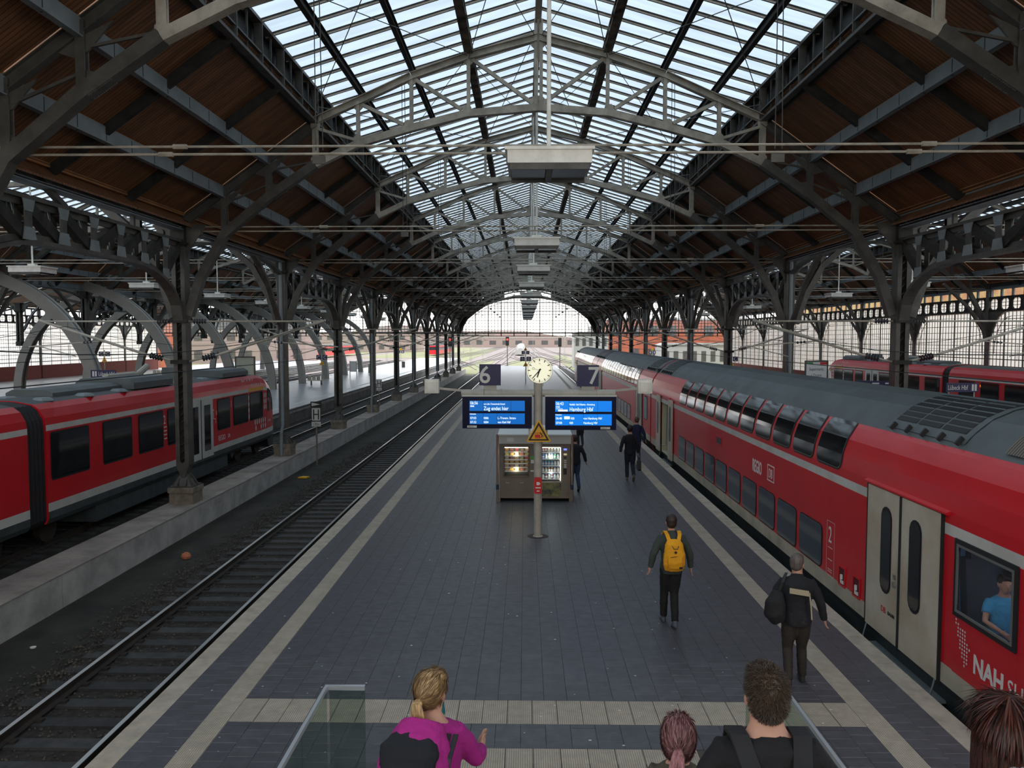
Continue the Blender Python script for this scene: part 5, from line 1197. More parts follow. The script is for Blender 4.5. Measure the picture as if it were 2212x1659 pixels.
def machine(x0, x1, lab, snack):
    t = thing('vending_machine', lab, 'vending machine', (x0, VY+0.02, 0), 'vending machines'); w = x1-x0
    gx0, gx1, gz0, gz1 = (0.1, w*0.82, 0.72, 1.56) if snack else (0.03, 0.6, 0.58, 1.56)
    b = MB(); b.box(0, gx0, 0, 0.8, 0.1, 1.65); b.box(gx1, w, 0, 0.8, 0.1, 1.65); b.box(gx0, gx1, 0, 0.8, 0.1, gz0); b.box(gx0, gx1, 0, 0.8, gz1, 1.65); b.box(gx0, gx1, 0.5, 0.8, gz0, gz1); b.build('cabinet', M['vbody'], t)
    b = MB(); ringbox(b, 0, 1, gx0, gx1, gz0, gz1, 0.03); b.v = [(y, -0.015 if x < 0.5 else 0.01, z) for x, y, z in b.v]; b.build('window_frame', M['iron_pale_lit'] if not snack else mat('frame_brown', (0.14,0.11,0.08), 0.4, 0.3), t)
    b = MB(); b.box(gx0, gx1, 0.46, 0.5, gz0, gz1); b.build('back_lining', mat('lining', (0.22,0.2,0.15) if snack else (0.05,0.07,0.08), 0.6), t)
    b = MB(); b.box(gx0+0.02, gx1-0.02, 0.03, 0.08, gz1-0.03, gz1-0.005)
    if not snack: b.box(gx1-0.03, gx1-0.01, 0.01, 0.05, gz0+0.02, gz1-0.02)
    b.build('light_strip', M['stripw'], t)
    b = MB(); b.add([(gx0,-0.002,gz0),(gx1,-0.002,gz0),(gx1,-0.002,gz1),(gx0,-0.002,gz1)], [(0,1,2,3)]); b.build('pane', M['pane_clear'], t)
    for q in (0.25, 0.75):
        ld = bpy.data.lights.new('machine_fill', 'POINT'); ld.energy = 2.2; ld.color = (1, 0.82, 0.55) if snack else (0.8, 0.95, 1); ld.shadow_soft_size = 0.03; put('machine_fill', ld, t, ((gx0+gx1)/2, 0.035, gz0+(gz1-gz0)*q))  # unseen point lights added to brighten the goods on the shelves
    n = 6 if snack else 5; zs = [gz1-0.14-(gz1-gz0-0.18)/(n-0.0)*i for i in range(n)] if snack else [gz1-0.15-0.19*i for i in range(5)]
    for z in zs: b = MB(); b.box(gx0+0.02, gx1-0.03, 0.05, 0.46, z-0.012, z); b.box(gx0+0.02, gx1-0.03, 0.04, 0.05, z-0.025, z+0.008); b.build('shelf', M['sign_white'], t)
    b = MB(); b.box(0.03, w-0.02, -0.012, 0, 0.3, gz0-0.08) if snack else b.box(0.03, 0.6, -0.012, 0, 0.16, 0.54); b.build('lower_panel', M['vbody'] if snack else mat('poster_meadow', (0.25,0.24,0.08), 0.5, 0, c2=(0.02,0.03,0.05), vscale=4), t)
    if snack:
        for x in (0.2, 0.6): b = MB(); b.path([(x-0.05,-0.02,0.56),(x-0.03,-0.02,0.54),(x+0.03,-0.02,0.54),(x+0.05,-0.02,0.56)], 0.01, 0.01); b.build('flap_handle', M['steel'], t)
        b = MB(); b.box(w*0.86, w-0.01, -0.01, 0, 1.22, 1.3); b.build('green_label', mat('label_green', (0.1,0.35,0.05), 0.5), t); b = MB(); b.box(w*0.88, w-0.03, -0.012, 0, 1.1, 1.2); b.box(w*0.87, w-0.02, -0.012, 0, 0.86, 0.9); b.build('price_labels', M['sign_dim'], t)
    else:
        b = MB(); b.box(0.67, 0.76, -0.01, 0, 1.47, 1.52); b.build('brand_light', mat('disp_blue', (0.1,0.1,0.8), 0.4, emit=(0.15,0.2,1), es=1.5), t)
        b = MB(); b.box(0.67,0.76,-0.01,0,1.33,1.38); b.build('price_display', mat('disp_amber', (0.6,0.55,0.3), 0.4, emit=(0.6,0.5,0.25), es=0.6), t)
        b = MB()
        for z in (1.18,1.13,1.07,1.03,0.99): b.box(0.68, 0.75, -0.012, 0, z-0.012, z+0.012)
        b.build('buttons', M['sign_dim'], t); b = MB(); b.box(0.66,0.76,-0.012,0,0.78,0.95); b.box(0.68,0.75,-0.012,0,1.24,1.28); b.build('coin_return', M['black'], t)
    return t, gx0, gx1, zs
m1, a0, a1, zs1 = machine(-0.7, 0.28, 'snack vending machine with six lit shelves, left of the pole', True)
m2, c0, c1_, zs2 = machine(0.42, 1.25, 'drinks vending machine with five lit shelves of bottles, right of the pole', False)
SC = [(0.5,0.2,0.02),(0.85,0.4,0.05),(0.8,0.08,0.06),(0.8,0.7,0.15),(0.6,0.4,0.25),(0.4,0.1,0.05),(0.75,0.65,0.5),(0.3,0.2,0.1)]
smats = [mat(f'wrapper_{i}', c, 0.35, 0, 0.5, 30) for i, c in enumerate(SC)]
SN = ['brown','orange','red','yellow','tan','dark red','cream','dark brown']; ROWS = ['top','second','third','fourth','fifth','bottom']
def packet_mesh(m_, tall):
    b = MB(); h = 0.1 if tall else 0.075; w = 0.045
    b.add([(-w,0,0),(w,0,0),(w*1.05,-0.02,h*0.2),(w*1.05,-0.02,h*0.8),(w,0,h),(-w,0,h),(-w*1.05,-0.02,h*0.8),(-w*1.05,-0.02,h*0.2),(-w,0.03,0),(w,0.03,0),(w,0.03,h),(-w,0.03,h)], [(0,1,2,7),(7,2,3,6),(6,3,4,5),(8,11,10,9),(0,8,9,1),(5,4,10,11),(1,9,10,4,3,2),(0,7,6,5,11,8)]); return b.mesh('packet', m_)
pk = [(packet_mesh(m_, i % 2 == 0)) for i, m_ in enumerate(smats)]
for r, z in enumerate(zs1):
    for c in range(5):
        i = (r*3+c*5+r*c) % 8; o = put('snack_packet', pk[i], None, (-0.7+a0+0.085+c*0.142, VY+0.02+0.1, z+0.001))
        tag(o, f'{SN[i]} snack packet, {ORD[c]} in the {ROWS[r]} row of snacks', 'snack packet', 'snacks in the left vending machine')
BC = [('red-capped dark',(0.25,0.02,0.03)),('clear blue',(0.15,0.5,0.9)),('orange',(0.8,0.35,0.08)),('green',(0.05,0.6,0.12)),('white-labelled brown',(0.7,0.6,0.45)),('pale clear',(0.6,0.75,0.8)),('blue',(0.05,0.15,0.7))]
bmats = [mat(f'bottle_{i}', c, 0.15) for i, (n_, c) in enumerate(BC)]
ch = [[0,0,4,4,5,5],[6,5,2,4,3,5],[1,1,1,1,5,5],[4,4,2,2,4,4],[5,0,4,0,5,4]]
for r, z in enumerate(zs2):
    for c in range(6):
        i = ch[r][c]; t = thing('drink_bottle', f'{BC[i][0]} bottle, {ORD[c]} in the {ROWS[r] if r < 4 else "lowest"} row of drinks', 'bottle', (0.42+c0+0.06+c*0.085, VY+0.02+0.1, z+0.001), 'bottles in the right vending machine')
        b = MB(); b.lathe([(0.03,0),(0.032,0.02),(0.032,0.085),(0.014,0.115),(0.013,0.125)], n=10); b.build('body', bmats[i], t)
        b = MB(); b.lathe([(0.033,0.03),(0.033,0.075)], n=10); b.build('label_band', M['sign_white'], t); b = MB(); b.lathe([(0.015,0.125),(0.015,0.142)], n=8); b.build('cap', bmats[(i+2) % 7], t)

# ================================================================= SIGNS AND FURNITURE ON THE PLATFORMS
def letters(x, y, ch_, z0, lab, sz=0.47, grp='section letter signs', tri='low'):
    t = thing('section_letter_post', lab, 'sign', (x, y, 0), grp)
    b = MB(); b.cyl((0,0,0), (0,0,z0+0.6), 0.045, 8); b.build('post', M['pole'], t)
    for s in (-1, 1):
        b = MB(); b.box(min(s*0.09,s*(0.09+sz)), max(s*0.09,s*(0.09+sz)), -0.02, 0.02, z0, z0+sz); p_ = b.build('letter_panel', M['sign_blue'], t)
        text(ch_, sz*1.0, M['sign_white'], p_, (s*(0.09+sz/2), -0.025, z0+sz*0.15), align='CENTER', name='letter')
    z = z0-0.55 if tri == 'low' else z0+sz+0.05
    b = MB(); b.prism([(-0.28,0),(0.28,0),(0,0.48)], 'y', -0.04, -0.03); b.build('warning_plate', M['yellow'], t); b_ = t.children[-1]; b_.location = (0, 0, z)
    b = MB(); b.prism([(-0.1,0.08),(0.12,0.08),(0.0,0.2)], 'y', -0.05, -0.04); q = b.build('warning_symbol', M['signred'], t); q.location = (0, 0, z); return t
letters(-20.75, 80, 'C', 2.5, 'post with two blue C signs and yellow triangle on left platform')
letters(-41.5, 77, 'C', 2.9, 'post with blue C signs behind the ribs on the outer left platform')
letters(20.4, 78, 'C', 2.4, 'post with two blue C signs on the platform right of the big train')
letters(-20.9, 132, 'B', 2.2, 'post with two blue B signs at the far end of the left platform', tri='up')
letters(20.6, 128, 'B', 2.2, 'post with two blue B signs beyond the hall on the right', tri='up')
letters(0.05, 82, 'B', 2.3, 'post with two blue B signs behind the clock on the central platform', tri='low')
letters(0.05, 113, 'A', 2.42, 'post with two blue A signs, farthest on the central platform', tri='up')
def hboard(x, y, zg, lab, arrow=True):
    t = thing('stop_board', lab, 'sign', (x, y, zg), 'black and white H boards'); top = 1.9-zg-0.3
    b = MB(); b.beam((0,0,0), (0,0,top), 0.06, 0.06); b.build('post', M['plinth'], t)
    b = MB(); b.box(-0.21, 0.21, -0.05, -0.03, top-0.6, top); b.build('h_panel', M['black'], t); b = MB(); b.box(-0.185, 0.185, -0.055, -0.05, top-0.575, top-0.025); b.build('h_field', M['sign_dim'], t)
    b = MB(); b.box(-0.13,-0.08,-0.06,-0.055,top-0.53,top-0.08); b.box(0.08,0.13,-0.06,-0.055,top-0.53,top-0.08); b.box(-0.1,0.1,-0.06,-0.055,top-0.33,top-0.28); b.build('h_letter', M['black'], t)
    b = MB(); b.box(-0.2, 0.2, -0.05, -0.03, top-0.84, top-0.63); b.build('distance_plate', M['sign_dim'], t); text('130m', 0.17, M['black'], t, (0,-0.055,top-0.79), align='CENTER', sx=0.8)
    if arrow: b = MB(); b.box(-0.24, 0.24, -0.05, -0.03, top+0.02, top+0.26); b.build('arrow_panel', M['black'], t); b = MB(); b.prism([(-0.19,top+0.06),(0.19,top+0.14),(-0.19,top+0.22)], 'y', -0.055, -0.05); b.build('arrow', M['sign_dim'], t)
hboard(-9.2, 34.4, -0.98, 'black and white H board with arrow in front of the low wall, nearer one')
hboard(-10.9, 58.5, -0.98, 'small black and white H board farther along the low wall', False)
def bench(x, y, lab):
    t = thing('bench', lab, 'bench', (x, y, 0), 'platform benches')
    for s in (-1, 1):
        b = MB(); b.box(-0.9, 0.9, min(s*0.05,s*0.5), max(s*0.05,s*0.5), 0.43, 0.47); b.build('seat', M['iron_pale_lit'], t)
        for i in range(4): b = MB(); b.beam((-0.68+0.45*i,s*0.06,0.5), (-0.68+0.45*i,s*0.0,0.92), 0.36, 0.03, up=(0,1,0)); b.build('backrest', M['iron_pale_lit'], t)
    for x_ in (-0.5, 0.5): b = MB(); b.box(x_-0.05, x_+0.05, -0.1, 0.1, 0, 0.43); b.build('leg', M['iron'], t)
bench(-20.95, 78.5, 'double-sided bench with four-part backrest by the C post, left platform'); bench(-43, 92, 'pale bench on the outer left platform past the ribs')
t = thing('waste_bin', 'boxy grey litter bin standing on the left platform', 'bin', (-20.4, 104, 0)); b = MB(); b.box(-0.35,0.35,-0.35,0.35,0.05,1.2); b.build('body', M['tsill'], t); b = MB(); b.box(-0.38,0.38,-0.38,0.38,1.2,1.3); b.build('lid', M['pole'], t)
t = thing('waste_bin', 'small round dark bin at the far end of the left platform', 'bin', (-19.7, 127, 0)); b = MB(); b.lathe([(0.28,0),(0.3,0.1),(0.3,0.95)], n=12); b.build('body', M['iron'], t); b = MB(); b.lathe([(0.32,0.95),(0.32,1.0)], n=12); b.build('lid', M['iron_pale_lit'], t)
t = thing('timetable_stand', 'tall glazed timetable stand on the left platform', 'timetable stand', (-20.5, 93.5, 0))
for s in (-0.4, 0.4): b = MB(); b.box(s-0.04, s+0.04, -0.04, 0.04, 0, 2.0); b.build('post', M['pole'], t)
b = MB(); b.box(-0.38, 0.38, -0.03, 0.03, 0.7, 1.95); b.build('poster_case', M['sign_dim'], t); b = MB(); b.box(-0.3,0.3,-0.035,-0.03,0.85,1.8); b.build('timetable', M['sign_white'], t)
def poster(x, y, w, h, z0, lab, right):
    t = thing('advertising_case', lab, 'poster case', (x, y, 0), 'advertising cases')
    b = MB(); ringbox(b, -0.06, 0.06, -w/2, w/2, z0, z0+h, 0.09); b.v = [(yy, xx, zz) for xx, yy, zz in b.v]; b.build('frame', M['iron'], t)
    for s in (-1, 1): b = MB(); b.box(s*w/2-0.06, s*w/2+0.06, -0.05, 0.05, 0, z0); b.build('post', M['iron'], t)
    b = MB(); b.box(-w/2, w/2, -0.02, 0.02, z0, z0+h); p_ = b.build('poster_sheet', M['sign_white'] if right else mat('poster_beige', (0.42,0.42,0.33), 0.5), t)
    if right:
        b = MB(); b.box(-w/2, -w/6, -0.026, -0.02, z0+h-0.16, z0+h-0.03); b.build('green_band', mat('band_green', (0.05,0.25,0.08), 0.5), p_); b = MB(); b.box(w/6, w/2, -0.026, -0.02, z0+h-0.2, z0+h-0.03); b.build('red_band', M['signred'], p_)
        text('Supermarkt', 0.3, M['sign_blue'], p_, (0,-0.025,z0+h-0.62), align='CENTER', sx=0.72); text('à Dozon', 0.3, M['sign_blue'], p_, (0,-0.025,z0+h-1.05), align='CENTER', sx=0.72)
    else:
        for i, (z, l) in enumerate(((0.55,0.35),(0.75,0.3),(1.05,0.9),(1.15,0.7),(1.25,0.3))): b = MB(); b.box(-w/2+0.08, -w/2+0.08+l, -0.026, -0.02, z0+h-z-0.03, z0+h-z); b.build('text_line', M['iron'], p_)
poster(-20.4, 57, 1.3, 1.75, 1.5, 'tall advertising case with a beige notice on the left platform', False)
poster(20.6, 56.0, 1.45, 1.8, 1.2, 'advertising case lettered Supermarkt, right of the big train', True)
def stationsign(x, y, z, w, h, lab, flip, rz):
    t = thing('station_name_sign', lab, 'sign', (x, y, 0), 'station name signs', rz)
    for s in (-1, 1): b = MB(); b.cyl((s*w*0.4,0.05,0), (s*w*0.4,0.05,z), 0.03, 8); b.build('post', M['pole'], t)
    b = MB(); b.box(-w/2, w/2, -0.03, 0.03, z, z+h); b.build('panel', M['sign_blue'], t)
    text('Lübeck Hbf', h*0.75, M['sign_dim'], t, (-w/2+(0.38 if flip else 0.06), -0.035, z+h*0.25), sx=0.62)
    q = -w/2+0.08 if flip else w/2-0.3
    for i in range(2): b = MB(); b.box(q+0.13*i, q+0.09+0.13*i, -0.035, -0.03, z+0.06, z+h-0.06); b.build('track_mark', M['sign_dim'], t)
stationsign(-21.1, 39, 2.68, 1.25, 0.38, 'blue Lübeck Hbf name sign above the left railcar roof', True, 0)
stationsign(20.0, 36.3, 2.18, 1.45, 0.42, 'blue Lübeck Hbf name sign in front of the right railcar', False, 0)
t = thing('direction_sign', 'row of low blue direction signs behind the big train roof', 'sign', (20.2, 46, 0))
for i in range(3): b = MB(); b.box(-0.95+0.75*i, -0.25+0.75*i, -0.03, 0.03, 1.9-0.02*i, 2.2-0.02*i); b.build('panel', M['sign_blue'], t); b = MB(); b.box(-0.8+0.75*i, -0.4+0.75*i, -0.035, -0.03, 2.0, 2.07); b.build('lettering', M['sign_dim'], t)
b = MB(); b.cyl((-0.6,0,0), (-0.6,0,1.9), 0.03, 8); b.cyl((0.9,0,0), (0.9,0,1.9), 0.03, 8); b.build('posts', M['pole'], t)

# balustrades either side of the stairs
def balustrade(x, side, lab):
    t = thing('glass_balustrade', lab, 'balustrade', (x, 7.95, 0), 'glass balustrades')
    b = MB(); b.path([(0,-8.0,1.0),(0,0,1.0),(side*0.4,0,1.0)], 0.045, 0.045, up=(0,0,1)); b.build('handrail', M['handrail'], t)
    for i in range(8):
        a = -0.9*i-0.02; c = a-0.88; b = MB(); b.box(-0.006, 0.006, c, a, 0.08, 0.97); b.build('pane', M['balu_glass'], t)
    b = MB(); b.box(min(0.03*side,side*0.4), max(0.03*side,side*0.4), -0.008, 0.008, 0.08, 0.97); b.build('pane', M['balu_glass'], t)
    b = MB(); b.box(-0.03, 0.03, -8, 0.02, 0, 0.08); b.box(min(0,side*0.4), max(0,side*0.4), -0.03, 0.03, 0, 0.08); b.build('base_rail', M['iron'], t)
balustrade(-2.06, 1, 'glass balustrade with steel handrail, left of the woman in magenta')
balustrade(2.68, -1, 'glass balustrade with steel handrail, behind the man in the black shirt')

# ================================================================= OUTSIDE: yard beyond the hall
t = tag(put('yard_track', None, None, (0,0,-0.98)), 'fan of rails running out of the hall towards the distant yard', 'railway track', None)
def yrail(pts):
    for s in (-0.75, 0.75):
        b = MB(); P = [(x+s, y, 0.1) for x, y in pts]; b.path(P, 0.12, 0.14, up=(0,0,1)); b.build('rail', mat('yrail', (0.12,0.09,0.08), 0.4, 0.5) if 'yr' not in M else M['yr'], t)
M['yr'] = mat('yard_rail', (0.13,0.1,0.09), 0.4, 0.5)
for x0 in (-37.6,-32.4,-27.3,-13.55,-6.4,6.9,14.4,26.4):
    yrail([(x0,121),(x0*0.95,160),(x0*0.7-1,220),(x0*0.5-2,320),(x0*0.4-2,600)])
for (a, c) in ((-13.5,-6.4),(-6.4,2),(6.9,-4),(2,12),(14,4),(-8,-24),(8,22)): yrail([(a,140),(a+(c-a)*0.2,165),(a+(c-a)*0.8,215),(c,240),(c*1.1,330)])
b = MB()
for (x0, x1, y0, y1) in ((-12,-7.6,123,200),(8.5,13,122,260),(-26,-15,190,420),(16,24,190,300),(-3.5,4,136,200),(-90,-58,100,400),(33,90,122,300),(-50,-28,230,500)): b.box(x0, x1, y0, y1, -1.02, -0.93)
tag(b.build('grass', M['grass']), 'dry grass strips between the yard tracks outside', 'grass', kind='stuff')
def building(name, lab, x, y, w, d, h, mt, rows=2, cols=6, roof=None, wm='iron'):
    t = thing(name, lab, 'building', (x, y, -1)); b = MB(); b.box(-w/2, w/2, 0, d, 0, h); b.build('wall', M[mt], t)
    b = MB(); b.prism([(-w/2-0.3,h),(w/2+0.3,h),(w/2-1,h+(roof or 0.4)),(-w/2+1,h+(roof or 0.4))], 'y', -0.3, d); b.build('roof', M['iron'] if roof else M['concrete'], t)
    wb_ = MB(); ww = w/cols*0.5; wb_.box(-ww/2, ww/2, -0.06, 0.02, 0, h/rows*0.45); me = wb_.mesh('window', M[wm])
    for r in range(rows):
        for c in range(cols): put('window', me, t, (-w/2+w*(c+0.5)/cols, 0, h*(r+0.3)/rows))
    return t
building('brick_building', 'long orange brick building outside on the right', 44, 165, 54, 12, 9.5, 'brick_far', 2, 14)
building('railway_office', 'low white signal building beyond the big train', 12.5, 150, 6.5, 6, 6.6, 'fwhite', 2, 5)
building('glazed_shed', 'pale shed with large dark windows behind the right columns', 33, 150, 14, 8, 4.4, 'fwhite', 1, 8)
building('warehouse', 'pale pinkish warehouse in the far distance, left', -80, 330, 70, 20, 8, 'hill', 2, 16)
building('warehouse', 'pale distant warehouse straight beyond the tracks', 0, 520, 120, 20, 6, 'hill', 1, 14)
building('warehouse', 'distant pale hall right of the yard', 75, 420, 80, 20, 12, 'fwhite', 2, 12)
building('house', 'pale house outside beyond the left columns', -62, 175, 26, 10, 8, 'hill', 2, 7, roof=2.5)
building('brick_building', 'brick building outside beyond the glazed left wall', -78, 140, 20, 14, 9, 'brick_far', 2, 5)
b = MB(); pts = [(-500, -1)]
for i in range(41): pts.append((-500+25*i, 12+4*sin(i*0.5)+2.5*sin(i*1.3+1)))
pts.append((500, -1)); b.prism(pts, 'y', 760, 780); struct(b.build('hills', M['hill']))
# stretches of pale buildings seen through the milky side walls
b = MB(); b.box(52, 54, 25, 150, -1, 13); struct(b.build('slope_right', mat('autumn_slope', (0.42,0.17,0.08), 0.9, 0, c2=(0.45,0.33,0.12), vscale=0.6)))
def mast(x, y, lab):
    t = thing('catenary_mast', lab, 'mast', (x, y, -1), 'lattice masts in the yard'); b = MB()
    for s in (-0.15, 0.15): b.beam((s,0,0), (s*0.6,0,7.5), 0.05, 0.05)
    for i in range(12): b.beam((-0.14,0,0.6*i), (0.14,0,0.6*i+0.6), 0.03, 0.03)
    b.build('lattice_mast', M['iron_pale_lit'], t); b = MB(); b.cyl((0,0,6.2), (2.8,0,6.6), 0.03, 6); b.cyl((0,0,7.2), (2.8,0,6.6), 0.02, 6); b.build('arm', M['iron'], t)
mm = [(-10.5,152),(-10,185),(-18,230),(9.8,140),(9.5,190),(11,250),(-24,280),(20,240),(-30,170),(3,300),(-8,340),(15,330),(-40,210),(26,190)]
for i, (x, y) in enumerate(mm): mast(x, y, f'slender lattice mast in the yard, {ORD[i]} by distance' if i < 14 else 'mast')
def signal(x, y, z, lab, lit, armx=None):
    t = thing('railway_signal', lab, 'signal', (x, y, 0), 'railway signals'); b = MB(); b.box(-0.3, 0.3, -0.1, 0.1, z-1.1, z+0.5); b.build('signal_board', M['black'], t)
    if lit: b = MB(); b.cyl((0,-0.11,z), (0,-0.14,z), 0.17, 12); b.build('red_lamp', M['siglow'], t)
    b = MB(); b.cyl((0,0.1,-0.98), (0,0.1,z-1.0), 0.07, 8); 
    b.build('signal_post', M['iron'], t)
signal(-12.05, 126, 4.5, 'signal with red light beside the last left columns', True); signal(-3.2, 141, 4.5, 'signal with red light outside, left of the clock', True); signal(6.2, 141, 4.3, 'unlit dark signal outside, right of the clock', False)
t = thing('white_express_train', 'white rounded express train head standing far out in the yard', 'train', (-1.6, 262, -0.9)); b = MB(); P = [(-1.5,0.2),(1.5,0.2),(1.5,2.4),(1.1,3.4),(0.4,3.7),(-0.4,3.7),(-1.1,3.4),(-1.5,2.4)]; b.prism(P, 'y', 1.5, 60); n=len(P); b.add([(x,1.5,z) for x, z in P]+[(x*0.6,0,0.3+(z-0.2)*0.6) for x, z in P], [(i,(i+1)%n,n+(i+1)%n,n+i) for i in range(n)]+[tuple(range(n,2*n))]); b.build('body', M['fwhite'], t); b = MB(); b.box(-0.8,0.8,0.4,0.8,1.9,2.5); b.build('windscreen', M['tglass'], t)
for (x, y, lab) in ((-30, 255, 'small red train standing far away in the yard'), (-60, 210, 'red carriages standing outside past the left platform')):
    t = thing('red_train', lab, 'train', (x, y, -0.8), 'distant red trains'); b = MB(); b.box(-1.4,1.4,0,60,0.4,3.2); b.build('body', M['red'], t); b = MB(); b.box(-1.1,1.1,-0.05,0,1.8,2.8); b.box(-1.45,1.45,1,59,1.7,2.6); b.build('windows', M['tglass'], t); b = MB(); b.box(-1.3,1.3,0,60,3.2,3.7); b.build('roof', M['troof'], t)
# ================================================================= PEOPLE
def loft(b, S, n=12, m=0):
    """closed tube through S=[(point, rx, ry)], cross-sections across the path, rx along world-ish X"""
    P = [Vector(s[0]) for s in S]; o = len(b.v)
    for i, (p, rx, ry) in enumerate([(P[i], S[i][1], S[i][2]) for i in range(len(S))]):
        d = (P[min(i+1, len(P)-1)]-P[max(i-1, 0)]).normalized(); ax = Vector((1,0,0))
        if abs(d.dot(ax)) > 0.9: ax = Vector((0,0,1))
        f = d.cross(ax).normalized(); ax = f.cross(d).normalized()
        for k in range(n): t = 2*pi*k/n; q = p+ax*rx*cos(t)+f*ry*sin(t); b.v.append(tuple(q))
    for i in range(len(S)-1):
        for k in range(n): b.f.append((o+i*n+k, o+i*n+(k+1)%n, o+(i+1)*n+(k+1)%n, o+(i+1)*n+k)); b.m.append(m)
    b.f.append(tuple(o+k for k in range(n))[::-1]); b.m.append(m); b.f.append(tuple(o+(len(S)-1)*n+k for k in range(n))); b.m.append(m)
def fuse(b, name, mt, parent, vox, smooth=2, disp=0.0, dscale=0.12):
    me = bpy.data.meshes.new(name); me.from_pydata(b.v, [], b.f); bm = bmesh.new(); bm.from_mesh(me); bmesh.ops.recalc_face_normals(bm, faces=bm.faces); bm.to_mesh(me); bm.free()
    ob = bpy.data.objects.new(name, me); col.objects.link(ob)
    r = ob.modifiers.new('r', 'REMESH'); r.mode = 'VOXEL'; r.voxel_size = vox
    s = ob.modifiers.new('s', 'SMOOTH'); s.iterations = smooth; s.factor = 0.6
    if disp: tx = bpy.data.textures.new('folds', 'CLOUDS'); tx.noise_scale = dscale; d = ob.modifiers.new('d', 'DISPLACE'); d.texture = tx; d.strength = disp; d.texture_coords = 'LOCAL'; d.mid_level = 0.5
    dg = bpy.context.evaluated_depsgraph_get(); dg.update(); ev = ob.evaluated_get(dg); nm = bpy.data.meshes.new_from_object(ev); bpy.data.objects.remove(ob); bpy.data.meshes.remove(me)
    nm.name = name; nm.materials.clear(); nm.materials.append(mt); nm.polygons.foreach_set('use_smooth', [True]*len(nm.polygons)); return put(name, nm, parent)
SK = mat('skin', (0.5,0.27,0.19), 0.55, 0, 0.08, 8); M['skin'] = SK
def cloth(name, c, var=0.15): return mat(name, c, 0.85, 0, var, 5, bump=0.3, bscale=60)
def hand(b, w, d, side, hold=False, s=1.0):
    """w wrist, d direction of the hand; palm and five fingers"""
    w = Vector(w); d = Vector(d).normalized(); lat = Vector((0,1,0)) if abs(d.y) < 0.8 else Vector((0,0,1)); lat = (lat-d*lat.dot(d)).normalized(); nrm = d.cross(lat).normalized()*side
    loft(b, [(w, 0.026*s, 0.026*s), (w+d*0.03*s, 0.018*s, 0.034*s), (w+d*0.09*s, 0.016*s, 0.042*s), (w+d*0.1*s, 0.012*s, 0.036*s)] if abs(d.z) > 0.5 else [(w, 0.026*s, 0.026*s), (w+d*0.09*s, 0.03*s, 0.03*s)], 10)
    for i, L in enumerate((0.068, 0.078, 0.072, 0.056)):
        base = w+d*0.09*s+lat*(0.033-0.022*i)*s; k = 1.0 if hold else 0.45
        p1 = base+d*L*0.45*s-nrm*0.006*s; p2 = p1+(d*(1-k*0.6)-nrm*k).normalized()*L*0.33*s; p3 = p2+(d*(1-k*1.3)-nrm*k*1.2).normalized()*L*0.28*s
        loft(b, [(base, 0.0095*s, 0.0095*s), (p1, 0.009*s, 0.009*s), (p2, 0.0085*s, 0.0085*s), (p3, 0.0065*s, 0.0065*s)], 8)
    tb = w+d*0.035*s+lat*0.03*s; loft(b, [(tb, 0.012*s, 0.012*s), (tb+(d*0.6+lat*0.7-nrm*0.3).normalized()*0.035*s, 0.011*s, 0.011*s), (tb+(d*0.9+lat*0.45-nrm*0.5).normalized()*0.062*s, 0.008*s, 0.008*s)], 8)
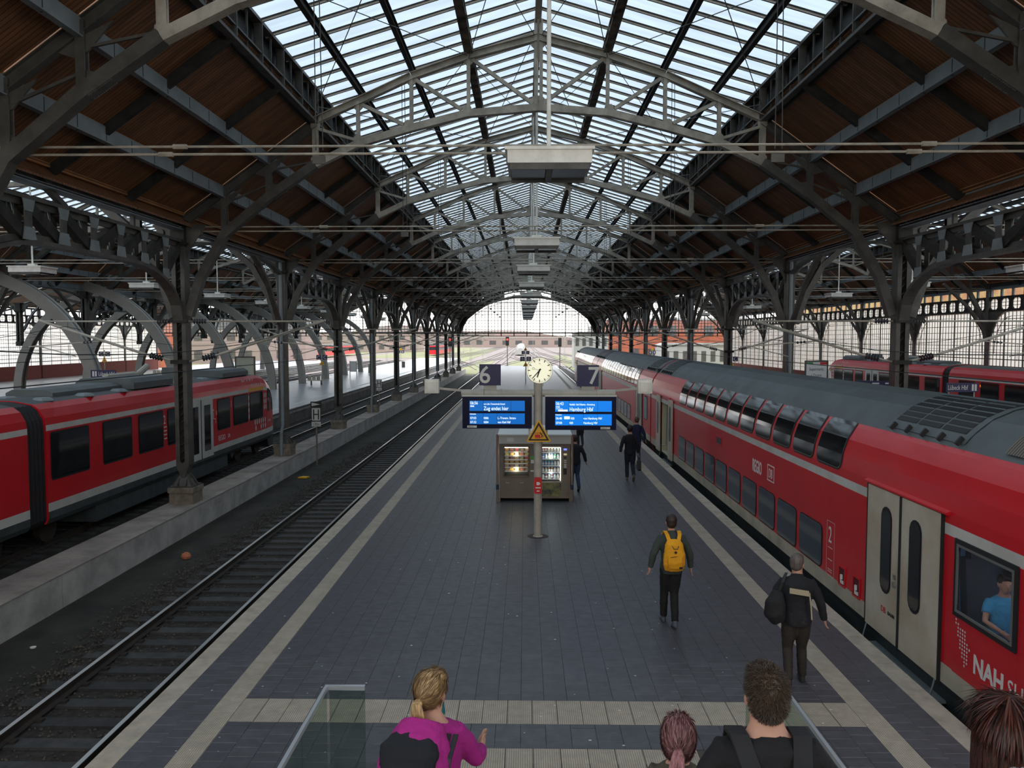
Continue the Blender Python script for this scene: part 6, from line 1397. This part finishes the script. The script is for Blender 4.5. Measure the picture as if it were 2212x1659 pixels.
def person(lab, loc, H, rz, pose, top, legs, hair, hairtype='short', shoe=(0.03,0.03,0.03), fem=False, stout=1.0, skin=None, vox=0.011, sleeves=True, headturn=0.0, sleeve_end=1.0, name_top='jacket', collar=None, big=1.06):
    t = thing('person', lab, 'person', loc, 'people on the platform', rz); s = H/1.78; sw = (0.88 if fem else 1.0)
    V = lambda x, y, z: Vector((x*s, y*s, z*s)); J = pose
    T = [((0,0,0.84),0.14,0.105),((0,0,0.93),0.165 if not fem else 0.172,0.12),((0,0,1.04),0.145*(0.92 if fem else 1),0.105),((0,0.005,1.17),0.145*(0.9 if fem else 1),0.105),((0,0.0,1.3),0.168*sw,0.118),((0,-0.005,1.4),0.175*sw,0.108),((0,-0.01,1.455),0.13*sw,0.085),((0,-0.005,1.49),0.078,0.066),((0,0.005,1.53),0.062*(0.9 if fem else 1),0.06),((0,0.012,1.6),0.06*(0.9 if fem else 1),0.06)]
    ln = J.get('lean', 0.0); tilt = lambda p: (p[0], p[1]+ln*(p[2]-0.93), p[2])
    T = [(tilt(p), a*stout, c*stout if p[2] < 1.48 else c) for p, a, c in T]
    hc = tilt((0, 0.02, 1.66-(big-1)*0.09)); b = MB(); loft(b, [(V(*p), a*s, c*s) for p, a, c in T], 16)
    hb = MB()
    hb.ell((0,0,0.005), (0.076,0.096,0.112), 16, 12); loft(hb, [((0,0.03,-0.02),0.06,0.062),((0,0.042,-0.07),0.05,0.05),((0,0.052,-0.105),0.03,0.03)], 12)
    loft(hb, [((0,0.088,0.02),0.009,0.012),((0,0.11,-0.022),0.014,0.014),((0,0.098,-0.035),0.012,0.01)], 8)
    for e in (-1, 1): hb.ell((e*0.08,-0.002,-0.012), (0.012,0.02,0.031), 8, 6); hb.ell((e*0.03,0.088,0.02), (0.013,0.012,0.012), 8, 6)
    hb.ell((0,0.092,-0.058), (0.024,0.01,0.007), 8, 5)
    R = Matrix.Rotation(headturn, 3, 'Z')@Matrix.Rotation(J.get('nod', 0), 3, 'X')
    o = len(b.v); b.v += [tuple(V(*hc)+(R@Vector(v))*s*big) for v in hb.v]; b.f += [tuple(i+o for i in f) for f in hb.f]; b.m += [0]*len(hb.f)
    jk = MB(); tr = MB(); sh = MB(); inf = 0.022
    loft(jk, [(V(*p), (a+inf)*s, (c+inf)*s) for p, a, c in T[(0 if not J.get('tuck') else 1):7]]+[(V(*T[7][0]), 0.085*s, 0.075*s)], 20)
    if collar: loft(jk, [(V(*tilt((0,-0.01,1.46))), 0.1*s, 0.085*s), (V(*tilt((0,0.0,1.53))), 0.075*s, 0.073*s)], 16)
    for i, sd in enumerate((-1, 1)):
        A = J['arms'][i]; S0 = V(*tilt((sd*0.175*sw*stout**0.5, -0.005, 1.415))); E = V(*tilt(A[0])); Wr = V(*tilt(A[1]))
        loft(b, [(S0, 0.05*s, 0.05*s), (S0.lerp(E,0.5), 0.044*s, 0.044*s), (E, 0.036*s, 0.036*s), (E.lerp(Wr,0.4), 0.036*s, 0.034*s), (Wr, 0.025*s, 0.025*s)], 12)
        hand(b, Wr, (Wr-E) if not A[2:] else Vector(A[2]), -sd, J.get('hold', 0) == sd, s)
        En = E.lerp(Wr, sleeve_end) if sleeve_end > 0 else S0.lerp(E, 0.62)
        k = 1.0 if sleeve_end > 0 else 1.0
        SL = [(S0+Vector((-sd*0.03*s,0,0.01*s)), 0.072*s, 0.074*s), (S0.lerp(E,0.5), 0.066*s*stout**0.5, 0.066*s)] + ([(E, 0.058*s, 0.058*s), (E.lerp(En,0.5), 0.056*s, 0.054*s), (En, 0.042*s, 0.042*s)] if sleeve_end > 0 else [(En, 0.064*s, 0.064*s)])
        loft(jk, SL, 14)
        Lg = J['legs'][i]; hp = V(sd*0.085, 0, 0.92); kn = V(*Lg[0]); an = V(*Lg[1]); fd = Vector(Lg[2]).normalized() if len(Lg) > 2 else Vector((0,1,0))
        loft(b, [(hp, 0.08*s, 0.085*s), (hp.lerp(kn,0.5), 0.07*s, 0.075*s), (kn, 0.05*s, 0.054*s), (kn.lerp(an,0.35), 0.05*s, 0.055*s), (an, 0.034*s, 0.036*s)], 12)
        loft(tr, [(hp+Vector((0,0,0.03*s)), 0.098*s*stout, 0.108*s*stout), (hp.lerp(kn,0.5), 0.088*s*stout, 0.092*s*stout), (kn, 0.068*s, 0.07*s), (kn.lerp(an,0.4), 0.066*s, 0.072*s), (an+Vector((0,0,0.0)), 0.056*s, 0.062*s)], 14)
        up_ = Vector((0,0,1)); heel = an-fd*0.045*s+Vector((0,0,-0.045*s)); toe = an+fd*0.19*s+Vector((0,0,-0.055*s))+Vector((0,0,0))
        loft(b, [(an, 0.032*s, 0.034*s), (an+fd*0.06*s-up_*0.035*s, 0.034*s, 0.03*s), (toe-fd*0.02*s, 0.03*s, 0.018*s)], 10)
        loft(sh, [(an+up_*0.02*s-fd*0.01*s, 0.04*s, 0.045*s), (an-up_*0.04*s-fd*0.0*s, 0.042*s, 0.06*s), (an-up_*0.06*s+fd*0.01*s, 0.04*s, 0.075*s)], 12); loft(sh, [(heel, 0.038*s, 0.035*s), (an+fd*0.07*s-up_*0.045*s, 0.045*s, 0.04*s), (toe-fd*0.04*s, 0.045*s, 0.03*s), (toe+fd*0.01*s, 0.03*s, 0.02*s)], 12)
    loft(tr, [(V(0,0,0.83), 0.13*s*stout, 0.11*s*stout), (V(0,0,0.9), 0.175*s*stout, 0.135*s*stout), (V(0,0,0.99), 0.165*s*stout, 0.13*s*stout)], 16)
    fuse(b, 'body', skin or SK, t, vox*s, 2); fuse(jk, name_top, top, t, 0.014*s, 3, 0.02, 0.09); fuse(tr, 'trousers', legs, t, 0.014*s, 3, 0.014, 0.08)
    fuse(sh, 'shoes', mat('shoe', shoe, 0.6), t, 0.011*s, 2)
    h = MB(); Q = lambda x, y, z: tuple(V(*hc)+(R@Vector((x, y, z)))*s*big)
    def hl(S, n=14): loft(h, [(Q(*p), a*s, c*s) for p, a, c in S], n)
    def he(c, r):
        e_ = MB(); e_.ell(c, r, 16, 12); o = len(h.v); h.v += [Q(*v) for v in e_.v]; h.f += [tuple(i+o for i in f) for f in e_.f]; h.m += [0]*len(e_.f)
    he((0,-0.014,0.032), (0.085,0.1,0.102)); he((0,-0.03,-0.01), (0.078,0.08,0.085)); he((0,0.03,0.075), (0.07,0.06,0.05))
    if hairtype == 'bun': he((0,-0.03,0.03), (0.09,0.098,0.11)); 
    hair_o = fuse(h, 'hair', hair, t, 0.009*s, 1 if hairtype == 'short' else 2, 0.005 if hairtype == 'short' else 0.006, 0.018 if hairtype == 'short' else 0.05)
    return t, s, V, Q, hc
def arms(l=(-0.27,-0.03,1.14), lw=(-0.28,0.06,0.9), r=(0.27,-0.03,1.14), rw=(0.28,0.06,0.9)): return [(l, lw), (r, rw)]
WALK = dict(arms=[((-0.27,-0.06,1.14),(-0.29,-0.05,0.9)),((0.27,-0.01,1.14),(0.3,0.06,0.91))], legs=[((-0.09,0.08,0.5),(-0.085,0.02,0.09)),((0.075,0.05,0.5),(0.06,-0.26,0.17),(0,0.85,-0.5))], lean=0.04)
HR = lambda nm, c, v=0.3, st=(6,6,1.2): mat(nm, c, 0.5, 0, v, 5, bump=0.7, bscale=9, stretch=st)
def strands(t, n, mts, flow=None, ln=0.05, w=0.0022, seed=1):
    rs = random.Random(seed); ho = [c for c in t.children if c.name.split('.')[0] == 'hair'][0]; me = ho.data; N = len(me.polygons); b = MB()
    for i in range(n):
        p = me.polygons[rs.randrange(N)]; c = p.center.copy(); nr = p.normal.copy()
        if flow is not None: d = Vector(flow)-c; d -= nr*d.dot(nr); dl = min(ln, (Vector(flow)-c).length*0.9); d = d.normalized() if d.length > 1e-4 else nr; lift = 0.002
        else: d = (nr*0.75+Vector((rs.uniform(-.35,.35), rs.uniform(-.35,.35), -0.45))).normalized(); dl = ln*rs.uniform(0.6, 1.2); lift = 0
        sd = d.cross(nr); sd = sd.normalized() if sd.length > 1e-4 else Vector((1,0,0)); a = c+nr*lift; m_ = a+d*dl*0.5+nr*lift*1.5; e_ = a+d*dl-nr*lift
        b.add([tuple(a-sd*w), tuple(a+sd*w), tuple(m_+sd*w), tuple(m_-sd*w), tuple(e_)], [(0,1,2,3),(3,2,4)], rs.randrange(len(mts)))
    o = b.build('hair_strands', mts, t); o['kind'] = 'stuff'; return o
# --- man with the yellow backpack
t, s, V, Q, hc = person('walking man in grey-green jacket and black trousers wearing a yellow backpack', (2.36,12.55,0), 1.79, 0.02, dict(arms=[((-0.29,-0.02,1.16),(-0.33,0.04,0.93)),((0.29,-0.02,1.16),(0.32,0.04,0.92))], legs=[((-0.09,0.1,0.5),(-0.09,0.13,0.09)),((0.06,0.04,0.5),(0.02,-0.24,0.13),(0,0.9,-0.4))], lean=0.03), cloth('jacket_greygreen', (0.045,0.06,0.052)), cloth('trousers_black', (0.008,0.008,0.009)), HR('hair_dark', (0.03,0.017,0.012)), shoe=(0.1,0.12,0.15), collar=True)
YB = cloth('backpack_yellow', (0.8,0.36,0.01), 0.1)
bp = thing('backpack', 'bright yellow backpack on the walking man, black diamond patch', 'backpack', (2.36,12.55,0), None, 0.02)
b = MB(); loft(b, [((0,-0.2,0.95),0.15,0.06),((0,-0.225,1.04),0.178,0.085),((0,-0.225,1.2),0.172,0.09),((0,-0.2,1.36),0.145,0.075),((0,-0.175,1.44),0.1,0.045)], 16); fuse(b, 'bag', YB, bp, 0.012, 2, 0.012, 0.06)
b = MB(); loft(b, [((0,-0.3,1.0),0.115,0.02),((0,-0.315,1.1),0.12,0.03),((0,-0.31,1.2),0.11,0.02)], 14); fuse(b, 'front_pocket', YB, bp, 0.01, 2, 0.01, 0.05)
for sd in (-1, 1): b = MB(); b.path([(sd*0.07,-0.19,1.4),(sd*0.1,-0.13,1.5),(sd*0.11,-0.02,1.53),(sd*0.115,0.09,1.45),(sd*0.12,0.13,1.3)], 0.018, 0.06, up=(1,0,0)); b.build('shoulder_strap', YB, bp)
b = MB(); b.prism([(0,1.24),(0.025,1.265),(0,1.29),(-0.025,1.265)], 'y', -0.335, -0.325); b.build('diamond_patch', M['black'], bp); b = MB(); b.box(0.06,0.11,-0.335,-0.31,1.0,1.035); b.build('label_patch', M['black'], bp)
b = MB(); b.path([(-0.05,-0.3,1.36),(-0.03,-0.33,1.32),(0.03,-0.33,1.32),(0.05,-0.3,1.36)], 0.01, 0.012); b.path([(-0.08,-0.335,1.19),(0.02,-0.345,1.205)], 0.008, 0.006); b.build('zips', M['black'], bp)
# --- older man with dark shoulder bag
t, s, V, Q, hc = person('grey-haired man in black jacket with beige stripe walking beside the train', (3.6,10.3,0), 1.77, -0.18, dict(arms=[((-0.3,0.0,1.17),(-0.2,0.12,1.1)),((0.3,0.0,1.15),(0.36,0.06,0.92))], legs=[((-0.1,0.06,0.5),(-0.1,-0.12,0.12),(0,0.95,-0.3)),((0.09,0.12,0.5),(0.11,0.16,0.09))], lean=0.03), cloth('jacket_black', (0.012,0.013,0.017)), cloth('trousers_brown', (0.03,0.024,0.019)), HR('hair_grey', (0.12,0.1,0.09)), stout=1.12, headturn=-0.5, collar=True, sleeve_end=1.05)
BE = mat('beige_stripe', (0.42,0.36,0.24), 0.8)
b = MB(); b.path([(-0.12*s,-0.178*s,1.345*s),(0,-0.187*s,1.335*s),(0.12*s,-0.184*s,1.32*s)], 0.014, 0.07, up=(0,0,1)); b.build('back_stripe', BE, t)
b = MB(); b.path([(0.125*s,-0.183*s,1.33*s),(0.15*s,-0.168*s,1.15*s),(0.165*s,-0.16*s,0.97*s)], 0.016, 0.03, up=(0,1,0)); b.build('side_stripe', BE, t)
bg2 = thing('shoulder_bag', 'black rounded bag slung behind the grey-haired man', 'bag', (3.6,10.3,0), None, -0.18)
b = MB(); loft(b, [((-0.26,-0.12,0.92),0.1,0.09),((-0.3,-0.16,1.02),0.14,0.12),((-0.29,-0.15,1.16),0.13,0.11),((-0.25,-0.1,1.3),0.07,0.06)], 14); fuse(b, 'bag', cloth('bag_black', (0.012,0.012,0.013)), bg2, 0.014, 2, 0.02, 0.08)
b = MB(); b.path([(-0.25,-0.1,1.28),(-0.2,-0.1,1.42),(-0.14,0.0,1.52),(-0.16,0.12,1.4)], 0.012, 0.035, up=(1,0,0)); b.build('strap', M['black'], bg2)
# --- two men further along
t, s, V, Q, hc = person('dark-clothed man with thick dark hair carrying a briefcase along the platform', (3.42,25.6,0), 1.8, -0.03, dict(arms=[((-0.27,-0.08,1.16),(-0.31,-0.1,0.92)),((0.25,0.0,1.14),(0.27,0.05,0.88))], legs=[((-0.08,0.08,0.5),(-0.08,0.02,0.09)),((0.09,0.02,0.5),(0.1,-0.32,0.22),(0,0.5,-0.85))], lean=0.04, hold=1), cloth('sweater_navy', (0.009,0.01,0.016)), cloth('jeans_dark', (0.012,0.017,0.032)), HR('hair_black', (0.016,0.011,0.009)), hairtype='bun', shoe=(0.1,0.09,0.07))
bc = thing('briefcase', 'slim black briefcase in the right hand of the dark-haired man', 'briefcase', (3.73,25.66,0.32)); b = MB(); b.prism([(-0.19,0.05),(-0.15,0),(0.15,0),(0.19,0.05),(0.17,0.3),(-0.17,0.34)], 'x', -0.05, 0.05); b.build('case', M['black'], bc); b = MB(); b.path([(0,-0.06,0.32),(0,-0.05,0.4),(0,0.05,0.4),(0,0.06,0.32)], 0.015, 0.015, up=(1,0,0)); b.build('handle', M['black'], bc)
person('bald man in dark blue jacket walking just ahead by the train door', (4.12,29.0,0), 1.74, -0.1, dict(arms=[((-0.27,-0.02,1.16),(-0.28,0.08,0.93)),((0.28,-0.05,1.15),(0.33,-0.04,0.92))], legs=[((-0.08,0.08,0.5),(-0.08,0.14,0.09)),((0.08,0.03,0.5),(0.09,-0.25,0.14),(0,0.9,-0.4))], lean=0.03), cloth('jacket_blue', (0.012,0.02,0.06)), cloth('jeans_blue', (0.03,0.045,0.1)), HR('hair_thin', (0.09,0.05,0.035)), vox=0.012)
person('person in dark coat and blue jeans half hidden behind the vending machines', (1.52,23.8,0), 1.7, 0.1, dict(arms=[((-0.27,-0.02,1.16),(-0.28,0.08,0.93)),((0.3,0.02,1.15),(0.36,0.08,0.92))], legs=[((-0.08,0.08,0.5),(-0.08,0.14,0.09)),((0.08,0.03,0.5),(0.09,-0.25,0.14),(0,0.9,-0.4))], lean=0.05), cloth('coat_dark', (0.015,0.017,0.022)), cloth('jeans_mid', (0.03,0.06,0.12)), HR('hair_d2', (0.03,0.02,0.015)), vox=0.012)
person('tiny distant person in dark clothes under the right display', (2.36,33.5,0), 1.7, 0.1, dict(arms=WALK['arms'], legs=WALK['legs'], lean=0.04), cloth('coat_3', (0.015,0.015,0.02)), cloth('trousers_3', (0.02,0.02,0.025)), HR('hair_d3', (0.03,0.02,0.015)), vox=0.016)
# --- foreground people coming down the stairs
def sz(y): return max(0.0, 3.04-0.16*math.floor((y+0.35)/0.372))
STAND = [((-0.09,0.03,0.5),(-0.09,0.0,0.09)),((0.09,0.08,0.5),(0.09,0.08,0.09))]
zb = sz(4.6)
MG = cloth('jacket_magenta', (0.36,0.012,0.2), 0.12)
t, s, V, Q, hc = person('blonde woman with tied hair in a magenta and black jacket, on the stairs', (-0.56,4.55,zb), (2.62-zb), -0.12, dict(arms=[((-0.27,-0.05,1.15),(-0.24,0.12,0.96)),((0.27,0.1,1.2),(0.27,0.3,1.16),(-0.1,0.9,0.25))], legs=STAND, lean=0.06), MG, cloth('trousers_f', (0.02,0.02,0.03)), HR('hair_blonde', (0.5,0.33,0.15), 0.45, (14,14,1.0)), hairtype='bun', fem=True, stout=1.22, headturn=-0.45)
strands(t, 5000, [mat('blonde_a', (0.62,0.43,0.22), 0.45), mat('blonde_b', (0.42,0.27,0.12), 0.5), mat('blonde_c', (0.26,0.16,0.08), 0.5)], Q(0,-0.125,0.0), 0.07*s, 0.0022*s, 3)
BH = HR('hair_blonde2', (0.52,0.35,0.17), 0.5, (20,20,1.0))
b = MB()
for i in range(26):
    a = random.uniform(-1, 1); p0 = Q(0.01*a, -0.11, 0.0); p1 = Q(0.03*a, -0.15, -0.03); p2 = Q(0.05*a, -0.14, -0.12); p3 = Q(0.045*a+random.uniform(-.01,.01), -0.12, -0.19); b_ = 0.008*s
    loft(b, [(p0, b_, b_), (p1, b_*1.2, b_*1.2), (p2, b_, b_), (p3, b_*0.3, b_*0.3)], 6)
b.build('ponytail', BH, t, smooth=True)
b = MB(); loft(b, [(V(0,0.06,1.5), 0.082*s, 0.08*s), (V(0,0.075,1.58), 0.07*s, 0.072*s)], 18); fuse(b, 'teal_collar', cloth('teal', (0.005,0.13,0.14)), t, 0.01, 1)
bk = thing('rucksack', 'black and magenta rucksack on the blonde woman', 'rucksack', (-0.56,4.55,zb), None, -0.12)
b = MB(); loft(b, [(V(-0.03,-0.2,0.95), 0.2*s, 0.11*s), (V(-0.04,-0.25,1.12), 0.235*s, 0.16*s), (V(-0.04,-0.24,1.32), 0.235*s, 0.15*s), (V(-0.03,-0.17,1.46), 0.19*s, 0.11*s), (V(-0.02,-0.1,1.54), 0.13*s, 0.07*s)], 18); fuse(b, 'bag', MG, bk, 0.012, 2, 0.03, 0.09)
b = MB(); loft(b, [(V(-0.08,-0.33,1.25), 0.1*s, 0.05*s), (V(-0.07,-0.34,1.35), 0.17*s, 0.065*s), (V(-0.06,-0.3,1.44), 0.19*s, 0.07*s), (V(-0.05,-0.22,1.47), 0.16*s, 0.06*s), (V(-0.04,-0.17,1.5), 0.1*s, 0.04*s)], 18); fuse(b, 'black_top', cloth('bag_blk', (0.006,0.008,0.012)), bk, 0.011, 2, 0.02, 0.07)
for x in (0.14, 0.185): b = MB(); b.path([V(x,-0.1,1.46), V(x-0.015,-0.24,1.38), V(x-0.03,-0.31,1.22), V(x-0.04,-0.32,1.0)], 0.014, 0.03, up=(1,0,0)); b.build('strap', M['black'], bk)
text('logo', 0.04, M['sign_dim'], bk, V(0.04,-0.345,1.14), name='small_mark') if False else None
b = MB(); b.box(*(0.03,0.1,-0.335,-0.33,1.08,1.09)); b.box(0.03,0.08,-0.335,-0.33,1.1,1.125); b.build('white_mark', M['sign_dim'], bk)
# pink ponytail
zb = sz(4.0)
PKH = HR('hair_pink', (0.42,0.19,0.2), 0.4, (22,22,1.0))
t, s, V, Q, hc = person('young woman with pink hair in a ponytail, bottom centre right on the stairs', (0.8,4.0,zb), (2.63-zb), -0.2, dict(arms=arms(), legs=STAND, lean=0.02, nod=-0.12), cloth('top_olive', (0.08,0.07,0.045)), cloth('trousers_g', (0.02,0.02,0.03)), PKH, hairtype='bun', fem=True, big=1.3)
b = MB()
for i in range(34):
    a = random.uniform(-1, 1); c = random.uniform(-1, 1); r0 = 0.008*s
    loft(b, [(Q(0.012*a, -0.115, 0.0+0.008*c), r0, r0), (Q(0.03*a-0.005, -0.15, -0.03), r0*1.2, r0*1.2), (Q(0.05*a-0.02, -0.16+0.015*c, -0.14), r0*1.2, r0*1.2), (Q(0.06*a-0.05, -0.15+0.02*c, -0.3), r0*0.6, r0*0.6)], 6)
b.build('ponytail', PKH, t, smooth=True)
strands(t, 5000, [mat('pink_a', (0.5,0.27,0.27), 0.45), mat('pink_b', (0.36,0.15,0.17), 0.5), mat('pink_c', (0.2,0.09,0.08), 0.5)], Q(0,-0.122,0.0), 0.08*s, 0.0022*s, 4)
b = MB(); b.path([Q(0.026*cos(q*pi/6), -0.122, 0.026*sin(q*pi/6)+0.0) for q in range(13)], 0.014*s, 0.016*s, up=(0,1,0)); b.build('hair_tie', M['black'], t)
# man in black shirt
zb = sz(3.4)
t, s, V, Q, hc = person('short brown-haired man in a black shirt with backpack straps, on the stairs', (1.07,3.4,zb), (3.16-zb), -0.02, dict(arms=arms((-0.33,-0.04,1.16),(-0.34,0.05,0.93),(0.33,-0.04,1.16),(0.34,0.05,0.93)), legs=STAND, lean=0.02), cloth('shirt_black', (0.006,0.006,0.008), 0.05), cloth('trousers_h', (0.02,0.02,0.03)), HR('hair_brown', (0.055,0.033,0.018), 0.5, (1,1,1)), stout=1.24, sleeve_end=0, headturn=0.12, big=1.12, name_top='shirt')
strands(t, 9000, [mat('brown_a', (0.05,0.03,0.017), 0.5), mat('brown_b', (0.022,0.014,0.009), 0.5), mat('brown_c', (0.07,0.043,0.025), 0.5)], None, 0.018*s, 0.0013*s, 5)
ST = cloth('strap_black', (0.014,0.014,0.017))
for sd in (-1, 1): b = MB(); b.path([V(sd*0.13,0.12,1.4), V(sd*0.145,0.04,1.49), V(sd*0.14,-0.06,1.5), V(sd*0.11,-0.16,1.4), V(sd*0.06,-0.2,1.25)], 0.02, 0.08, up=(1,0,0)); b.build('backpack_strap', ST, t)
bb_ = thing('backpack', 'black backpack of the man in the black shirt, low on his back', 'backpack', (1.08,3.4,zb), None, 0.06); b = MB(); loft(b, [(V(0,-0.22,0.9), 0.15*s, 0.09*s), (V(0,-0.24,1.08), 0.16*s, 0.1*s), (V(0,-0.2,1.25), 0.12*s, 0.06*s)], 16); fuse(b, 'bag', ST, bb_, 0.014, 2, 0.02, 0.08)
# red-haired woman at the right edge
zb = sz(2.5)
RH = HR('hair_auburn', (0.04,0.01,0.006), 0.6, (22,22,1.0))
t, s, V, Q, hc = person('woman with long auburn hair and patterned scarf at the right edge', (1.56,2.5,zb), (3.45-zb), 0.1, dict(arms=arms(), legs=STAND, lean=0.02), cloth('coat_w', (0.02,0.016,0.02)), cloth('trousers_w', (0.02,0.02,0.03)), RH, hairtype='bun', fem=True, stout=1.1)
b = MB()
for i in range(90):
    a = random.uniform(0.75*pi, 2.25*pi); r0 = 0.014*s; x, y = 0.085*cos(a), 0.085*sin(a)-0.01
    loft(b, [(Q(x*0.6, y*0.7, 0.09), r0, r0), (Q(x*1.0, y*1.05, 0.0), r0, r0), (Q(x*1.12, y*1.1-0.01, -0.1), r0, r0), (Q(x*1.2, y*1.2-0.02, -0.24), r0*0.7, r0*0.7)], 6)
b.build('long_hair', RH, t, smooth=True); strands(t, 3000, [mat('auburn_a', (0.09,0.022,0.012), 0.45), mat('auburn_b', (0.03,0.008,0.005), 0.5)], Q(0,-0.02,-0.4), 0.12*s, 0.003*s, 6)
b = MB(); loft(b, [(V(0.03,-0.08,1.36), 0.2*s, 0.17*s), (V(0.02,-0.05,1.46), 0.17*s, 0.14*s), (V(0,0,1.53), 0.1*s, 0.1*s)], 18); fuse(b, 'scarf', mat('scarf', (0.5,0.5,0.55), 0.9, 0, c2=(0.08,0.07,0.14), vscale=16), t, 0.012, 2, 0.03, 0.05)
# passenger in the train window
t, s, V, Q, hc = person('seated passenger in a light blue shirt behind the train window', (TX-0.98,9.7,0.3), 1.72, 2.9, dict(arms=[((-0.25,0.1,1.18),(-0.12,0.3,1.12)),((0.25,0.1,1.18),(0.12,0.3,1.12))], legs=[((-0.1,0.42,0.9),(-0.1,0.45,0.48)),((0.1,0.42,0.9),(0.1,0.45,0.48))], lean=-0.05), cloth('shirt_blue', (0.05,0.32,0.62)), cloth('trousers_p', (0.03,0.03,0.05)), HR('hair_p', (0.03,0.02,0.015)), sleeve_end=0, vox=0.012, name_top='shirt')
t.location.z = -0.02
